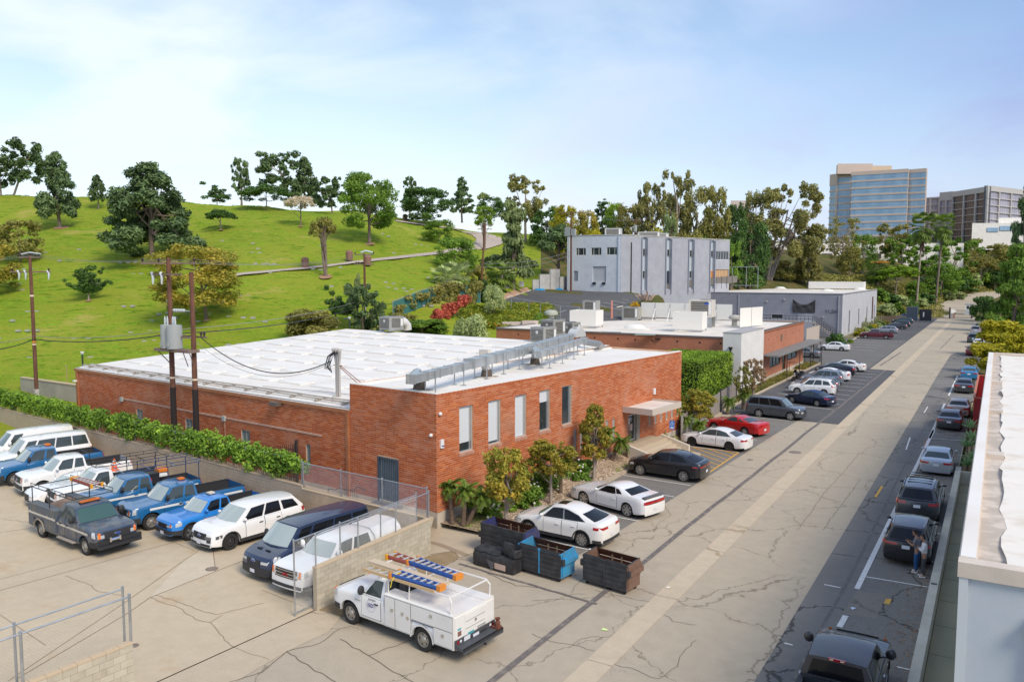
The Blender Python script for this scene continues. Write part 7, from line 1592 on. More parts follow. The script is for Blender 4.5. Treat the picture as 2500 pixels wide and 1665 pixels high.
parkax(macan,'glossy black sporty crossover next to the yellow hatched aisle','car',(1562.5,1160.2),(1669.6,1176.3),P_BLACK,1,wheels='mesh',glass=M_TI)
c=parkax(sedan,'white four door sedan with sunroof between the hatched aisle and the red coupe','car',(1688,1088.3),(1782.7,1101.5),P_WH,1,wheels='dark',trim=M_PL)
MB().grid([[(p[0],p[1]*.6,p[2]+.012)for p in c.rrows[k]]for k in(1,2,3)],flip=True).bd('sunroof',M_TI,c.ro,smooth=60)
parkax(mustang,'bright red two door coupe between the white sedan and the slate grey suv','car',(1738.5,1051),(1824,1065.3),P_RED,1,wheels='spoke5')
parkax(pilot,'boxy slate grey suv parked nose out towards the street','car',(1930.6,1026.3),(1851.5,1017.9),P_GREY,-1,wheels='star5',glass=M_TI,bumper=(.32,.55),bumperm=P_GREY)
parkax(conv,'dark navy convertible with blue cloth roof beside the slate grey suv','car',(1928.6,983),(2000.5,993.6),P_NAVY,1,wheels='star5',roofm=mat('blue_cloth_roof',(.02,.055,.14),.9))
def row(spec,y,label,col,x0=-18.6,a=LEFT+.02,**k):c_,y_=nose_left(x0,y,spec);return Car(spec,label,'car',(c_,y_),a,col,**k)
row(compact,86.4,'white compact suv parked beside the navy convertible',P_WH,-17.4,wheels='star5').rails(M_GV)
row(wagon,89.8,'graphite wagon with two roof cross bars beside the white compact suv',P_MGREY,-17.9,wheels='spoke5',cladding=True).rails(M_PL,bars=(.22,.62))
row(compact,94.9,'silver grey crossover behind the wagon with roof bars',paint('steel_blue_grey',(.20,.23,.27),.4),-18.0)
row(hatch,98.9,'white hybrid hatchback between the grey crossover and the black hatchback',P_WH,-17.9,glass=M_TI)
row(hatch,104.9,'black violet hybrid hatchback next to the last white sedan of the row',paint('black_violet_paint',(.018,.014,.028),.3),-18.2)
row(sedan,109.6,'cream white sedan parked last in the near row of the dark lot',P_PEARL,-17.9,wheels='star5')
cf=Vc((-24.44,138.23));Car(sedan,'white sedan standing alone across the grey lot before the stairs','car',(-22.5,137.9),LEFT+.42-.42,P_WH,wheels='spoke10')
Car(sedan,'silver sedan mostly hidden behind the black mesh gate','car',(-24.4,124.5),LEFT-.1,P_SILV)
Car(f150,'maroon extended cab pickup facing the cactus bed of the grey building','pickup truck',(-19.6,166.8),LEFT+.1,P_MAR,wheels='spoke5',handle=P_MAR)
Car(wagon,'silver estate car parked just beyond the maroon pickup','car',(-20.0,184.0),LEFT+.05,P_SILV,wheels='star5')
Car(hatch,'black hatchback beyond the silver estate car','car',(-19.4,198),LEFT,P_DGREY);Car(compact,'dark crossover squeezed beyond the black hatchback','car',(-19.3,205),LEFT,P_BLACK)
Car(wagon,'dark green old estate car near the slate coloured shed','car',(-20.3,222),LEFT,P_GREEN).rails(M_PL);Car(suvb,'silver suv parked last beside the slate coloured shed','car',(-21.2,239),LEFT,P_SILV)
def rpark(spec,y_rear_axle,xl,label,col,a=UP,**k):
 L=spec['L'];yc=y_rear_axle+(spec['fo']+spec['wb'])-L/2;yc=y_rear_axle+(L-(L-(spec['fo']+spec['wb'])))-L/2
 return Car(spec,label,k.pop('cat','car'),(xl+spec['W']/2-.12,yc),a,col,**k)
rpark(q5,38.0,-3.74,'black luxury suv with chrome roof rails behind the two standing men',P_BLACK,glass=M_TI,wheels='spoke5').rails(M_CH,z=.03)
c=rpark(suvb,45.1,-3.92,'dark graphite suv with ribbed roof parked behind the black suv',P_DGREY,glass=M_TI,wheels='spoke5',bumper=(.3,.5));c.rails(M_PL,z=.03)
for k in RG(5):b=MB();p=c.rrows[2][3];b.tb([(1.0-k*.55,-.55,c.H-.015),(1.0-k*.55,.55,c.H-.015)],.02,4);b.bd('roof_rib',M_UN,c.ro)
rpark(sedan,56.0,-3.65,'silver sedan parked alone in the middle of the right row',paint('ice_silver_paint',(.46,.50,.54),.4),glass=M_CARGL,wheels='spoke10')
rpark(sedan,72.6,-3.74,'black sedan with bracket shaped tail lamps beside the agave planter',P_DGREY,glass=M_TI)
rpark(sedan,79.6,-3.4,'champagne beige sedan parked close in front of the black sedan',P_TAN,glass=M_TI)
rpark(sedan,95.7,-3.5,'charcoal sedan with red lamps between the blue and beige sedans',P_DGREY,glass=M_TI)
rpark(sedan,108.3,-3.38,'metallic blue sedan at the top of the marked right-hand stalls',P_CYAN)
rpark(sedan,140.3,-3.86,'dark red sedan half hidden by the yellow green bush on the right',P_DRED,glass=M_TI)
rpark(sedan,155.5,-3.3,'white sedan parked ahead of the dark red sedan',P_WH,glass=M_TI)
rpark(suv,166.0,-4.45,'dark green suv with white roof rack second in the far right queue',P_GREEN,glass=M_TI).rails(M_WP)
rpark(suv,190,-4.6,'silver suv with dark glass in the far right queue near the hedge',P_SILV,glass=M_TI).rails(M_WP)
rpark(suv,201,-4.0,'black suv with pale roof rails farthest in the right queue',P_BLACK,glass=M_TI).rails(M_WP)
c=rpark(crew,22.0,-4.25,'matte black crew cab pickup at the bottom right edge of the picture',P_PBLK,cat='pickup truck',glass=M_TI,wglass=M_TI,handle=M_CH,liner=mat('bed_grey',(.12,.115,.12),.7))
b=MB().box(-1.98+.0,-1.93,-.20,.20,1.86,1.92);x_=c.B(0,1)[0];lt=BX(x_-.05,x_+.01,-.22,.22,1.84,1.90)('brake_light',M_TAIL,c.ro)
for y_ in(-.14,.14):BX(x_-.056,x_-.05,y_-.05,y_+.05,1.85,1.89)('cargo_lamp',mat('cargo_lamp_cream',(.8,.6,.4),.3),lt)
def badge_circle(car,d,z,r_,sd,m1=None):
 x,y,_=car.V(d,sd*(car.hw(d)+car.yo(z,d)),z);o=LT([(0,.0),(r_,.0)],14,ax='y',M=MT((x,y+sd*.020,z)))('door_seal',m1 or mat('seal_grey',(.5,.5,.47),.6),car.ro)
 LT([(0,.0),(r_*.75,.0)],14,ax='y',M=MT((x,y+sd*.023,z)))('seal_centre',mat('seal_dark',(.12,.13,.12),.6),o);return o
def lightbar(car,m=None,u=.25,w=.28,d=.16,h=.10,y=0):
 p=car.rrows[max(1,int(u*10))][3];o=BX(p[0]-d,p[0]+d,y-w,y+w,p[2],p[2]+.03)('beacon_base',M_PL,car.ro);BX(p[0]-d*.9,p[0]+d*.9,y-w*.95,y+w*.95,p[2]+.03,p[2]+h)('beacon',m or M_AMB,o)
def ladder_rack(car,x0,x1,w,z,m,zf=1.25,posts=True,cross=4,rails2=True):
 ro=car.ro;b=MB()
 for sd in(1,-1):
  b.tb([(x0,sd*w,z),(x1,sd*w,z)],.022,5)
  if rails2:b.tb([(x0,sd*w,z+.16),(x1,sd*w,z+.16)],.018,5);[b.tb([(x0+(x1-x0)*k/5,sd*w,z),(x0+(x1-x0)*k/5,sd*w,z+.16)],.015,4)for k in RG(6)]
  if posts:
   for x in(x0+.1,(x0+x1)*.5-.2):b.tb([(x,sd*w,zf),(x,sd*w,z)],.025,5)
 for k in RG(cross):x=x0+(x1-x0)*k/(cross-1);b.tb([(x,-w,z),(x,w,z)],.022,5)
 return b.bd('ladder_rack',m,ro)
def yardpark(spec,label,cat,fpx,hdg,col,side,**k):
 f=P(*fpx);d=Vc((cos(hdg),sin(hdg)));n=Vc((-d.y,d.x))*side;c=f.xy-n*(spec['W']/2-.10)-d*(spec['L']/2-spec['fo'])
 return Car(spec,label,cat,(c.x,c.y),hdg,col,**k)
HY=radians(-102)
c=yardpark(dict(ext),'blue pickup with white side stripe and amber beacon, third from the right pickup in the yard','pickup truck',(370,1293),radians(-103),P_BLUE,1,wheels='steel',oval=.97,bumper=(.45,.72),mirrorm=M_PL,wglass=mat('sky_reflection_windscreen',(.36,.42,.40),.08,coat=1),gbarm=M_PL)
c.band('side_stripe',.9,5.7,.98,1.09,M_WP,slope=-.0);badge_circle(c,2.4,1.03,.10,1);lightbar(c,u=.7,w=.16)
M_PW=MATS['sky_reflection_windscreen']  # fleet windscreen: the sky's reflection is put into its pale base colour
c=yardpark(dict(taco,fplate=True),'small bright blue pickup with orange stripe next to the white police style suv','pickup truck',(466.8,1318),radians(-98),P_BRIGHT,1,wheels='star5',bumper=(.40,.62),wglass=M_PW,glass=M_TI,cladding=True)
c.band('side_stripe',1.5,3.3,.80,.90,mat('orange_stripe',(.80,.34,.02),.5));badge_circle(c,2.4,.86,.10,1);lightbar(c,mat('pale_box',(.7,.62,.5),.6),u=.5,w=.16)
c=yardpark(dict(suvb,fplate=True,lower=[(-.75,.75,.30,.42,M_PL),(-.80,-.55,.50,.62,M_PL),(.55,.80,.50,.62,M_PL)]),'white police style suv with black steel wheels in the yard','car',(563,1341.6),radians(-97),P_WH,1,wheels='police',cladding=True,glass=M_TI,wglass=M_PW,headm=mat('dark_headlight',(.10,.10,.11),.1,coat=1),oval=.76,handle=M_PL)
c=Car(dict(van,fplate=True,H=2.08,L=5.55),'dark navy passenger van with tinted windows beside the block wall','van',(-25.0,24.45),radians(-97),P_DNAVY,wheels='steel',oval=.86,glass=M_TI,wglass=M_PW,bumper=(.30,.62),mirrorm=M_PL,grillem=M_PL,gbarm=M_PL)
c.band('side_stripe',.75,1.6,.78,.87,M_WP)
for y_ in(-.28,.28):b=MB();p=c.V(.45,y_,c.zt(.45)+.03);b.box(p[0]-.05,p[0]+.05,y_-.14,y_+.14,p[2],p[2]+.02);b.bd('bonnet_vent',M_UN,c.ro)
c=Car(dict(crew,L=5.6,W=1.92,H=1.82,r=.375),'white pickup with covered bed and chrome slatted grille right behind the block wall','pickup truck',(-22.8,23.95),radians(-93),P_WH,wheels='spoke5',wglass=M_PW,gbarm=M_CH,bumper=(.42,.55))
gm_=text_obj('grille_letters','GMC',.16,mat('badge_red',(.5,.01,.02),.4),c.ro,MT((c.V(0,0,.92)[0]+.03,0,.92))@MR(pi/2,4,'Z')@MR(pi/2,4,'X'),.006)
b=MB();x0=2.8-3.95-.05;x1=-2.78;n=6
rows=[[(x,v*.88,1.27+.52*(1-abs(v)**6))for v in(-1,-.96,-.9,-.6,0,.6,.9,.96,1)]for x in(x0,(x0+x1)/2,x1)];b.grid(rows);b.poly(rows[0]);b.poly(rows[2]);b.bd('bed_cap',P_WH,c.ro,smooth=40)
def yc(x,y,spec,label,cat,col,hdg=radians(-104),**k):return Car(spec,label,cat,(x,y),hdg,col,**k)
yc(-55.3,28.6,boxvan,'white cargo van at the far left edge of the yard','van',P_WH,wheels='steel',bumper=(.3,.5))
yc(-52.3,27.9,econ,'white passenger van with dark rear side windows second from the left','van',P_WH,wheels='steel',bumper=(.3,.5),wglass=M_PW)
c=yc(-49.3,26.6,dict(ext),'blue pickup with black bed and amber beacon at the left frame edge','pickup truck',P_BLUE,wheels='steel',bumper=(.45,.72),mirrorm=M_PL,wglass=M_PW);lightbar(c,u=.8,w=.22)
c=yc(-45.9,26.3,dict(f150),'white extended cab pickup with black grille and headache rack beside the blue pickup','pickup truck',P_WH,wheels='star5',bumper=(.42,.66),wglass=M_PW,oval=.92)
b=MB();x_=5.85/2-3.5
for sd in(1,-1):b.tb([(x_,sd*.8,1.2),(x_,sd*.8,1.95)],.03,5)
b.tb([(x_,-.8,1.95),(x_,.8,1.95)],.03,5);b.tb([(x_,-.8,1.6),(x_,.8,1.6)],.025,5);b.bd('headache_rack',M_BK,c.ro)
yc(-43.3,24.9,sedan,'white sedan squeezed between two white pickups in the yard','car',P_WH,wheels='star5',wglass=M_PW)
c=yc(-41.2,25.5,dict(regcab,re=2.75,rb=2.85,bed=2.9),'white single cab pickup with black ladder rack in the yard','pickup truck',P_WH,wheels='steel',bumper=(.42,.66),wglass=M_PW)
ladder_rack(c,-2.9,.9,.80,2.12,M_BK)
c=yc(-38.35,25.4,dict(ext,W=1.98),'blue pickup with blue ladder rack and toolboxes between white and striped blue pickups','pickup truck',P_BLUE,wheels='steel',bumper=(.45,.72),mirrorm=M_PL,wglass=M_PW)
c.band('side_stripe',.9,5.7,.98,1.09,M_WP);ladder_rack(c,-2.9,1.0,.86,2.22,paint('rack_navy_blue',(.01,.05,.14)),posts=True)
BX(-.9,-.2,-.35,.35,1.3,1.85)('toolbox',M_BK,c.ro);LT([(0,0),(.26,0),(.26,.2),(0,.22)],14,ax='y',M=MT((-.1,.55,1.6)))('hose_reel',mat('reel_red',(.5,.01,.02),.5),c.ro)
BX(-1.4,-.9,-.3,.3,1.85,2.0)('orange_case',mat('case_orange',(.8,.22,.02),.5),c.ro)
tc1=EM('traffic_cone',(-43.5,28.6,1.36),0,'orange traffic cone with white bands standing in a pickup bed by the ivy wall','traffic cone');tc1 .location=PD(280,1118,42);
cxy=P(279,1128,1.3);tc1 .location=(cxy.x,cxy.y,.82)
k_=MB().lh([(.19,.03),(.17,.05),(.04,.72),(0,.72)],12).box(-.2,.2,-.2,.2,0,.03).bd('cone',mat('cone_orange',(.85,.13,.02),.6),tc1,smooth=50)
for z in(.3,.5):LT([(.172-(z-.05)*.194+.004,z),(.172-(z+.05)*.194+.004,z+.1)],12)('reflective_band',M_WP,k_)
svc=dict(ext,L=6.15,W=2.03,wb=4.12,fo=.95,win=[(.08,.56,.05,.90),(.62,.93,.08,.88)])
c=parkax(svc,'muddy navy service truck with tool lockers, ladder rack and front winch in the yard','utility truck',(211.7,1354.6),(104.6,1311),P_DUSTN,-1,wheels='steel',oval=.98,bumper=(.45,.72),mirrorm=M_PL,grillem=M_PL,gbarm=M_PL,wglass=mat('clear_dark_windscreen',(.05,.11,.09),.06,coat=1),handle=M_PL)
L=svc['L'];b=MB()
M_LOCK=mat('locker_grey',(.10,.115,.13),.55,c2=(.20,.17,.13),scale=1.8,lo=.5,hi=.85,coord='obj')
for sd in(1,-1):
 y0,y1=sorted((sd*.62,sd*1.06));xb,xa=-L/2+.05,L/2-3.42
 wx=L/2-svc['fo']-svc['wb']
 o=MB().box(xb,xa,y0,y1,.95,1.52).box(wx+.55,xa,y0,y1,.50,.95).box(xb,wx-.55,y0,y1,.50,.95).box(xb-.0,xa+.0,y0-.03*(sd>0)*0,y1,1.52,1.56).bd('locker',M_LOCK,c.ro)
 for(a_,b2)in((wx+.58,xa-.03-.42),(xa-.42,xa-.03),(xb+.03,wx-.58)):
  dr=BX(a_,b2,sd*1.06 if sd>0 else sd*1.075,sd*1.075 if sd>0 else sd*1.06,.55,1.48)('locker_door',M_LOCK,o);LT([(0,.0),(.05,.0)],10,ax='y',M=MT(((a_+b2)/2,sd*1.078,1.2)))('latch',M_CH,dr)
 BX(wx-.55,wx+.55,sd*1.06 if sd>0 else sd*1.075,sd*1.075 if sd>0 else sd*1.06,1.05,1.48)('locker_door',M_LOCK,o)
 BX(xb,xa,sd*1.075 if sd>0 else sd*1.083,sd*1.083 if sd>0 else sd*1.075,1.10,1.19)('side_stripe',mat('dusty_white_stripe',(.62,.56,.46),.7),o)
 pts=[(wx+(.52)*cos(a),sd*1.07,svc['r']+.50*sin(a))for a in[pi*k/12 for k in RG(13)]];TB(pts,.035,5)('wheel_arch_trim',mat('dusty_arch',(.30,.26,.20),.8),o)
BX(-L/2+.05,L/2-3.42,-.62,.62,.85,.92)('cargo_floor',M_UN,c.ro)
MB().box(-2.2,-.6,-.6,.58,.92,1.45).add([(-2.2,-.6,1.45),(-.6,-.6,1.45),(-.6,.58,1.45),(-2.2,.58,1.45),(-1.9,-.3,1.62),(-.8,-.3,1.7),(-.8,.3,1.6),(-1.8,.3,1.72)],[(0,1,5,4),(1,2,6,5),(2,3,7,6),(3,0,4,7),(4,5,6,7)]).bd('tarped_load',mat('tarped_brown',(.17,.11,.08),.9,c2=(.27,.19,.14),scale=2),c.ro)
c.band('side_stripe',.55,3.35,.96,1.06,MATS['dusty_white_stripe'],slope=.01)
for sd in(1,-1):BX(L/2-3.2,L/2-1.7,min(sd*.98,sd*1.15),max(sd*.98,sd*1.15),.42,.47)('running_board',mat('dusty_step',(.38,.33,.27),.8),c.ro)
ladder_rack(c,-2.95,1.05,.92,2.30,M_BK,zf=1.5);lightbar(c,u=.35,w=.45,d=.10)
MB().box(L/2+.08,L/2+.30,-.95,.95,.46,.60).box(L/2+.05,L/2+.20,-1.0,1.0,.60,.78).bd('winch_bumper',M_BK,c.ro)
MB().lh([(.07,-.2),(.07,.2)],10,ax='y',M=MT((L/2+.24,-.25,.80))).box(L/2+.16,L/2+.32,-.5,-.42,.72,.92).box(L/2+.16,L/2+.32,-.08,.0,.72,.92).bd('winch',M_CH,c.ro)
LT([(.06,0),(.07,.02),(.07,.35),(.03,.4)],8,M=MT((-.35,-.5,1.3)))('extinguisher',mat('reel_red',(.5,.01,.02)),c.ro)
def stepladder(label,loc,rz,Lx,w,m,capm,mats_=None,tilt=0,n=7,h=.16):
 ro=EM('step_ladder',loc,rz,label,'ladder');ro.rotation_euler=(0,tilt,rz)
 for sd in(1,-1):
  w0,w1=w*.62,w
  MB().add([(-Lx/2,sd*w0/2,0),(Lx/2,sd*w1/2,0),(Lx/2,sd*w1/2,.085),(-Lx/2,sd*w0/2,.085),(-Lx/2,sd*(w0/2-.03),0),(Lx/2,sd*(w1/2-.03),0),(Lx/2,sd*(w1/2-.03),.085),(-Lx/2,sd*(w0/2-.03),.085)],[(0,1,2,3),(7,6,5,4),(3,2,6,7),(0,4,5,1),(0,3,7,4),(1,5,6,2)]).bd('rail',m,ro)
  MB().add([(-Lx/2+.1,sd*(w0/2-.04),-.09),(Lx/2,sd*(w1/2-.04),-.09),(Lx/2,sd*(w1/2-.04),-.02),(-Lx/2+.1,sd*(w0/2-.04),-.02)],[(0,1,2,3)]).bd('rear_rail',m,ro)
 for k in RG(n):
  x=-Lx/2+Lx*(k+.7)/n;ww=(w*.62+(w-w*.62)*(k+.7)/n)/2-.02;BX(x-.035,x+.035,-ww,ww,.05,.085)('rung',mat('rung_aluminium',(.70,.70,.68),.4,.5),ro)
 BX(-Lx/2-.06,-Lx/2+.10,-w*.34,w*.34,-.08,.11)('top_cap',capm,ro)
 b=MB();
 for sd in(1,-1):b.box(Lx/2-.04,Lx/2+.05,sd*w/2-.05,sd*w/2+.05,-.10,.10)
 b.bd('foot',capm,ro);return ro
M_LBLUE=mat('ladder_blue',(.03,.12,.42),.5);M_LRED=mat('ladder_red',(.42,.10,.07),.6);M_LYEL=mat('ladder_cap_yellow',(.80,.36,.02),.5);M_LORG=mat('ladder_cap_orange',(.75,.26,.03),.5)
lp=c.ro.matrix_basis.copy()
def onveh(car,x,y,z):v=MR(car.ro.rotation_euler.z,4,'Z')@Vc((x,y,z));return car.ro.location+v
stepladder('red fibreglass step ladder with yellow cap lying across the rack of the muddy service truck',onveh(c,-.9,.62,2.50),c.ro.rotation_euler.z+.02,2.1,.5,M_LRED,M_LYEL)
ut=dict(regcab,L=5.85,W=2.03,fo=.95,wb=3.50,bed=2.72,win=[(.12,.86,.05,.90)],re=2.52,rb=2.62,doors=[(1.58,2.52)],top=[(0,1.0),(.06,1.12),(.4,1.2),(1.35,1.27),(2.62,1.29),(2.68,.95),(5.8,.9),(5.85,.85)])
c=parkax(ut,'white utility truck with tool lockers and ladders beside the block wall in the foreground','utility truck',(859,1521.4),(1036.7,1588.8),P_WH,1,wheels='steel',mirrorm=M_PL,bumper=(.45,.66),bumperm=M_PL,handle=M_PL)
U=c.ro;L=ut['L'];xa=L/2-2.74;xb=-L/2+.02;wx=L/2-ut['fo']-ut['wb'];M_UW=mat('utility_body_white',(.80,.78,.73),.4,c2=(.74,.71,.65),scale=1.5,lo=.45,hi=.8,coord='obj');M_SEAM=mat('seam_shadow_grey',(.35,.33,.30),.7)
for sd in(1,-1):
 y0,y1=sorted((sd*.55,sd*1.04));lk=MB().box(xb,xa,y0,y1,1.0,1.55).box(wx+.52,xa,y0,y1,.45,1.0).box(xb,wx-.52,y0,y1,.45,1.0)
 lk.add([(xa,sd*.53,1.555),(xb,sd*.53,1.555),(xb,sd*1.06,1.555),(xa,sd*1.06,1.555),(xa,sd*.53,1.60),(xb,sd*.53,1.60),(xb,sd*1.0,1.60),(xa,sd*1.0,1.60)],[(0,1,2,3),(4,5,6,7),(2,3,7,6),(0,1,5,4),(0,3,7,4),(1,2,6,5)]);o=lk.bd('locker',M_UW,U)
 f0,f1=sorted((sd*1.042,sd*1.062));s0,s1=sorted((sd*1.040,sd*1.052))
 for k,(a_,b2,z0,z1)in EN(((xa-.04-.44,xa-.04,.50,1.50),(wx+.50,xa-.52,.50,1.50),(xb+.05,wx+.46,1.04,1.50),(xb+.05,wx-.55,.50,1.0))):
  BX(a_-.012,b2+.012,s0,s1,z0-.012,z1+.012)('locker_seam',M_SEAM,o)
  dr=BX(a_,b2,f0,f1,z0,z1)('locker_door',M_UW,o)
  q=MB();lx=(a_+.1)if k==0 else(a_+b2)/2;q.box(lx-.055,lx+.055,min(sd*1.06,sd*1.08),max(sd*1.06,sd*1.08),(z0+z1)/2+(.1 if k<2 else.08)-.055,(z0+z1)/2+(.1 if k<2 else.08)+.055);q.bd('latch',M_CH,dr)
 LT([(0,.0),(.07,.0)],10,ax='y',M=MT((wx+.62,sd*1.066,1.0)))('fuel_door',M_CH,o)
 rows=[[(wx+rad*cos(a),sd*1.045,ut['r']+rad*sin(a))for a in[pi*k/12 for k in RG(13)]]for rad in(.47,.53)];c.gp('wheel_arch_trim',rows,M_UW)
MB().box(xb,-.35,-.55,.55,.9,1.50).box(xb,-.35,-.55,.55,1.50,1.56).bd('cargo_cover',M_UW,U)
BX(-.3,xa,-.55,.55,.85,.95)('cargo_floor',M_UN,U);BX(-.28,.02,-.5,.5,1.3,1.78)('black_toolbox',M_BK,U)
tg=BX(xb-.035,xb,-1.0,1.0,.62,1.5)('rear_panel',M_UW,U);tg2=BX(xb-.05,xb-.03,-.54,.54,.68,1.46)('tailgate',M_UW,tg)
for z in(.98,1.22):BX(xb-.056,xb-.05,-.5,.5,z,z+.02)('tailgate_rib',M_SEAM,tg2)
BX(xb-.065,xb-.05,-.05,.05,1.10,1.2)('latch',M_CH,tg2)
rb_=MB().box(xb-.42,xb-.02,-1.02,1.02,.50,.60).box(xb-.06,xb-.02,-1.02,1.02,.60,.78).box(xb-.42,xb-.38,-1.02,1.02,.42,.60).bd('step_bumper',mat('step_bumper_grey',(.075,.078,.085),.6),U)
for sd in(1,-1):
 LT([(0,.0),(.055,.0)],10,ax='x',M=MT((xb-.07,sd*.9,.69)))('taillight',M_TAIL,U);LT([(0,.0),(.05,.0)],10,ax='x',M=MT((xb-.07,sd*.76,.69)))('reversing_lamp',M_WP,U)
BX(xb-.075,xb-.06,-.0+.3,.6,.62,.76)('licence_plate',M_PLATE,U)
MB().box(xb-.4,xb-.1,-.98,-.74,.6,.66).lh([(.10,0),(.09,.15),(.05,.2),(.1,.28)],8,M=MT((xb-.3,-.86,.66))).bd('vice',mat('rust_brown',(.16,.05,.03),.8),U)
TB([(xb-.2,0,.45),(xb-.5,0,.42)],.04,6)('tow_hitch',M_BK,U)
zr=2.12
q=MB()
for sd in(1,-1):q.tb([(xb+.15,sd*1.0,1.58),(xb+.12,sd*.98,zr-.15),(xb+.25,sd*.94,zr),(L/2-1.75,sd*.90,zr+.02)],.028,6);q.tb([(xa-.1,sd*.95,1.58),(xa-.1,sd*.93,zr)],.024,5);q.tb([(-.9,sd*.98,1.58),(-.9,sd*.94,zr)],.022,5)
for x in(xb+.2,-.9,xa-.1,L/2-1.75):q.tb([(x,-.92,zr),(x,.92,zr)],.026,5)
q.bd('ladder_rack',mat('rack_white',(.78,.75,.70),.45),U)
hd=U.rotation_euler.z
rt_=lambda x,y,z:onveh(c,x,y,z)
stepladder('blue fibreglass step ladder with orange feet nearest the camera on the white utility truck',rt_(-1.15,.80,2.26),hd+.0,2.1,.44,M_LBLUE,M_LORG);stepladder('blue fibreglass step ladder with orange feet farther from the camera on the white utility truck',rt_(-1.0,-.22,2.33),hd-.10,2.3,.5,M_LBLUE,M_LORG,n=8)
stepladder('red step ladder lying under the blue ones on the white utility truck',rt_(-.1,-.45,2.20),hd-.03,3.0,.42,M_LRED,M_LYEL,n=9)
lt=EM('extension_ladder',rt_(-.35,.80,2.17),hd,'long tan extension ladder on the near side of the white utility truck rack','ladder')
for y_ in(-.2,.2):BX(-1.7,1.65,y_-.02,y_+.02,-.05,.05)('rail',mat('ladder_tan',(.60,.42,.22),.6),lt)
for k in RG(10):BX(-1.6+k*.34,-1.56+k*.34,-.18,.18,-.02,.02)('rung',MATS['rung_aluminium'],lt)
pk_=BX(-1.9,1.75,-.16,.16,-.03,.05)('plank',mat('plywood_plank',(.62,.49,.34),.8),loc=rt_(-.15,.33,2.19),rz=hd-.02);tag(pk_,'long pale plank lying between the ladders on the white utility truck rack','plank')
q=MB().tb([(0,0,0),(.02,.1,-.1),(.06,.14,-.35)],.015,4).tb([(.0,-.3,.05),(0,0,.06),(0,.06,-.08)],.015,4);tag(q.bd('strap',mat('strap_yellow',(.80,.62,.05),.7),loc=rt_(-.25,.98,2.25),rz=hd),'yellow strap hanging from the ladders on the white utility truck','strap')
bm=mat('decal_indigo',(.10,.07,.30),.5)
def sidetext(car,name,body,size,d,z,m,off=.03,sd=1):
 x,y,_=car.V(d,sd*(car.hw(d)+car.yo(z,d)),z);return text_obj(name,body,size,m,car.ro,MT((x,y+sd*off,z))@MR(pi if sd>0 else 0,4,'Z')@MR(pi/2,4,'X'),.003)
sidetext(c,'door_logo','ISD',.20,2.05,.98,bm)
def scribble(car,name,d,z,w,h,m,sd=1,n=7,off=.024):
 x,y,_=car.V(d,sd*(car.hw(d)+car.yo(z,d)),z);b=MB();r_=RR(n)
 for k in RG(n):
  x0=x+w/2-w*(k+1)/n;b.box(x0,x0+w/n*.72,min(y+sd*off,y+sd*(off+.003)),max(y+sd*off,y+sd*(off+.003)),z-h/2*r_.uniform(.7,1),z+h/2*r_.uniform(.7,1))
 return b.bd(name,m,car.ro)
M_DG=mat('decal_grey',(.34,.33,.31),.6)
scribble(c,'fleet_number',2.1,1.19,.36,.06,M_DG,n=6);scribble(c,'small_lettering',1.38,1.02,.30,.045,M_DG,n=6)
x,y,_=c.V(2.05,c.hw(2.05)+c.yo(.98,2.05),.98);q=MB()
q.grid([[(x+rr_*cos(a),y+.022,.96+rr_*sin(a))for a in[2*pi*k/24 for k in RG(25)]]for rr_ in(.205,.22)]);q.bd('logo_ring',mat('decal_lavender',(.55,.53,.62),.6),U)
def rearscrib(y0,y1,z,h,m,n,sl=0):
 b=MB()
 for k in RG(n):a_=y0+(y1-y0)*k/n;b.box(xb-.072,xb-.066,a_,a_+(y1-y0)/n*.7,z-h/2,z+h/2)
 return b.bd('small_lettering',m,U)
rearscrib(.10,.40,.80,.09,mat('decal_teal',(.10,.42,.46),.6),8);rearscrib(-.50,-.08,.87,.035,M_DG,14);rearscrib(-.50,-.08,.81,.035,M_DG,14)
BX(xb-.04,xb-.036,.70,.88,.86,1.02)('round_sticker',mat('decal_maroon',(.25,.12,.10),.6),tg);BX(xb-.04,xb-.036,.72,.88,1.05,1.12)('green_sticker',MATS['decal_teal'],tg)
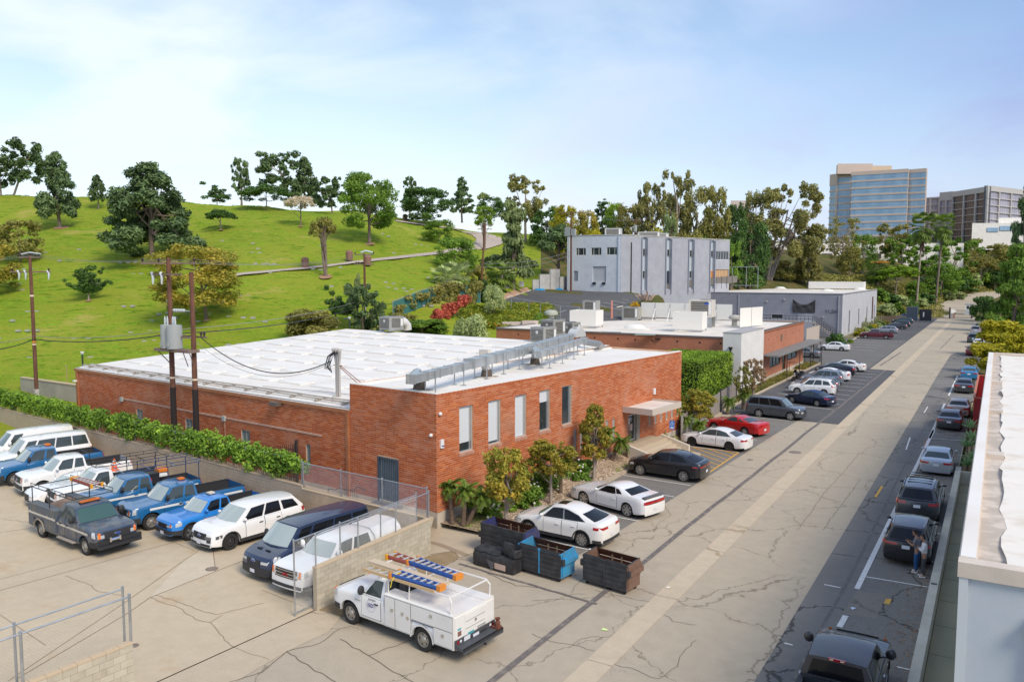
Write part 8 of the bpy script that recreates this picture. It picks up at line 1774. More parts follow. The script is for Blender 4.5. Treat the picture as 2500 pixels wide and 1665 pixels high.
# dumpsters, sofas, people, motorcycle
M_DBLK=mat('dumpster_black',(.040,.040,.042),.6,c2=(.085,.083,.08),scale=2.2,coord='obj',lo=.45,hi=.8);M_DRUST=mat('dumpster_rust',(.21,.075,.03),.85,c2=(.13,.05,.025),scale=3,coord='obj')
def dumpster(label,loc,rz,sidem,rimm,W_=2.0,D_=1.15,H_=1.0,name='dumpster'):
 """front (-y) is the long black door side; the ends flare outwards towards the top back"""
 ro=EM(name,loc,rz,label,'dumpster','dumpsters standing on the street');z0=.17;hw_,d0,d1=W_/2,-D_/2,D_/2;zt=H_+z0
 def prof(x0,x1):
  return[(d0,z0),(d1-.18,z0),(d1-.18,z0+.42),(d1+.02,z0+.52),(d1+.02,zt-.28),(d1-.2,zt+.06),(d0,zt)]
 for sx in(-1,1):
  pr=prof(0,0);b=MB();n=len(pr);v=[(sx*hw_,y,z)for y,z in pr]+[(sx*(hw_-.03),y,z)for y,z in pr]
  b.add(v,[tuple(RG(n)),tuple(RG(2*n-1,n-1,-1))]+[(i,(i+1)%n,(i+1)%n+n,i+n)for i in RG(n)]);e=b.bd('end_panel',sidem,ro)
  MB().box(min(sx*hw_,sx*(hw_+.10)),max(sx*hw_,sx*(hw_+.10)),d0+.05,d1-.05,z0+.55,z0+.74).box(min(sx*hw_,sx*(hw_+.05)),max(sx*hw_,sx*(hw_+.05)),d0+.05,d0+.14,z0+.1,zt-.05).bd('fork_sleeve',sidem,e)
  BX(min(sx*(hw_+.0),sx*(hw_+.13)),max(sx*hw_,sx*(hw_+.13)),d0-.02,d0+.1,z0+.55,z0+.8)('hinge_plate',M_DBLK,e)
 for k in(0,1):
  xa,xb_=(-hw_+.01,-.02)if k==0 else(.02,hw_-.01);b=MB().box(xa,xb_,d0-.03,d0,z0-.02,zt-.03)
  fpnl=b.bd('front_panel',M_DBLK,ro)
  for j in RG(5):b=MB();z=z0+.12+j*.20;b.box(xa+.05,xb_-.05,d0-.055,d0-.03,z,z+.03);b.box(xa+.05,xb_-.05,d0-.042,d0-.03,z+.05,z+.17);b.bd('rib',M_DBLK,fpnl)
 b=MB().box(-hw_+.03,hw_-.03,d0,d0+.02,z0,zt-.04).box(-hw_+.03,hw_-.03,d0+.02,d1-.2,z0,z0+.03).box(-hw_+.03,hw_-.03,d1-.20,d1-.18,z0,z0+.45).box(-hw_+.03,hw_-.03,d1-.0,d1+.02,z0+.5,zt-.3)
 b.add([(-hw_+.03,d1,z0+.5),(hw_-.03,d1,z0+.5),(hw_-.03,d1-.2,z0+.42),(-hw_+.03,d1-.2,z0+.42)],[(0,1,2,3)]);b.add([(-hw_+.03,d1+.02,zt-.28),(hw_-.03,d1+.02,zt-.28),(hw_-.03,d1-.2,zt+.06),(-hw_+.03,d1-.2,zt+.06)],[(0,1,2,3)]);b.bd('shell',M_DRUST,ro)
 b=MB().box(-hw_-.02,hw_+.02,d0-.035,d0+.03,zt-.04,zt+.02).box(-.03,.03,d0-.05,d0-.03,z0,zt)
 for sx in(-1,1):b.add([(sx*hw_-.03,d0,zt+.02),(sx*hw_+.03,d0,zt+.02),(sx*hw_+.03,d1-.2,zt+.09),(sx*hw_-.03,d1-.2,zt+.09)],[(0,1,2,3)])
 b.add([(-hw_,d1-.2,zt+.09),(hw_,d1-.2,zt+.09),(hw_,d1-.14,zt+.06),(-hw_,d1-.14,zt+.06)],[(0,1,2,3)]);b.bd('rim',rimm,ro)
 MB().box(-.30,-.24,d1-.19,d1-.17,z0+.6,zt-.1).box(.15,.20,d1-.19,d1-.17,z0+.6,zt-.1).bd('inner_stripe',mat('dumpster_cream_streak',(.3,.2,.12),.8),ro)
 for sx in(-1,1):
  for sy in(-1,1):
   MB().lh([(.0,-.025),(.085,-.025),(.085,.025),(0,.025)],12,ax='x',M=MT((sx*(hw_-.14),(d0+.1)if sy<0 else(d1-.3),.085))).box(sx*(hw_-.14)-.04,sx*(hw_-.14)+.04,((d0+.1)if sy<0 else(d1-.3))-.03,((d0+.1)if sy<0 else(d1-.3))+.03,.08,z0).bd('caster',M_TY,ro)
 return ro
M_BRN=mat('dumpster_brown',(.17,.095,.065),.7,c2=(.22,.13,.09),scale=3,coord='obj');M_LBL=mat('dumpster_blue',(.03,.32,.58),.6,c2=(.07,.24,.40),scale=3,coord='obj');M_NVY=mat('dumpster_navy',(.03,.035,.15),.65,c2=(.06,.06,.12),scale=3,coord='obj')
dumpster('brown ended black dumpster standing farthest right, alone on the street',(-12.72,28.75,0),-.15,M_BRN,M_DBLK,W_=2.05)
dumpster('bright blue rimmed black dumpster in the middle of the three',(-15.55,28.55,0),-.13,M_LBL,M_LBL,W_=2.15)
dumpster('navy ended black dumpster behind the wrapped sofas at the kerb',(-18.0,29.55,0),-.13,M_NVY,M_DBLK,W_=2.4,H_=1.2)
M_LEATH=mat('black_upholstery',(.022,.022,.024),.55,c2=(.045,.045,.048),scale=5,coord='obj',bump=.6,bscale=9)
so=EM('sofa',(-17.6,28.05,0),-.13,'wrapped black sofa base and cushions dumped in front of the navy dumpster','sofa')
def soft(b,x0,x1,y0,y1,z0,z1,n=5,amp=.02,seed=1):
 r_=RR(seed)
 def puff(u,v):return 1
 nx=8;rows=[]
 prof=[(y0+.03,z0),(y0,z0+.06),(y0,z1-.08),(y0+.06,z1),(y1-.06,z1),(y1,z1-.08),(y1,z0+.06),(y1-.03,z0)]
 for i in RG(nx+1):
  x=x0+(x1-x0)*i/nx;e=.04 if i in(0,nx)else 0
  rows.append([(x,y+(e if y<(y0+y1)/2 else-e)+r_.uniform(-amp,amp),z-(e if z>(z0+z1)/2 else 0)+(r_.uniform(-amp,amp)if z>z0+.1 else 0))for y,z in prof])
 b.grid(rows);b.poly(rows[0]);b.poly(rows[-1])
b=MB();soft(b,-1.15,1.05,-.45,.42,0.02,.62,amp=.03);b.bd('base',M_LEATH,so,smooth=50)
b=MB();soft(b,-1.12,.2,-.40,.30,.60,.78,amp=.03,seed=3);b.bd('cushion',M_LEATH,so,smooth=50)
BX(.10,.68,-.475,-.46,.12,.36)('torn_patch',mat('torn_cream_fabric',(.62,.46,.36),.9),so)
MB().add([(-.35,-.47,.42),(.08,-.49,.40),(.12,-.55,.2),(.05,-.6,.03),(-.1,-.52,.12)],[(0,1,2,3,4)]).bd('plastic_flap',mat('grey_plastic_film',(.10,.10,.11),.35),so)
ch=EM('armchair',(-16.95,28.05,.62),-.35,'black leather armchair back lying on top of the wrapped sofa','armchair');b=MB();soft(b,-.35,.35,-.28,-.12,0,.62,amp=.015);b.bd('backrest',M_LEATH,ch,smooth=50);b=MB();soft(b,-.35,.35,-.12,.38,0,.14,amp=.015);b.bd('seat',M_LEATH,ch,smooth=50)
for sx in(-1,1):b=MB();soft(b,sx*.35-.07,sx*.35+.07,-.25,.3,0.02,.34,amp=.01);b.bd('armrest',M_LEATH,ch,smooth=50)
def skinmesh(name,V,E_,R_,m,parent,sub=2,ro=0):
 me=BD.meshes.new(name);me.from_pydata(V,E_,[]);o=BD.objects.new(name,me);COL.objects.link(o)
 sk_=o.modifiers.new('s','SKIN');o.modifiers.new('d','SUBSURF').levels=sub
 sv=me.skin_vertices[0]if me.skin_vertices else None
 if sv is None:me.attributes.new('skin','FLOAT_VECTOR','POINT')
 for i,r in EN(R_):
  d=me.skin_vertices[0].data[i];d.radius=r if hasattr(r,'__len__')else(r,r);d.use_root=(i==ro)
 dg=bpy.context.evaluated_depsgraph_get();dg.update();nm=BD.meshes.new_from_object(o.evaluated_get(dg));BD.objects.remove(o)
 nm.materials.clear();nm.materials.append(m)
 for p in nm.polygons:p.use_smooth=True;p.material_index=0
 q=BD.objects.new(name,nm);link(q,parent);return q
M_SKIN=mat('skin',(.36,.19,.12),.6);M_HAIR=mat('dark_hair',(.015,.011,.010),.7)
def man(label,loc,rz,h,shirt,trouser,hair,arms='phone',shoe=None,lean=.04,sleeve_long=False,stance=.13):
 ro=EM('person',loc,rz,label,'person');k=h/1.75
 J=lambda x,y,z:(x*k,y*k,z*k)
 V=[J(0,0,.96),J(.01,0,1.12),J(lean,0,1.30),J(lean+.01,0,1.43),J(lean+.03,0,1.52),J(lean+.05,0,1.60),J(0,.09,.90),J(.02,stance,.50),J(-.02,stance+.02,.09),J(.14,stance+.03,.035),J(0,-.09,.90),J(.03,-stance*.6,.50),J(.03,-stance*.6,.09),J(.19,-stance*.6,.035)]
 E=[(0,1),(1,2),(2,3),(3,4),(4,5),(0,6),(6,7),(7,8),(8,9),(0,10),(10,11),(11,12),(12,13)]
 R_=[(.13,.10),(.125,.095),(.15,.105),(.10,.08),(.052,.052),(.055,.055),.088,.060,.042,.035,.088,.060,.042,.035]
 sh=lambda s_:J(lean,s_*.185,1.405)
 arm={}
 for s_ in(1,-1):
  b0=len(V);V.append(sh(s_))
  if arms=='phone':el=J(.10,s_*.24,1.16);wr=J(.36,s_*.08,1.24);hd=J(.43,s_*.055,1.27)
  else:el=J(.06,s_*.27,1.15);wr=J(.24,-s_*.02,1.20 if s_>0 else 1.16);hd=J(.20,-s_*.10,1.22 if s_>0 else 1.18)
  V+=[el,wr,hd];E+=[(3,b0),(b0,b0+1),(b0+1,b0+2),(b0+2,b0+3)];R_+=[.062,.045,.030,.032];arm[s_]=(sh(s_),el,wr,hd)
 body=skinmesh('body',V,E,[tuple(x*k for x in r)if hasattr(r,'__len__')else r*k for r in R_],M_SKIN,ro)
 b=MB();rings=[]
 for(z,rx,ry,ox)in((-.125,.030,.030,.03),(-.11,.055,.045,.025),(-.08,.078,.058,.015),(-.03,.088,.070,.006),(.02,.094,.075,0),(.07,.090,.073,-.003),(.11,.065,.055,-.005),(.128,.025,.02,-.005),(.13,.001,.001,-.005)):
  rings.append([(ox+rx*cos(a)+(.016 if abs(a)<.35 and-.05<z<0.0 else 0),ry*sin(a),z)for a in[2*pi*i/16-0 for i in RG(17)]])
 b.grid(rings,flip=False);hdm=b.bd('head',M_SKIN,ro,smooth=70);hdm.location=J(lean+.085,0,1.655);hdm.rotation_euler=(0,.30 if arms=='phone' else.1,.0 if arms=='phone' else.3);hdm.scale=(k,k,k)
 LT([(.001,.032),(.012,.02),(.016,-.012),(.001,-.02)],6,M=MT((.098,0,-.02)))('nose',M_SKIN,hdm,smooth=60)
 for s_ in(1,-1):
  LT([(.001,-.028),(.014,-.015),(.016,.015),(.001,.028)],6,M=MT((.0,s_*.078,-.01)))('ear',M_SKIN,hdm,smooth=60)
  LT([(0,0),(.011,0)],8,ax='x',M=MT((.0885,s_*.030,.012)))('eye',M_HAIR,hdm)
 BX(.088,.094,-.022,.022,-.068,-.062)('mouth',mat('lips',(.28,.10,.08),.6),hdm)
 b=MB();rr_=[]
 for(z,s_)in((-.04,1.02),(.0,1.06),(.05,1.09),(.09,1.10),(.12,1.0),(.145,.5),(.15,.01)):
  ring=[]
  for i in RG(17):
   a=2*pi*i/16;rad=(.094 if z<.1 else.085)*s_;x=rad*cos(a)-.012;
   if z<.06 and cos(a)>.25:x=min(x,.094*.62)-.03;
   ring.append((x,.078*s_*sin(a),z if not(z<.06 and cos(a)>.1)else z+.055))
  rr_.append(ring)
 b.grid(rr_);b.bd('hair',hair,hdm,smooth=60)
 def cloth(name,V_,E_,R2,m):return skinmesh(name,V_,E_,R2,m,ro)
 sv=[J(-.0,0,.93),J(.01,0,1.10),J(lean,0,1.29),J(lean,0,1.425)]+[sh(1),sh(-1)];se=[(0,1),(1,2),(2,3),(3,4),(3,5)];sr=[(.165*k,.125*k),(.155*k,.12*k),(.172*k,.125*k),(.105*k,.085*k),.078*k,.078*k]
 for s_,i0 in((1,4),(-1,5)):
  a,el,wr,hd_=arm[s_];f=1.0 if sleeve_long else.72;e_=tuple(a[q]+(el[q]-a[q])*f for q in RG(3));n0=len(sv);sv.append(e_);se.append((i0,n0));sr.append(.062*k)
  if sleeve_long:sv.append(tuple(el[q]+(wr[q]-el[q])*.85 for q in RG(3)));se.append((n0,n0+1));sr.append(.045*k)
 cloth('shirt',sv,se,sr,shirt)
 tv=[J(0,0,.98),J(0,0,.93),J(0,.09,.88),J(.02,stance,.50),J(-.02,stance+.02,.11),J(0,-.09,.88),J(.03,-stance*.6,.50),J(.03,-stance*.6,.11)]
 cloth('trousers',tv,[(0,1),(1,2),(2,3),(3,4),(1,5),(5,6),(6,7)],[(.145*k,.105*k),(.145*k,.11*k),.108*k,.078*k,.062*k,.108*k,.078*k,.062*k],trouser)
 for s_,fx,fy in((1,-.02,stance+.02),(-1,.03,-stance*.6)):
  cloth('shoe',[J(fx-.06,fy,.045),J(fx+.05,fy,.05),J(fx+.19,fy+s_*.01,.035)],[(0,1),(1,2)],[(.045*k,.045*k),(.05*k,.05*k),(.045*k,.03*k)],shoe)
  a,el,wr,hd_=arm[s_];d=(Vc(hd_)-Vc(wr)).normalized();n=d.cross(Vc((0,0,1))).normalized()
  for f_ in RG(4):
   p0=Vc(hd_)+n*(f_-1.5)*.019*k;L_=(.070,.080,.074,.058)[f_]*k;up=Vc((0,0,1));p1=p0+d*L_*.55;p2=p1+(d*.4+up*.6*(1 if arms=='phone' else-.3)-n*.0)*L_*.5;cloth('finger',[tuple(p0),tuple(p1),tuple(p2)],[(0,1),(1,2)],[.0095*k,.009*k,.007*k],M_SKIN)
  p0=Vc(hd_)-d*.03*k-n*s_*.022*k;cloth('thumb',[tuple(p0),tuple(p0-n*s_*.03*k+d*.03*k),tuple(p0-n*s_*.03*k+d*.06*k+Vc((0,0,.02)))],[(0,1),(1,2)],[.012*k,.010*k,.008*k],M_SKIN)
 return ro,arm
M_WSHOE=mat('white_shoe',(.78,.75,.70),.6)
q1=P(2238,1397);q2=P(2254,1408)
r1_,arm1=man('man in grey polo shirt and blue jeans looking down at the phone in his hands',(q1 .x,q1 .y,0),pi-.25,1.76,mat('grey_polo',(.16,.165,.19),.9,c2=(.20,.205,.23),scale=9),mat('blue_jeans',(.02,.085,.22),.9),M_HAIR,'phone',M_WSHOE)
ph=BX(-.012,.0,-.04,.04,-.075,.075)('phone',M_BK);hd_=r1_.matrix_basis@Vc(((arm1[1][3][0]+arm1[-1][3][0])/2+.03,0,arm1[1][3][2]+.045));ph.location=hd_;ph.rotation_euler=(0,.5,pi-.25);tag(ph,'dark phone held up in both hands by the man in the grey polo shirt','phone')
man('man in white long sleeved shirt and dark grey trousers standing with folded arms',(q2 .x,q2 .y,0),pi+.1,1.74,mat('white_sweater',(.68,.68,.69),.9),mat('charcoal_trousers',(.055,.057,.06),.9),M_HAIR,'fold',M_WSHOE,sleeve_long=True,lean=.0)
mo=EM('motorcycle',P(1945,928),0,'black touring motorcycle parked at the kerb before the further brick building','motorcycle');mo.rotation_euler=(0,0,radians(-115));mo.location=P(1947,931)
for x in(-.75,.75):
 w_=LT([(.20,-.05),(.30,-.06),(.32,0),(.30,.06),(.20,.05)],16,ax='y',M=MT((x,0,.32)))('wheel',M_TY,mo,smooth=50)
 LT([(.20,0),(.04,.03),(0,.03)],12,ax='y',M=MT((x,0,.32)))('rim',M_RDK,w_)
MB().tb([(.75,0,.32),(.55,0,.95),(.45,0,1.1)],.05,6).tb([(-.75,.1,.32),(-.1,.1,.45),(.4,.05,.8)],.05,6).bd('fork',M_CH,mo)
TB([(-.7,0,.72),(-.3,0,.78),(.05,0,.95),(.35,0,.92)],[.10,.16,.19,.12],10)('fuel_tank',P_BLACK,mo,smooth=60)
BX(-.35,.25,-.16,.16,.3,.72)('engine',M_RDK,mo)
MB().box(-.95,-.45,-.35,-.15,.45,.85).box(-.95,-.45,.15,.35,.45,.85).box(-.95,-.6,-.22,.22,.88,1.15).bd('pannier',M_PL,mo)
BX(-.6,.02,-.17,.17,.84,.92)('seat',M_PL,mo)
TB([(.35,-.38,1.12),(.45,0,1.1),(.35,.38,1.12)],.02,5)('handlebar',M_BK,mo);MB().add([(.55,-.22,1.0),(.55,.22,1.0),(.38,.18,1.4),(.38,-.18,1.4)],[(0,1,2,3)]).bd('windshield',M_TI,mo);LT([(0,.08),(.09,.06),(.1,0),(0,-.05)],10,ax='x',M=MT((.58,0,.95)))('headlight',M_HEAD,mo)
# trees and plants
L_PN=lfm('pine_needles',(.027,.053,.021),(.128,.188,.068),(.255,.3,.12),trans=.12)
L_PINEL=lfm('light_pine_needles',(.075,.112,.038),(.24,.285,.105),trans=.15)
L_DK=lfm('dark_leaves',(.018,.045,.015),(.09,.165,.03),(.195,.24,.045),trans=.12)
L_MD=lfm('mid_green_leaves',(.045,.105,.015),(.195,.3,.038),(.36,.42,.06))
L_BRIGHT=lfm('bright_green_leaves',(.08,.16,.01),(.25,.36,.03))
L_OL=lfm('olive_leaves',(.09,.098,.022),(.3,.27,.068),(.45,.36,.105))
L_EUC=lfm('eucalyptus_leaves',(.09,.098,.03),(.3,.277,.083),(.45,.375,.135),trans=.2)
L_ORANGE=lfm('orange_tipped_leaves',(.075,.128,.015),(.405,.3,.045),(.75,.36,.075))
L_YEL=lfm('yellow_green_leaves',(.16,.17,.01),(.42,.36,.02),(.5,.42,.05))
L_BLOOM=lfm('cream_blossom',(.40,.33,.22),(.70,.62,.47),trans=.2)
L_GREYG=lfm('grey_green_leaves',(.15,.195,.075),(.39,.435,.18))
L_IVY=lfm('ivy_leaves',(.045,.09,.012),(.18,.3,.03),(.33,.45,.06),trans=.15)
L_HEDGE=lfm('hedge_leaves',(.045,.09,.009),(.195,.285,.022),(.375,.48,.045),trans=.12)
L_RED=lfm('red_creeper_leaves',(.20,.03,.02),(.52,.13,.08))
L_PALM=lfm('palm_fronds',(.04,.08,.012),(.17,.23,.035),rough=.5)
M_BARK=mat('bark_grey_brown',(.17,.125,.095),.95,c2=(.25,.19,.15),scale=3,coord='obj');M_BP=mat('bark_pale',(.40,.33,.27),.9,c2=(.30,.24,.19),scale=2,coord='obj');M_BARKD=mat('bark_dark',(.07,.05,.04),.95)
def leaves(name,blobs,n,size,m,seed=0,parent=None,elong=1.0,upbias=0,shell=.55,flat=0,jitter=1.0):
 """n leaf-sized quads spread through ellipsoid clumps (x,y,z,rx,ry,rz)"""
 rg=np.random.default_rng(seed);B=np.array(blobs,float);vol=(B[:,3]*B[:,4]*B[:,5])**.67;p=vol/vol.sum();idx=rg.choice(len(B),n,p=p)
 d=rg.normal(size=(n,3));d/=np.linalg.norm(d,axis=1)[:,None];r=shell+(1-shell)*rg.random(n)**.7;r*=1+rg.normal(size=n)*.07
 c=B[idx,:3]+d*B[idx,3:]*r[:,None]
 nrm=d+rg.normal(size=(n,3))*.75*jitter;nrm[:,2]+=upbias;nrm/=np.linalg.norm(nrm,axis=1)[:,None]
 t=rg.normal(size=(n,3));t[:,2]+=flat;t-=(t*nrm).sum(1)[:,None]*nrm;t/=np.linalg.norm(t,axis=1)[:,None];b=np.cross(nrm,t)
 s=size*(.6+.8*rg.random(n))[:,None];a=t*s*elong;b=b*s*.62
 V=np.stack([c-a*.9,c+b*.8+a*.05,c+a,c-b*.8-a*.05],1).reshape(-1,3)
 me=BD.meshes.new(name);me.vertices.add(len(V));me.vertices.foreach_set('co',V.ravel());me.loops.add(4*n);me.loops.foreach_set('vertex_index',np.arange(4*n));me.polygons.add(n);me.polygons.foreach_set('loop_start',np.arange(0,4*n,4));me.update(calc_edges=True)
 bt=rg.random(len(B))[idx];tone=np.clip(.55*rg.random(n)+.45*bt,0,1);at=me.attributes.new('tone','FLOAT','FACE');at.data.foreach_set('value',tone.astype(np.float32));me.materials.append(m)
 if parent is None:return me
 o=BD.objects.new(name,me);link(o,parent);return o
def limbs(mb,base,top,blobs,r0,rnd,k=6,fork=.5):
 base,top=Vc(base),Vc(top);mid=base.lerp(top,.5)+Vc((rnd.uniform(-.03,.03),rnd.uniform(-.03,.03),0))*(top-base).length;mb.tb([base,base+(mid-base)*.12,mid,top],[r0*1.35,r0,r0*.8,r0*.4],8)
 for b in(rnd.sample(blobs,min(k,len(blobs)))):
  t=rnd.uniform(fork,.95);s=base.lerp(top,t);e=Vc(b[:3]);m_=s.lerp(e,.5)+Vc((0,0,-.08*(e-s).length));mb.tb([s,m_,e],[r0*.45,r0*.28,r0*.10],5)
def crownblobs(kind,rnd):
 """unit crown: width 1 (x,y in -.5..+.5), z 0..1 of crown height"""
 B=[]
 if kind=='round':
  for i in RG(75):
   a=rnd.uniform(0,2*pi);z=rnd.uniform(.06,.92);R=.43*sqrt(max(.05,1-((z-.45)/.55)**2));r=R*rnd.uniform(.4,1)**.7;s=rnd.uniform(.055,.14);B.append((r*cos(a),r*sin(a),z,s,s,s*rnd.uniform(.7,1)))
 elif kind=='pine':
  for i in RG(95):
   z=rnd.random()**.9;R=.46*(1-z)**.55*(1 if z>.15 else.75+z*1.6);a=rnd.uniform(0,2*pi);r=R*rnd.uniform(.3,1)**.7;s=rnd.uniform(.05,.12)*(1.15-.5*z);B.append((r*cos(a),r*sin(a),.04+.9*z,s*1.1,s*1.1,s*.8))
 elif kind=='cone':
  for i in RG(85):
   z=rnd.random();R=.42*(1-z)**.8+.06;a=rnd.uniform(0,2*pi);r=R*rnd.uniform(.3,1);s=rnd.uniform(.05,.11)*(1.1-.5*z);B.append((r*cos(a),r*sin(a),.04+.92*z,s*1.2,s*1.2,s*.5))
 elif kind=='airy':
  for i in RG(62):
   a=rnd.uniform(0,2*pi);z=rnd.uniform(.05,.97);R=.46*sqrt(max(.08,1-((z-.55)/.6)**2));r=R*rnd.uniform(.4,1);s=rnd.uniform(.035,.10);B.append((r*cos(a),r*sin(a),z,s,s,s*rnd.uniform(.6,1.4)))
 elif kind=='umbrella':
  for i in RG(60):
   a=rnd.uniform(0,2*pi);r=.45*sqrt(rnd.random());z=.45+.4*(1-(r/.5)**2)+rnd.uniform(-.15,.05);s=rnd.uniform(.05,.12);B.append((r*cos(a),r*sin(a),z,s,s,s*.8))
 elif kind=='bonsai':
  for k in RG(7):
   a=2*pi*k/7+rnd.uniform(-.2,.2);L_=rnd.uniform(.25,.48)
   for j in RG(6):t=(j+1)/6;B.append((L_*t*cos(a),L_*t*sin(a),.12+.62*t**1.3*rnd.uniform(.7,1.1)*(.55 if L_>.4 else 1.15),.10*(1.15-t*.7),.10*(1.15-t*.7),.10*(1.1-t*.5)))
  for j in RG(7):B.append((rnd.uniform(-.12,.12),rnd.uniform(-.12,.12),.25+.1*j,.10,.10,.09))
 elif kind=='sweep':
  for i in RG(34):
   t=rnd.random();x=-.45+.9*t;top=.95-.75*t**1.3;z=rnd.uniform(.1,max(.2,top));s=rnd.uniform(.07,.12);B.append((x,rnd.uniform(-.3,.3),z,s*1.4,s,s*.8))
 elif kind=='bush':
  for i in RG(22):
   a=rnd.uniform(0,2*pi);z=rnd.uniform(.1,.8);R=.42*sqrt(max(.05,1-(z*.95)**2));r=R*rnd.uniform(.3,1);s=rnd.uniform(.12,.2);B.append((r*cos(a),r*sin(a),z,s,s,s*.9))
 elif kind=='column':
  for i in RG(30):
   z=rnd.random();a=rnd.uniform(0,2*pi);r=.32*rnd.uniform(.3,1)*(1-.5*z);s=rnd.uniform(.12,.2);B.append((r*cos(a),r*sin(a),.05+.9*z,s,s,s*.35))
 return B
_cm={}
def crownmesh(kind,var,n,size,m,elong=1.0,upbias=0,flat=0,shell=.45):
 k=(kind,var,n,size,m.name)
 if k not in _cm:
  rnd=RR(sum(map(ord,kind))*7+var*131);B=crownblobs(kind,rnd);_cm[k]=(leaves('crown',B,int(n*1.25),size,m,seed=var+len(kind)*17,elong=elong,upbias=upbias,flat=flat,shell=shell),B)
 return _cm[k]
def tree(name,label,p,h,w,kind,m,n=2600,size=.035,var=0,cr0=.3,trunk=None,tr=None,lean=(0,0),cat='tree',group=None,elong=1.0,upbias=0,flat=0,shell=.45,dy=1.0,multi=1,limbs_n=7):
 """p base point, h height, w crown width, cr0 = where the crown starts (share of the height)"""
 ro=EM(name,p,0,label,cat,group);rnd=RR(int(abs(p[0]*13+p[1]*7))+var);me,B=crownmesh(kind,var,n,size,m,elong,upbias,flat,shell)
 ch=h*(1-cr0);o=inst('crown',me,ro,(lean[0],lean[1],h*cr0),(0,0,0),(w,w*dy,ch));r0=tr or max(.10,h*.022)
 WB=[(b[0]*w+lean[0],b[1]*w*dy+lean[1],h*cr0+b[2]*ch)for b in B];mb=MB()
 for q in RG(multi):
  off=Vc((.25*q-.125*(multi-1),0,0))*(w*.25);limbs(mb,(off.x*.3,0,-.4),(lean[0]*.95+off.x*1.6,lean[1]*.95,h*(cr0+(1-cr0)*.62)),WB,r0/(1+.25*(multi-1)),rnd,limbs_n,.35)
 mb.bd('trunk',trunk or M_BARK,ro,smooth=60);return ro
def tpx(label,px,pyb,pyt,wpx,kind,m,d=None,name='tree',pxc=None,**k):
 """from photo measurements: base column/row, top row, crown width in photo pixels"""
 if d is None:b,d=hill(px,pyb)
 else:b=gnd(px,d);b.z=max(b.z,PD(px,pyb,d).z)if k.pop('atpix',False)else b.z
 h=PD(px,pyt,d).z-b.z;w=wpx*d/1960;lx=0
 if pxc is not None:v=(pxc-px)*d/1960;k['lean']=(v*cos(HEAD),v*sin(HEAD))
 return tree(name,label,b,h,w,kind,m,**k)
PN=dict(elong=1.5,upbias=.6,flat=.7)
tpx('leaning tall pine with sparse crown on the skyline at far left',32,477,344,120,'airy',L_PN,n=3600,size=.030,pxc=66,cr0=.22,name='pine_tree',trunk=M_BP,shell=.3,**PN)
tpx('pine cut off by the left frame edge on the skyline',3,478,376,80,'airy',L_PN,n=2200,size=.035,cr0=.15,name='pine_tree',var=1,**PN)
tpx('tall dark pine with full crown on the upper left lawn',147,558,367,112,'pine',L_PN,n=5200,size=.028,cr0=.13,name='pine_tree',var=2,**PN)
tpx('small slim pine standing behind the tall dark pine on the left lawn',240,511,424,52,'pine',L_PN,n=2200,size=.038,cr0=.22,name='pine_tree',var=3,**PN)
tpx('huge spreading dark pine dominating the left lawn',372,640,390,285,'pine',L_PN,n=15000,size=.0165,cr0=.05,name='pine_tree',var=4,limbs_n=16,tr=.4,**PN)
tpx('wind swept cypress on the skyline right of the huge pine',530,497,444,66,'sweep',L_DK,n=2200,size=.032,cr0=.05,name='cypress_tree',elong=1.6,upbias=.3)
tpx('slim tall dark pine on the skyline left of the spreading dark canopy',590,500,388,52,'airy',L_PN,n=2400,size=.034,cr0=.18,name='pine_tree',var=5,shell=.2,**PN)
tpx('low dark spreading tree on the skyline beside the slim pine',650,512,446,135,'umbrella',L_DK,n=4200,size=.026,cr0=.0,var=1)
tpx('leaning pine with sparse left branches on the skyline',712,505,368,120,'airy',L_PN,n=3200,size=.030,pxc=682,cr0=.25,name='pine_tree',var=7,trunk=M_BP,**PN)
tpx('round dense pine on the skyline above the blossom tree',745,508,382,88,'pine',L_PN,n=4200,size=.030,cr0=.12,name='pine_tree',var=8,**PN)
tpx('small cream blossoming tree on the slope below the skyline',734,553,473,84,'umbrella',L_BLOOM,n=3200,size=.028,cr0=.32,name='blossom_tree')
tpx('small flat topped dark tree right of the huge pine',540,562,507,76,'umbrella',L_DK,n=2400,size=.034,cr0=.15,var=2,trunk=M_BP,name='juniper_tree',elong=1.5)
tpx('wind pruned juniper with outflung arms low on the left lawn',217,735,643,110,'bonsai',L_DK,n=4500,size=.026,cr0=.16,name='juniper_tree',var=3,elong=1.7,upbias=.2,trunk=M_BP)
tpx('dark olive round tree at the left frame edge',50,640,538,135,'round',L_OL,n=4600,size=.028,cr0=.12,var=4)
tpx('orange green tree cut by the left frame edge',-10,722,583,150,'round',L_ORANGE,n=5200,size=.026,cr0=.12,var=5)
tpx('rusty green street tree right behind the paired poles',505,782,592,250,'round',L_ORANGE,n=11000,size=.0185,cr0=.16,var=6,pxc=488,limbs_n=10)
tpx('forked pollarded tree with small crown beside the cemetery path',795,677,519,70,'umbrella',L_OL,n=2600,size=.032,cr0=.42,var=7,trunk=M_BARK,multi=3,pxc=790,tr=.30)
tpx('tall bright green tree in the middle of the cemetery lawn',902,597,414,160,'round',L_MD,n=11000,size=.0195,cr0=.20,var=8,limbs_n=12)
tpx('grey green pine behind the tall bright green tree',812,523,434,92,'airy',L_PN,n=2600,size=.034,cr0=.15,var=9,name='pine_tree',pxc=803,**PN)
tpx('dense dark rounded ficus on the skyline',1040,547,455,130,'round',L_DK,n=8000,size=.024,cr0=.10,var=10)
tpx('small pine tuft rising behind the dark ficus',1000,530,433,38,'airy',L_PN,n=1400,size=.06,cr0=.35,var=11,name='pine_tree')
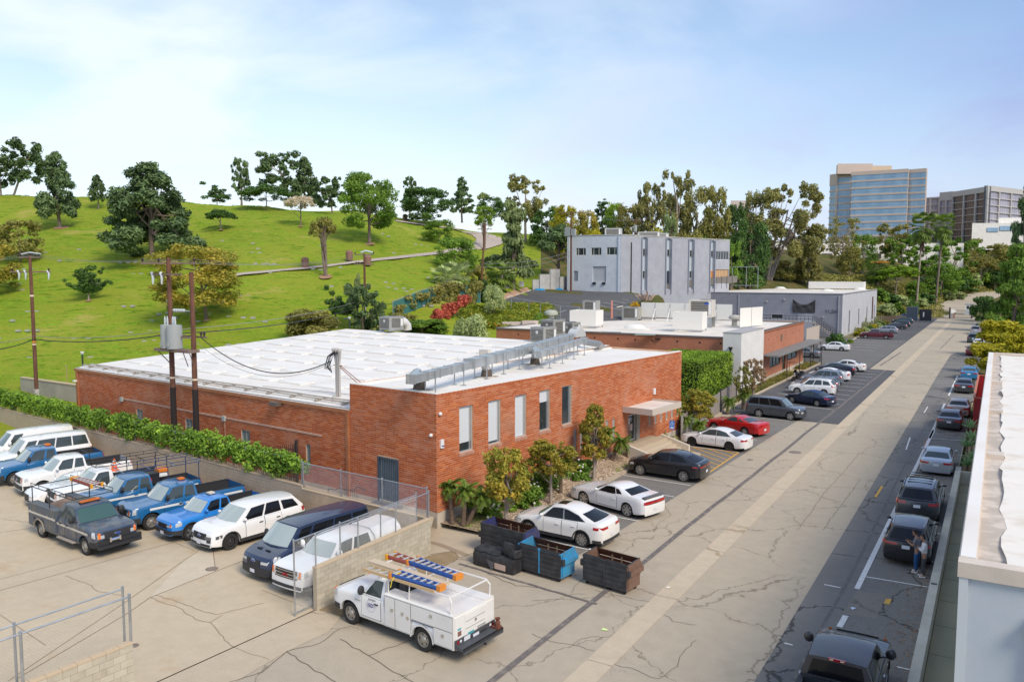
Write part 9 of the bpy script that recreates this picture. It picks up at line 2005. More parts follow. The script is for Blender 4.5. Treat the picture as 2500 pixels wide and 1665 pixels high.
tpx('blue green conical pine on the skyline right of the ficus',1128,542,431,74,'cone',L_PN,n=3400,size=.032,cr0=.20,var=12,name='pine_tree',**PN)
tpx('dark green bushy tree on the skyline behind the bright pollard',1200,535,478,74,'round',L_DK,n=2600,size=.034,cr0=.05,var=13)
tpx('small palm top showing on the skyline right of the conical pine',1180,535,470,30,'umbrella',L_GREYG,n=500,size=.09,cr0=.6,var=14,elong=2)
tpx('pollarded tree with bright lime crown beside the bend of the path',1182,612,503,60,'round',L_BRIGHT,n=2600,size=.034,cr0=.55,var=15,multi=2,tr=.28)
tpx('rounded mid green tree left of the path bend',1072,606,536,92,'round',L_MD,n=3600,size=.030,cr0=.12,var=16,d=150)
tpx('spreading dark green tree below the path bend',1112,672,578,120,'round',L_MD,n=5200,size=.026,cr0=.10,var=17,d=128)
tpx('tall round headed eucalyptus on the skyline in the centre',1283,585,431,112,'airy',L_EUC,n=4200,size=.030,cr0=.30,var=18,d=205,trunk=M_BP,name='eucalyptus_tree')
tpx('tall narrow light green pine at the edge of the upper car park',1254,701,490,100,'column',L_PINEL,n=6500,size=.034,cr0=.14,var=19,name='pine_tree',d=142,**PN)
tpx('low spreading foot of pine branches beside the tall narrow pine',1240,705,610,140,'umbrella',L_PINEL,n=3000,size=.035,cr0=.1,var=20,name='pine_tree',d=146,**PN)
tpx('gnarled dark cypress with drooping branches left of the two storey building',1365,678,540,112,'umbrella',L_PN,n=3800,size=.032,cr0=.25,var=21,name='cypress_tree',d=164,tr=.4,elong=1.6,flat=-.6)
tpx('dark green umbrella tree behind the gnarled cypress',1335,590,500,100,'round',L_DK,n=4200,size=.030,cr0=.05,var=22,d=200)
for i,(px,pyt,pyb,w,m,kind,d,lab)in EN(((1380,500,600,80,L_YEL,'round',190,'yellow green bush like tree just left above the two storey building'),(1432,510,600,70,L_ORANGE,'round',195,'golden green tree behind the left corner of the two storey building'),(1470,482,600,100,L_DK,'cone',225,'grey green tall conifer behind the two storey building'),(1500,488,590,60,L_BRIGHT,'round',215,'lime topped tree behind the two storey building'),(1455,552,600,70,L_YEL,'bush',186,'yellow flowering shrubs above the roof of the two storey building'),(1490,545,600,90,L_MD,'bush',192,'dark green shrubs above the roof of the two storey building'),(1530,495,600,80,L_OL,'round',210,'dull olive tree right of the lime topped tree'),(1565,485,600,45,L_EUC,'airy',215,'sparse thin eucalyptus left of the tall clump'),(1590,437,610,80,L_EUC,'airy',210,'tall eucalyptus at the left of the skyline clump'),(1650,419,610,95,L_EUC,'airy',218,'tallest eucalyptus of the skyline clump with a ragged top'),(1700,450,610,90,L_EUC,'round',222,'broad eucalyptus in the middle of the skyline clump'),(1745,455,615,88,L_OL,'round',212,'dense olive brown tree at the right of the skyline clump'),(1635,515,605,40,L_PINEL,'round',190,'small blue green tree in front of the skyline clump'),(1600,550,610,90,L_YEL,'bush',188,'yellow green shrubs above the middle of the two storey roof'),(1680,548,612,90,L_OL,'bush',192,'brown olive shrubs above the right part of the two storey roof'),(1740,560,615,90,L_MD,'bush',196,'mid green shrubs above the right end of the two storey roof'),(1795,492,640,75,L_DK,'round',225,'dark green tree between the clump and the great eucalyptus'),(1835,465,640,70,L_EUC,'round',232,'pale leaved tree behind the dark mass right of the two storey building'),(1785,585,700,60,L_MD,'round',194,'grey green tree touching the right end of the two storey building'))):
 tpx(lab,px,pyb,pyt,w,kind,m,d=d,n=4200,size=.028,cr0=.08 if kind!='airy' else.25,var=30+i,trunk=M_BP if m is L_EUC else None,name='eucalyptus_tree' if m is L_EUC else 'tree',shell=.35)
tpx('very dark dense tree right of the two storey building',1830,705,535,120,'round',L_DK,d=206,n=8000,size=.024,cr0=.02,var=50,dy=.8)
tpx('dark cone shaped tree right behind the plywood boarded entrance',1805,700,560,70,'cone',L_DK,d=200,n=4000,size=.030,cr0=.02,var=51)
tpx('great golden eucalyptus with forked pale trunks behind the grey building',1878,695,436,190,'airy',L_EUC,d=225,n=15000,size=.0175,cr0=.20,var=52,trunk=M_BP,name='eucalyptus_tree',multi=3,pxc=1922,tr=.55,limbs_n=12,shell=.25)
tpx('hanging lower boughs of golden leaves right of the great eucalyptus trunk',1975,700,560,80,'airy',L_EUC,d=226,n=3800,size=.034,cr0=.15,var=53,trunk=M_BP,name='eucalyptus_tree')
tpx('brown green bushy tree behind the grey building roof at left',1905,700,630,75,'bush',L_OL,d=228,n=3200,size=.035,cr0=.02,var=54);tpx('brown green bushy tree behind the middle of the grey building roof',1965,702,626,95,'bush',L_OL,d=230,n=4000,size=.032,cr0=.02,var=55)
tpx('bare branched leafing tree in front of the white studio building',2055,690,533,112,'airy',L_OL,d=262,n=2400,size=.022,cr0=.25,var=56,trunk=M_BP,limbs_n=22,shell=.1)
for i,(px,pyt,pyb,w,m,kind,d,lab)in EN(((2105,570,690,80,L_MD,'round',268,'mid green tree left of the date palm crown'),(2075,600,690,70,L_OL,'round',258,'olive tree below the bare branched tree'),(2180,545,680,90,L_OL,'airy',285,'sparse yellowing tree in front of the tan tower'),(2200,575,690,100,L_MD,'airy',280,'light green feathery tree left of the tall fan palms'),(2188,643,722,128,L_BRIGHT,'umbrella',250,'bright yellow green spreading tree at the foot of the slope'),(2260,600,720,110,L_MD,'airy',285,'feathery green tree between the two tall fan palms'),(2330,575,720,130,L_MD,'airy',300,'broad light green tree right of the tall fan palms'),(2300,640,725,100,L_MD,'round',275,'rounded green tree on the slope behind the second fan palm'),(2355,610,715,110,L_OL,'airy',310,'olive flowering tree right of the broad light green one'),(2400,585,700,130,L_OL,'airy',330,'hazy brown green tree in front of the white banner building'),(2450,605,700,120,L_OL,'round',335,'hazy olive tree at the right below the office block'),(2395,620,700,90,L_OL,'umbrella',318,'umbrella shaped tree with pale forked trunk above the uphill road'),(2350,650,715,90,L_MD,'bush',298,'dense green shrub mass above the bend of the uphill road'),(2135,655,700,60,L_DK,'bush',252,'dark shrub mass below the date palm'),(2240,680,735,60,L_MD,'bush',262,'mid green shrub mass left of the second fan palm'),(2430,650,705,80,L_DK,'bush',325,'dark shrub mass at the top of the uphill road'))):
 tpx(lab,px,pyb,pyt,w,kind,m,d=d,n=4400,size=.028,cr0=.06 if kind in('round','bush')else.25,var=60+i,trunk=M_BP,shell=.3,limbs_n=10)
mounds=[(2258,700,34),(2272,718,30),(2300,712,50),(2318,735,30),(2335,705,50),(2352,712,45),(2370,700,40),(2385,690,45),(2405,700,50),(2425,688,40),(2440,678,45),(2262,742,34),(2247,752,30),(2226,735,36),(2218,752,30),(2200,748,36),(2190,765,36),(2170,750,44),(2160,772,40),(2150,738,46),(2232,768,26),(2345,732,26),(2290,690,40),(2310,690,40),(2330,685,44),(2275,672,44),(2250,672,44),(2370,672,40),(2400,665,44)]
me0,B0=crownmesh('bush',90,1500,.075,L_MD);me1,B1_=crownmesh('bush',91,1500,.075,L_DK);me2,B2_=crownmesh('bush',92,1500,.075,L_GREYG)
for i,(px,py,w)in EN(mounds):
 p,d=hill(px,py,205);s=w*d/1960*1.15;r_=EM('shrub',p,i,'rounded clipped looking shrub mound on the slope above the uphill road','shrub','shrub mounds on the slope by the uphill road');inst('foliage',(me2,me0,me1)[i%3],r_,(0,0,-.1),None,(s,s*1.2,s*.75))
def scatter(name,n,polys,m,size,seed=1,hgt=.35,lift=0,dmin=58,elong=1.2,clump=7):
 rg=RR(seed);V=[];F=[];T=[];k=0
 for(x0,x1,y0,y1,w_)in polys:
  for _ in RG(int(n*w_)):
   p,d=hill(rg.uniform(x0,x1),rg.uniform(y0,y1),dmin)
   if d>=415:continue
   for q in RG(clump):
    c=p+Vc((rg.gauss(0,.5),rg.gauss(0,.5),rg.uniform(0,hgt)+lift));a=Vc((rg.gauss(0,1),rg.gauss(0,1),rg.gauss(0,.6))).normalized();b=a.cross(Vc((rg.gauss(0,1),rg.gauss(0,1),rg.gauss(0,1)))).normalized();s=size*rg.uniform(.6,1.4)
    V+=[c-a*s*elong,c+b*s*.6,c+a*s*elong,c-b*s*.6];F.append((4*k,4*k+1,4*k+2,4*k+3));T.append(rg.random());k+=1
 me=BD.meshes.new(name);me.from_pydata([tuple(v)for v in V],[],F);with_tone(me,T);me.materials.append(m);o=BD.objects.new(name,me);COL.objects.link(o);o['kind']='stuff';return o
scatter('slope_ground_cover',5200,[(2010,2150,672,760,.35),(2140,2300,690,778,.35),(2300,2450,660,715,.3)],L_OL,.30,2,.5,0,200)
scatter('bank_ground_cover',2600,[(1196,1345,742,800,.7),(1120,1230,748,800,.3)],lfm('bank_cover_leaves',(.07,.10,.01),(.22,.25,.02),(.40,.14,.03)),.16,3,.3,0,80)
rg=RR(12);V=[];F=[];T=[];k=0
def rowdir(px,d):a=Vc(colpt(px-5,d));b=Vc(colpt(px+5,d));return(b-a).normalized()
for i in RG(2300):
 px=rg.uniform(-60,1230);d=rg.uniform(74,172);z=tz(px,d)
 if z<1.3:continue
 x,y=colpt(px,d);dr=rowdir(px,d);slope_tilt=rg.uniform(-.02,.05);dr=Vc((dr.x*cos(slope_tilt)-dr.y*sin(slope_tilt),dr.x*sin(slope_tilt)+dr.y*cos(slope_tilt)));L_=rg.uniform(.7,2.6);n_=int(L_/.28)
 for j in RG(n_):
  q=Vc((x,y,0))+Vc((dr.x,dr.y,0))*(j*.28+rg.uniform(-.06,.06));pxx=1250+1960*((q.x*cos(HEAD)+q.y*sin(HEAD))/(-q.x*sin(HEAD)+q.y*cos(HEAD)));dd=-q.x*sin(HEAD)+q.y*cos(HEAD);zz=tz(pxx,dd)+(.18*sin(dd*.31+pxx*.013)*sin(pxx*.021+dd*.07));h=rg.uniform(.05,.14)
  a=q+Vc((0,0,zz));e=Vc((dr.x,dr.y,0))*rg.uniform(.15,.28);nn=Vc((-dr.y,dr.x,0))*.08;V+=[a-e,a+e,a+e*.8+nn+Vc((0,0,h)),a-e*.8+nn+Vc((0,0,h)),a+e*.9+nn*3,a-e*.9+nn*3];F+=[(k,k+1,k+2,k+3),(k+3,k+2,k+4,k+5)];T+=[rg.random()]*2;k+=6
me=BD.meshes.new('row_shade_strips');me.from_pydata([tuple(v)for v in V],[],F);with_tone(me,T);me.materials.append(lfm('row_shade_green',(.09,.17,.006),(.17,.26,.010),trans=.1));o=BD.objects.new('row_shade_strips',me);COL.objects.link(o);o['kind']='stuff'  # low green strips stand in for the shade along the sunken marker rows
mme=MB().box(-.26,.26,-.15,.15,-.2,.03).mesh('grave_marker',mat('pale_granite',(.40,.40,.34),.8));rg=RR(7);cnt=0
while cnt<150:
 px=rg.uniform(-30,1200);py=rg.uniform(640,900)if rg.random()<.8 else rg.uniform(560,640);p,d=hill(px,py)
 if p.z<1.5 or d>168:continue
 for j in RG(rg.choice((1,1,2,3))):
  dr=rowdir(px,d);q=p+Vc((dr.x,dr.y,0))*j*1.1;pxx=px+j*1.1*1960/d;o=inst('grave_marker',mme,None,(q.x,q.y,tz(pxx,d)+.12),(.0,0,atan2(dr.y,dr.x)));tag(o,'small flat pale grave marker set in the green cemetery slope','grave marker','flat grave markers in the cemetery lawn');cnt+=1
for i,(px,py)in EN(((745,655),(853,636),(898,648),(989,540))):
 p,d=hill(px,py);b=MB().lh([(.0,0),(.5,0),(.55,1.2),(.3,1.5),(0,1.5)],10);tag(b.bd('waste_bin',mat('bin_brown',(.26,.14,.10),.8),loc=p),['brown litter bin beside the cemetery path, left one','brown litter bin beside the path right of the forked tree','brown litter bin between path and pole behind the pines','brown litter bin high on the path near the ficus'][i],'bin')
for i,(px,py,w)in EN(((150,558,34),(902,598,28),(795,679,32),(734,555,14),(505,785,20),(217,738,14),(540,564,12))):
 p,d=hill(px,py);mb=MB();R=w*d/1960*.5;dr=rowdir(px,d);slope=(tz(px,d+2)-tz(px,d-2))/4
 back=Vc((-dr.y,dr.x));pts=[(R*cos(a)*dr.x+R*sin(a)*back.x,R*cos(a)*dr.y+R*sin(a)*back.y,slope*R*sin(a)+.16)for a in[2*pi*j/14 for j in RG(14)]]
 mb.poly(pts);o=mb.bd('bare_ground',M_DIRT,loc=p);KS(o)
tpx('olive brown feathery bush behind the white roof left of the pines',760,850,742,150,'bush',L_OL,d=88,n=8000,size=.028,cr0=.02,var=100,cat='tree');tpx('dark green pine bushes hiding the pole behind the white roof',885,820,695,110,'airy',L_PN,d=94,n=6500,size=.030,cr0=.05,var=101,name='pine_tree',elong=1.5)
tpx('narrow young pine leader rising beside the pole',872,800,668,26,'column',L_PINEL,d=95.5,n=1500,size=.06,cr0=.35,var=102,name='pine_tree');tpx('small dark pine right of the pole behind the roof',925,810,735,50,'airy',L_PN,d=93,n=2800,size=.042,cr0=.1,var=103,name='pine_tree')
tpx('twisted dark juniper bough left of the pines behind the roof',818,790,694,56,'sweep',L_DK,d=96,n=2600,size=.04,cr0=.25,var=104,name='juniper_tree',elong=1.6)
tpx('silvery green feathery bush behind the white roof right of the ivy fence',1155,850,757,118,'bush',L_GREYG,d=86,n=8000,size=.026,cr0=.02,var=105)
tpx('pale green bush at the corner of the upper car park',1205,770,690,60,'bush',L_GREYG,d=112,n=3200,size=.036,cr0=.02,var=106);tpx('dark ivy covered bush around the foot of the leaning pole',1180,775,680,40,'column',L_DK,d=119,n=2600,size=.05,cr0=.02,var=107)
tpx('dull green shrub behind the lamp post',1168,690,640,60,'bush',L_OL,d=132,n=2500,size=.04,cr0=.02,var=108)
def frond(mb,o,az,L_,droop,w,rise=.5,segs=6,fan=False,tones=None):
 d=Vc((cos(az),sin(az),0));pts=[]
 for i in RG(segs+1):
  t=i/segs;pts.append(o+d*(L_*t*(1-.25*droop*t))+Vc((0,0,L_*(rise*t-droop*t*t))))
 if fan:
  stem=pts[:segs//2+2];mb.tb(stem,.025,3);c=stem[-1];dirn=(stem[-1]-stem[-2]).normalized();side=dirn.cross(Vc((0,0,1))).normalized()
  for k in RG(-6,7):
   a=k*.22;e=(dirn*cos(a)+side*sin(a));tip=c+e*w*(1-.03*abs(k))+Vc((0,0,-.28*w*(abs(cos(k*1.7))+.4)*droop));s_=side*cos(a)-dirn*sin(a);m_=c.lerp(tip,.6)+Vc((0,0,.05*w));mb.add([c,m_+s_*w*.09,tip,m_-s_*w*.09],[(0,1,2,3)])
 else:
  mb.tb(pts,[.035]*segs+[.01],3)
  side=d.cross(Vc((0,0,1))).normalized()
  n=16
  for i in RG(2,n):
   t=i/n;j=min(segs-1,int(t*segs));f=t*segs-j;c=pts[j].lerp(pts[j+1],f);dr=(pts[j+1]-pts[j]).normalized();l_=w*(1-.75*abs(t-.4))
   for s_ in(1,-1):tip=c+side*s_*l_*.8+dr*l_*.55+Vc((0,0,-l_*.35));mb.add([c,c+dr*.07+side*s_*l_*.1,tip],[(0,1,2)])
def palm(label,base,top,n,L_,w,fan,m,tr,name='palm_tree',skirt=True,trunkm=None,rise=.5,droop=.8,seed=0,group=None,cat='palm',tiers=3):
 ro=EM(name,base,0,label,cat,group);t=Vc(top);rnd=RR(seed);mb=MB();k=8;mb.tb([t*(i/k)+Vc((0,0,0))for i in RG(k+1)],[tr*(1.35 if i==0 else 1.0-.25*i/k)for i in RG(k+1)],8);mb.bd('trunk',trunkm or M_BP,ro,smooth=50)
 mb=MB()
 for i in RG(n):
  a=2.399*i;f=i/n;frond(mb,t+Vc((0,0,-.15*f)),a,L_*rnd.uniform(.85,1.1),droop*(.25+f*1.0),w*rnd.uniform(.85,1.1),rise*(1.5-1.7*f),fan=fan)
 me=mb.mesh('fronds',m);with_tone(me,[rnd.random()for _ in me.polygons]);o=BD.objects.new('fronds',me);link(o,ro)
 if skirt:
  mb=MB()
  for i in RG(70):
   a=rnd.uniform(0,6.28);z0=-rnd.uniform(.1,1.0)*skirt*.5;l_=rnd.uniform(.5,1)*skirt;r_=rnd.uniform(.2,.8)*L_*.35;c=t+Vc((.12*cos(a),.12*sin(a),z0));tip=c+Vc((r_*cos(a),r_*sin(a),-l_));s_=Vc((-sin(a),cos(a),0))*.16;mb.add([c,c.lerp(tip,.6)+s_,tip,c.lerp(tip,.6)-s_],[(0,1,2,3)])
  mb.bd('dead_skirt',mat('dead_fronds',(.30,.20,.15),.95,c2=(.20,.12,.09),scale=4),ro)
 return ro
pb,d1_=hill(2237,748,200);t=PD(2252,560,d1_)-pb;palm('taller left fan palm with long dead skirt at the end of the street',pb,t,44,3.6,2.3,True,L_PALM,.32,seed=3,skirt=6.5,rise=1.3,droop=1.1)
pb,d1_=hill(2284,743,200);t=PD(2302,556,d1_)-pb;palm('right fan palm with ragged crown behind the end of the street',pb,t,40,3.4,2.2,True,L_PALM,.36,seed=4,skirt=3,rise=1.2,droop=1.1,trunkm=M_BARK)
pb=gnd(2142,252);t=PD(2140,650,252)-pb;palm('broad date palm with orange flower stalks on the slope',pb,Vc((0,0,max(1.5,t.z))),46,7.5,1.5,False,L_PALM,.5,seed=5,skirt=0,rise=.75,droop=.95,name='date_palm')
ro=BD.objects.get('date_palm');mb=MB();rr=RR(3)
for i in RG(40):a=rr.uniform(3.6,6.0)+HEAD;l_=rr.uniform(1.5,3.6);mb.tb([(0,0,t.z+.4),(l_*.6*cos(a),l_*.6*sin(a),t.z+1.6),(l_*cos(a),l_*sin(a),t.z+1.0)],[.03,.03,.16],4)
mb.bd('flower_stalks',mat('orange_stalks',(.55,.25,.03),.8),ro)
for(px,pyb,pyt,d,lab,sd)in((1110,735,672,120,'grey green fan palm clump beside the ivy fence',7),(1092,740,705,116,'lower fan palm clump just left of the ivy fence',8),(1225,715,662,135,'shaggy fan palm beside the sign boards of the upper car park',9)):
 pb=gnd(px,d);t=PD(px,pyt,d)-pb;palm(lab,pb,Vc((0,0,max(1,t.z*.8))),26,2.4,1.7,True,L_GREYG if sd!=9 else L_PALM,.3,seed=sd,skirt=2.0,rise=.8,droop=.8)
def tw(label,x,y,h,w,kind,m,**k):return tree(k.pop('name','tree'),label,Vc((x,y,k.pop('z',0))),h,w,kind,m,**k)
tpx('tall dark conifer cut by the right frame edge',2505,800,428,120,'cone',L_PN,d=190,n=9000,size=.026,cr0=.03,var=110,name='pine_tree',**PN)
tpx('bright tipped broad conifer below the tall dark one at the right edge',2480,795,585,130,'cone',L_MD,d=170,n=9500,size=.026,cr0=.02,var=111,upbias=.6,elong=1.4);tpx('dark glossy hedge tree right of the guard hut',2400,800,722,62,'round',L_DK,d=212,n=4500,size=.034,cr0=.0,var=112);tpx('dark green bush mass behind the guard hut',2430,790,715,70,'bush',L_DK,d=205,n=4000,size=.034,cr0=.0,var=113)
for(px,pyt,pyb,w,d,lab,v)in((2420,833,975,105,100,'yellow green feathery bush nearest the red enclosure',120),(2455,778,900,140,120,'large yellow green feathery bush behind the nearer one',121),(2490,800,880,80,112,'yellow green bush at the right frame edge behind the white roof',122)):
 b=Vc((*colpt(px,d),0));h=PD(px,pyt,d).z;tree('tree',lab,b,h,w*d/1960,'bush',L_YEL,n=6500,size=.036,var=v,cr0=.12,elong=1.5,upbias=.5,tr=.12)
def agave(label,x,y,z,s,sd,m=None):
 ro=EM('agave_plant',(x,y,z),sd,label,'plant','agaves beside the right-hand passage');mb=MB();rnd=RR(sd)
 for i in RG(26):
  a=2.399*i;el=.25+1.0*(i/26);L_=s*rnd.uniform(.8,1.1);d=Vc((cos(a)*cos(el),sin(a)*cos(el),sin(el)));sdv=Vc((-sin(a),cos(a),0));m_=d*L_*.45;tip=d*L_+Vc((0,0,-.06*L_));mb.add([(0,0,0),m_+sdv*s*.10,tip,m_-sdv*s*.10,m_+Vc((0,0,-s*.05))],[(0,1,4),(4,1,2),(0,4,3),(4,2,3)])
 me=mb.mesh('leaf_rosette',m or L_AG);with_tone(me,[rnd.random()for _ in me.polygons]);o=BD.objects.new('leaf_rosette',me);link(o,ro);TB([(0,0,-.9),(0,0,.1)],.07,6)('stem',M_BARK,ro)
L_AG=lfm('agave_leaves',(.10,.20,.08),(.30,.42,.20),rough=.5)
for i,(x,y,z,s,l)in EN(((-1.35,66.0,1.3,.85,'pale agave rosette highest against the red enclosure'),(-1.15,62.6,1.1,.9,'agave rosette second from the red enclosure'),(-1.35,60.2,1.0,.85,'agave rosette in the middle of the narrow planter'),(-.95,58.5,.5,.9,'agave rosette close to the cream parapet edge'),(-1.2,57.2,.35,.8,'agave rosette nearest the end wall of the passage'))):agave(l,x,y,z,s,i)
def ptree(px,py,h,w,lab,c0=.40,m=None,v=0,n=3600,kind='round',size=.045,tr=.10,z=.3,multi=1,lean=(0,0)):
 b=P(px,py,z*.5+.15);b.z=.1;return tree('tree',lab,b,h,w,kind,m or L_ORANGE,n=n,size=size,var=v,cr0=c0,trunk=M_BP,tr=tr,shell=.2,limbs_n=8,multi=multi,lean=lean,dy=.8)
ptree(1237,1280,4.0,2.6,'orange tipped small tree nearest the brick corner in the gravel planter',.34,v=130,n=3400,size=.042);ptree(1345,1225,3.6,3.0,'fullest of the orange tipped planter trees, before the third tall window',.44,v=131,n=4800,size=.036);ptree(1449,1168,4.1,2.2,'orange tipped planter tree left of the entrance palms',.36,v=132,n=3000,size=.045);ptree(1452,1166,4.6,1.3,'thin upper branch tree beside the slit windows',.72,v=133,n=1200,size=.07,tr=.05)
ptree(1702,1058,3.6,3.0,'spreading orange tipped tree in front of the clipped hedge',.38,v=134,n=4600,size=.036,z=.2,multi=2);ptree(1812,992,3.9,2.0,'thin leafing tree with bare forked branches before the white pier, left one',.36,L_OL,135,1500,'airy',.045);ptree(1838,975,4.0,2.6,'purplish brown leafed tree in front of the white pier',.3,lfm('plum_leaves',(.16,.10,.05),(.36,.26,.15)),136,2400,'airy',.04)
def pygmy(px,py,h,lab,lean=(0,0),n=24,s=.95,sd=0,z=.2):
 b=P(px,py,z);b.z=.12;s*=.72;h*=1.12;tp=Vc((lean[0],lean[1],h));palm(lab,b,tp,n,s,.30,False,L_PALM,.13,seed=sd,skirt=0,rise=.55,droop=.9,trunkm=mat('shaggy_palm_trunk',(.09,.06,.04),.95,c2=(.17,.12,.08),scale=12),name='pygmy_palm',cat='palm')
for i,(px,py,h,lx,ly,l,s)in EN(((1105,1281,1.75,-.5,.3,'slim pygmy palm closest to the brick corner',.85),(1130,1285,1.7,.0,.25,'thick left trunk of the double pygmy palm near the corner',.9),(1136,1284,1.5,.9,.45,'leaning right trunk of the double pygmy palm near the corner',.9),(1368,1206,1.5,-.1,.2,'pygmy palm in front of the second rose bush',1.05),(1476,1137,2.0,-.0,.2,'upright pygmy palm left of the entrance steps',.9),(1484,1136,1.5,.9,.4,'leaning pygmy palm left of the entrance steps',1.1),(1645,1065,2.1,-.1,.1,'upright pygmy palm right of the entrance by the wall end',.95),(1652,1066,1.3,.6,.4,'leaning pygmy palm beside the brick building end',.95),(1680,1052,2.2,.1,.3,'pygmy palm standing before the board fence',1.0),(1700,1075,1.2,.2,.2,'low pygmy palm near the red car',.8),(1775,1006,1.0,.1,.2,'low pygmy palm left of the slate suv',1.1),(1815,995,1.3,.1,.1,'pygmy palm at the corner of the kerb by the slate suv',1.0))):pygmy(px,py,h,l,(lx*.8,ly),26,s,i+20)
def rbush(px,py,w,h,lab,v,fl=26,z=.2,m=None):
 b=P(px,py,z);b.z=.1;ro=EM('rose_bush',b,v,lab,'bush');me,B=crownmesh('bush',140+v%4,2400,.055,m or L_MD);inst('foliage',me,ro,(0,0,0),None,(w,w*.8,h))
 rnd=RR(v);fm=MB();a0=0
 for i in RG(fl):
  a=rnd.uniform(0,6.28);u=rnd.uniform(.1,1);r=w*.5*sqrt(1-u*u*.9)*rnd.uniform(.85,1.05);c=Vc((r*cos(a),r*.8*sin(a),h*u*rnd.uniform(.85,1.05)));s=rnd.uniform(.035,.07);fm.lh([(0,s),(s,s*.2),(s*.7,-s*.6),(0,-s*.7)],5,M=MT(c))
 if fl:fm.bd('blossom',mat('white_petals',(.82,.80,.74),.7),ro)
 return ro
for i,(px,py,w,h,l,f)in EN(((1180,1262,1.9,1.35,'white rose bush nearest the brick corner behind the double palm',20),(1225,1245,1.8,1.3,'white rose bush just left of the nearest planter tree',16),(1290,1235,2.2,1.35,'wide white rose bush between the first two planter trees',22),(1330,1205,2.0,1.5,'tall white rose bush left of the fullest planter tree',26),(1400,1172,2.2,1.5,'white rose bush behind the fullest planter tree',22),(1425,1160,2.0,1.2,'dark green bush left of the third planter tree',6),(1500,1115,1.8,1.5,'rose bush between the left palms and the entrance door',14),(1590,1085,1.3,.9,'white rose bush right of the entrance steps',30),(1615,1078,1.1,1.0,'small rose bush under the wheelchair sign',10),(1640,1085,1.2,.7,'low bush in the raised kerb bed by the white sedan',4),(1690,1050,1.2,.9,'rose bush beside the red coupe',10))):rbush(px,py,w,h,l,i,f)
rg=RR(4);
def tuftfield(name,pts,n,s,m,seed):
 rg=RR(seed);V=[];F=[];T=[];k=0
 for _ in RG(n):
  (x0,x1,y0,y1,z)=rg.choice(pts);c=Vc((rg.uniform(x0,x1),rg.uniform(y0,y1),z))
  for q in RG(5):a=rg.uniform(0,6.28);e=Vc((cos(a)*s*.5,sin(a)*s*.5,s*rg.uniform(.6,1.3)));w_=Vc((-sin(a),cos(a),0))*s*.12;c2_=c+Vc((rg.gauss(0,.05),rg.gauss(0,.05),0));V+=[c2_-w_,c2_+w_,c2_+e];F.append((k,k+1,k+2));T.append(rg.random());k+=3
 me=BD.meshes.new(name);me.from_pydata([tuple(v)for v in V],[],F);with_tone(me,T);me.materials.append(m);o=BD.objects.new(name,me);COL.objects.link(o);o['kind']='stuff'
tuftfield('weeds',[(-22.5,-20.6,31.2,32.0,.12),(-22.6,-21.4,31.2,34,.2),(-21,-20,47.2,47.8,.15),(-21.2,-19.7,45,47.6,.2),(-21.2,-19.8,55.4,57.5,.2)],520,.16,L_BRIGHT,5)
tuftfield('low_planting',[(-22.4,-21.0,83,92,.03),(-22.4,-20.9,92.2,103.5,.04),(-22.4,-20.9,108,115.5,.04),(-21.9,-21.0,76,82,.03)],1800,.32,L_OL,6)
rg=RR(9);mb=MB()
for i in RG(2600):
 u=rg.random();y=31.3+16.4*u;x0=-22.6+.1*(y-31)*.9;x=rg.uniform(x0,-19.65);s=rg.uniform(.03,.07);t_=(x+19.6)/(x0+19.6);z=.16+t_*(.05+.6*u*.9);a=rg.uniform(0,3)
 mb.add([(x+s*cos(a),y+s*sin(a),z),(x-s*sin(a),y+s*cos(a),z+.005),(x-s*cos(a),y-s*sin(a),z),(x+s*sin(a),y-s*cos(a),z+.005),(x,y,z+s*.6)],[(0,1,4),(1,2,4),(2,3,4),(3,0,4)],i%3)
o=mb.bd('pebbles',[mat('pebble_tan',(.55,.42,.29),.9),mat('pebble_brown',(.34,.24,.16),.9),mat('pebble_pale',(.66,.57,.45),.9)]);o['kind']='stuff'
hg=EM('clipped_hedge',(0,0,0),0,'tall box clipped green hedge between the two brick buildings','hedge')
hx0_,hx1_,hy0_,hy1_=-29.0,-22.8,70.2,80.8
rg=np.random.default_rng(5)
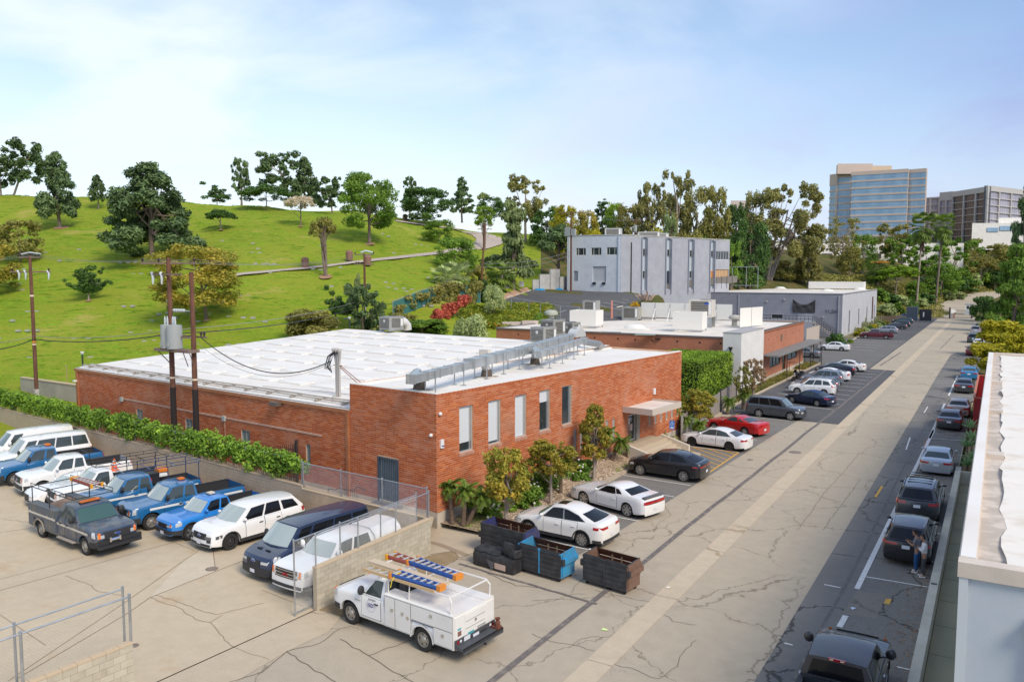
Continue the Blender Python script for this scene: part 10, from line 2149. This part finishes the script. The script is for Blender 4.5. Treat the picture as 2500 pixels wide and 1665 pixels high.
def hedgebox(name,x0,x1,y0,y1,z0,z1,n,size,m,parent,seed=1):
 rg=np.random.default_rng(seed);A_=[(x1-x0)*(z1-z0)*2,(y1-y0)*(z1-z0)*2,(x1-x0)*(y1-y0)];pr=np.array(A_)/sum(A_);f=rg.choice(3,n,p=pr);P_=rg.random((n,3));c=np.zeros((n,3));nr=np.zeros((n,3));sd=rg.integers(0,2,n)
 c[:,0]=x0+(x1-x0)*P_[:,0];c[:,1]=y0+(y1-y0)*P_[:,1];c[:,2]=z0+(z1-z0)*P_[:,2];k=f==0;c[k,1]=np.where(sd[k]==0,y0,y1);nr[k,1]=np.where(sd[k]==0,-1,1);k=f==1;c[k,0]=np.where(sd[k]==0,x0,x1);nr[k,0]=np.where(sd[k]==0,-1,1);k=f==2;c[k,2]=z1;nr[k,2]=1
 c+=nr*rg.normal(0,size*.9,(n,1));c[:,2]+=(rg.random(n)**3)*size*2*(c[:,2]>z1-.4);nr+=rg.normal(size=(n,3))*.7;nr/=np.linalg.norm(nr,axis=1)[:,None];t=rg.normal(size=(n,3));t-=(t*nr).sum(1)[:,None]*nr;t/=np.linalg.norm(t,axis=1)[:,None];b=np.cross(nr,t);s=size*(.6+.8*rg.random(n))[:,None]
 V=np.stack([c-t*s,c+b*s*.7,c+t*s,c-b*s*.7],1).reshape(-1,3);me=BD.meshes.new(name);me.from_pydata(V.tolist(),[],np.arange(4*n).reshape(-1,4).tolist());tone=.4*rg.random(n)+.5*np.clip((c[:,2]-z0)/(z1-z0),0,1)**6+.1;with_tone(me,(.9*rg.random(n)).astype(float).tolist());me.materials.append(m);o=BD.objects.new(name,me);link(o,parent);return o
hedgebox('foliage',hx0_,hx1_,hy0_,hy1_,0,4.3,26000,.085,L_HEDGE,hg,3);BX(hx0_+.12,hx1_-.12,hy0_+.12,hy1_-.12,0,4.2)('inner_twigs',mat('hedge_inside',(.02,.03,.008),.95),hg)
hedgebox('new_growth',hx0_,hx1_,hy0_,hy1_,4.25,4.42,7000,.07,L_BRIGHT,hg,4)
def ivy(name,label,A,B_,z0,z1,n,size,m,th=.35,seed=2,taper=None,parent=None,cat='ivy'):
 A=Vc(A);B_=Vc(B_);L=(B_-A).length;e=(B_-A)/L;nn=Vc((-e.y,e.x,0));ro=parent or EM(name,A,0,label,cat);rg=np.random.default_rng(seed);blobs=[]
 k=int(L/.45)
 for i in RG(k):
  s=L*(i+.5)/k;f=1 if taper is None else min(1,(L-s)/taper if taper>0 else s/-taper)
  for j in RG(3):z=z0+(z1-z0)*(.35+.3*j)+rg.normal()*.12;c=e*s+nn*rg.normal()*.10;r=.27+.16*rg.random();blobs.append((c.x,c.y,z-A.z,r*(.5+.5*f),r*(.5+.5*f),r))
 o=leaves('foliage',blobs,n,size,m,seed=seed,parent=ro,shell=.5,elong=1.0);return ro
wd_=(rt2-rt1);wdn=wd_.normalized();iA=rt1+wdn*.3;iB=rt1+wd_*1.4
iv=ivy('ivy_fence','thick green ivy running along the top of the long retaining wall',(iA.x,iA.y+.2,1.75),(iB.x,iB.y+.2,1.75),1.9,3.05,34000,.10,L_IVY,seed=3)
mb=MB();L=(iB-iA).length;rr=RR(5);Mi=MR(atan2(wdn.y,wdn.x),4,'Z')
for i in RG(int(L/.035)):
 s=i*.035+rr.uniform(-.02,.02);y_=-.02+rr.uniform(-.08,.12);z1=rr.uniform(.3,1.05)if s>3.2 else rr.uniform(.7,1.25);a=Mi@Vc((s,y_,z1));b=Mi@Vc((s+rr.uniform(-.12,.12),y_-rr.uniform(0,.12),rr.uniform(-.12,.1)));w_=Mi@Vc((.010,0,0));mb.add([a-w_,a+w_,b+w_,b-w_],[(0,1,2,3)],i%2)
o=mb.bd('dry_stems',[mat('dry_stem_brown',(.17,.11,.075),.95),mat('dry_stem_pale',(.30,.22,.15),.95)],iv)
mb=MB()
for i in RG(int(L/2.4)+1):p=Mi@Vc((i*2.4,.05,0));mb.tb([p,p+Vc((0,0,1.3))],.03,5)
mb.tb([Mi@Vc((0,.05,1.25)),Mi@Vc((L,.05,1.25))],.022,5);mb.bd('fence_frame',M_GV,iv)
fpz=[(958,757,100),(1030,742,104),(1085,715,108),(1130,700,113),(1172,690,118)]
fp_=[Vc((*colpt(px,d),tz(px,d)))for px,_,d in fpz]
cfn=EM('creeper_fence',fp_[0],0,'mesh fence with torn teal screening and creepers at the foot of the cemetery','fence');mb=MB();mb2=MB();tops=[]
for(px,py,d),p in zip(fpz,fp_):tops.append(max(PD(px,py,d).z,p.z+2.2))
for i in RG(len(fp_)-1):
 a,b=fp_[i]-fp_[0],fp_[i+1]-fp_[0];za,zb=tops[i]-fp_[0].z,tops[i+1]-fp_[0].z;L=(b-a).length;n=max(1,int(L/3))
 mb.tb([(a.x,a.y,za),(b.x,b.y,zb)],.04,4)
 for k in RG(n+1):q=a.lerp(b,k/n);mb.tb([(q.x,q.y,q.z-.5),(q.x,q.y,za+(zb-za)*k/n)],.045,5)
 MB().add([(a.x,a.y,a.z),(b.x,b.y,b.z),(b.x,b.y,zb-.1),(a.x,a.y,za-.1)],[(0,1,2,3)]).bd('screen_panel',mat('teal_screen',(.04,.16,.15),.8),cfn)
mb.bd('frame',M_GV,cfn)
bl=[];rg_=RR(6)
for i in RG(90):
 k=rg_.randrange(len(fp_)-1);t=rg_.random();p=fp_[k].lerp(fp_[k+1],t)-fp_[0];tpz=(tops[k]*(1-t)+tops[k+1]*t)-fp_[0].z;z=rg_.uniform(p.z,tpz+.1);
 if k==0 and rg_.random()<.45:continue
 bl.append((p.x+.2,p.y-.2,z,rg_.uniform(.4,.8),rg_.uniform(.4,.8),rg_.uniform(.3,.6)))
leaves('foliage',bl,9000,.16,L_OL,4,cfn)
rc0=PD(1085,755,103);redc=EM('red_creeper',rc0,0,'patch of red autumn creeper hanging on the creeper fence','creeper');bl=[]
for i in RG(26):t=i/26;q=PD(1065+80*t+rg_.uniform(-14,14),785-60*t+rg_.uniform(-16,12),101.5+3*t)-rc0;bl.append((q.x,q.y,q.z,.55,.55,.5))
leaves('foliage',bl,4200,.16,L_RED,5,redc)
tpx('green bank shrubs below the red creeper',1030,830,775,130,'bush',L_MD,d=97,n=4500,size=.034,cr0=.0,var=150)
tpx('dark green bank shrub left below the creeper fence',985,815,762,70,'bush',L_OL,d=98,n=3200,size=.04,cr0=.0,var=151)
for i,(x0,x1,y)in EN(((1212,1226,790),(1226,1275,786),(1275,1340,783))):
 a=PD(x0,y,107);b=PD(x1,y,107.5);an=atan2(b.y-a.y,b.x-a.x);L=Vc((b.x-a.x,b.y-a.y)).length;mb=MB().box(0,L,0,.3,-3,0);tag(mb.bd('retaining_wall',mat('pinkish_wall',(.58,.48,.42),.9),loc=a,rz=an),['lowest step of the pale wall behind the further brick roof','middle step of the pale wall behind the further brick roof','highest step of the pale wall behind the further brick roof'][i],'wall')
tpx('ivy clump spilling over the bank wall beside the ramp',1320,800,760,34,'bush',L_MD,d=108,n=1800,size=.06,cr0=.0,var=152)
pg_=EM('pampas_grass',gnd(1580,127)+Vc((0,0,.0)),0,'big clump of pampas grass with tan plumes before the grey building','grass clump');gz=PD(1580,765,127).z-pg_.location.z;mb=MB();rr=RR(5);me_t=[]
for i in RG(420):
 a=rr.uniform(0,6.28);l_=rr.uniform(1.4,2.6);o_=Vc((rr.gauss(0,.5),rr.gauss(0,.5),max(0,gz)));s_=Vc((-sin(a),cos(a),0))*.05;m_=o_+Vc((cos(a)*l_*.35,sin(a)*l_*.35,l_*.8));tip=o_+Vc((cos(a)*l_*.9,sin(a)*l_*.9,l_*.75));mb.add([o_-s_,o_+s_,m_+s_,m_-s_,tip],[(0,1,2,3),(3,2,4)])
me=mb.mesh('blades',L_OL);with_tone(me,[rr.random()for _ in me.polygons]);o=BD.objects.new('blades',me);link(o,pg_)
mb=MB()
for i in RG(24):a=rr.uniform(0,6.28);l_=rr.uniform(2.4,3.6);o_=Vc((rr.gauss(0,.3),rr.gauss(0,.3),max(0,gz)));k_=rr.uniform(.12,.5);t_=o_+Vc((cos(a)*l_*k_,sin(a)*l_*k_,l_));mb.tb([o_,o_.lerp(t_,.7)],.02,3);mb.tb([o_.lerp(t_,.68),o_.lerp(t_,.85),t_+Vc((cos(a)*.3,sin(a)*.3,0))],[.05,.14,.03],5)
mb.bd('plume',mat('pampas_plume',(.50,.36,.27),.95),pg_)
tpx('golden flowering bush left of the pampas grass',1552,775,728,34,'bush',lfm('golden_leaves',(.25,.17,.01),(.60,.34,.02)),d=124,n=1800,size=.06,cr0=0,var=153)
rr=RR(15)
def cactus(x,y,h,n,sd):
 r_=RR(sd);ro=EM('cactus',(x,y,0),sd,'green column cactus cluster in the bed along the grey building','cactus','column cacti along the grey building')
 for i in RG(n):ox_,oy_=r_.uniform(-.6,.6),r_.uniform(-.6,.6);hh=h*r_.uniform(.5,1);TB([(ox_,oy_,0),(ox_,oy_,hh*.9),(ox_,oy_,hh)],[.12,.12,.05],6)('stem',mat('cactus_green',(.14,.17,.06),.8,c2=(.22,.22,.10),scale=3),ro)
for i in RG(13):cactus(-24.4+rr.uniform(-.4,.8),171+i*3.3,rr.uniform(1.6,3.6),5,i)
for i in RG(10):
 x,y=-23.4+rr.uniform(-.5,.7),170.5+i*4.3;m=(L_YEL,L_OL,L_GREYG,L_DK)[i%4];ro=EM('shrub',(x,y,0),i,'mixed yellow and grey green shrub in the cactus bed of the grey building','shrub','shrubs in the cactus bed');me,B=crownmesh('bush',160+i%3,1300,.08,m);inst('foliage',me,ro,(0,0,0),None,(2.4,2.4,1.6))
ro=EM('shrub',P(2037,851),0,'dark brown green rounded shrub at the foot of the platform stairs','shrub');me,B=crownmesh('bush',163,2600,.05,L_DK);inst('foliage',me,ro,(0,0,0),None,(3.4,3.4,3.2))
ro=EM('agave_plant',P(2076,838),0,'bright lime agave at the tip of the kerb before the maroon pickup','plant');me,B=crownmesh('bush',164,400,.1,L_BRIGHT);inst('foliage',me,ro,(0,0,0),None,(1.3,1.3,.9))
kerb([(-23.0,160.5),(-23.2,168),(-22.8,212)],.3,.15)
sheet('cactus_bed',[(-25.8,166.6),(-23.2,166.6),(-22.8,213),(-25.5,213)],.05,MATS['low_planting'])
bf=EM('board_fence',(-24.5,224,0),.1,'low brown board fence behind the last parked cars on the left','fence')
for k in RG(26):m1=MB();m1 .box(-5+k*.38,-4.66+k*.38,-.04,.04,0,1.7);m1 .bd('board',mat('brown_board',(.20,.14,.09),.9),bf)
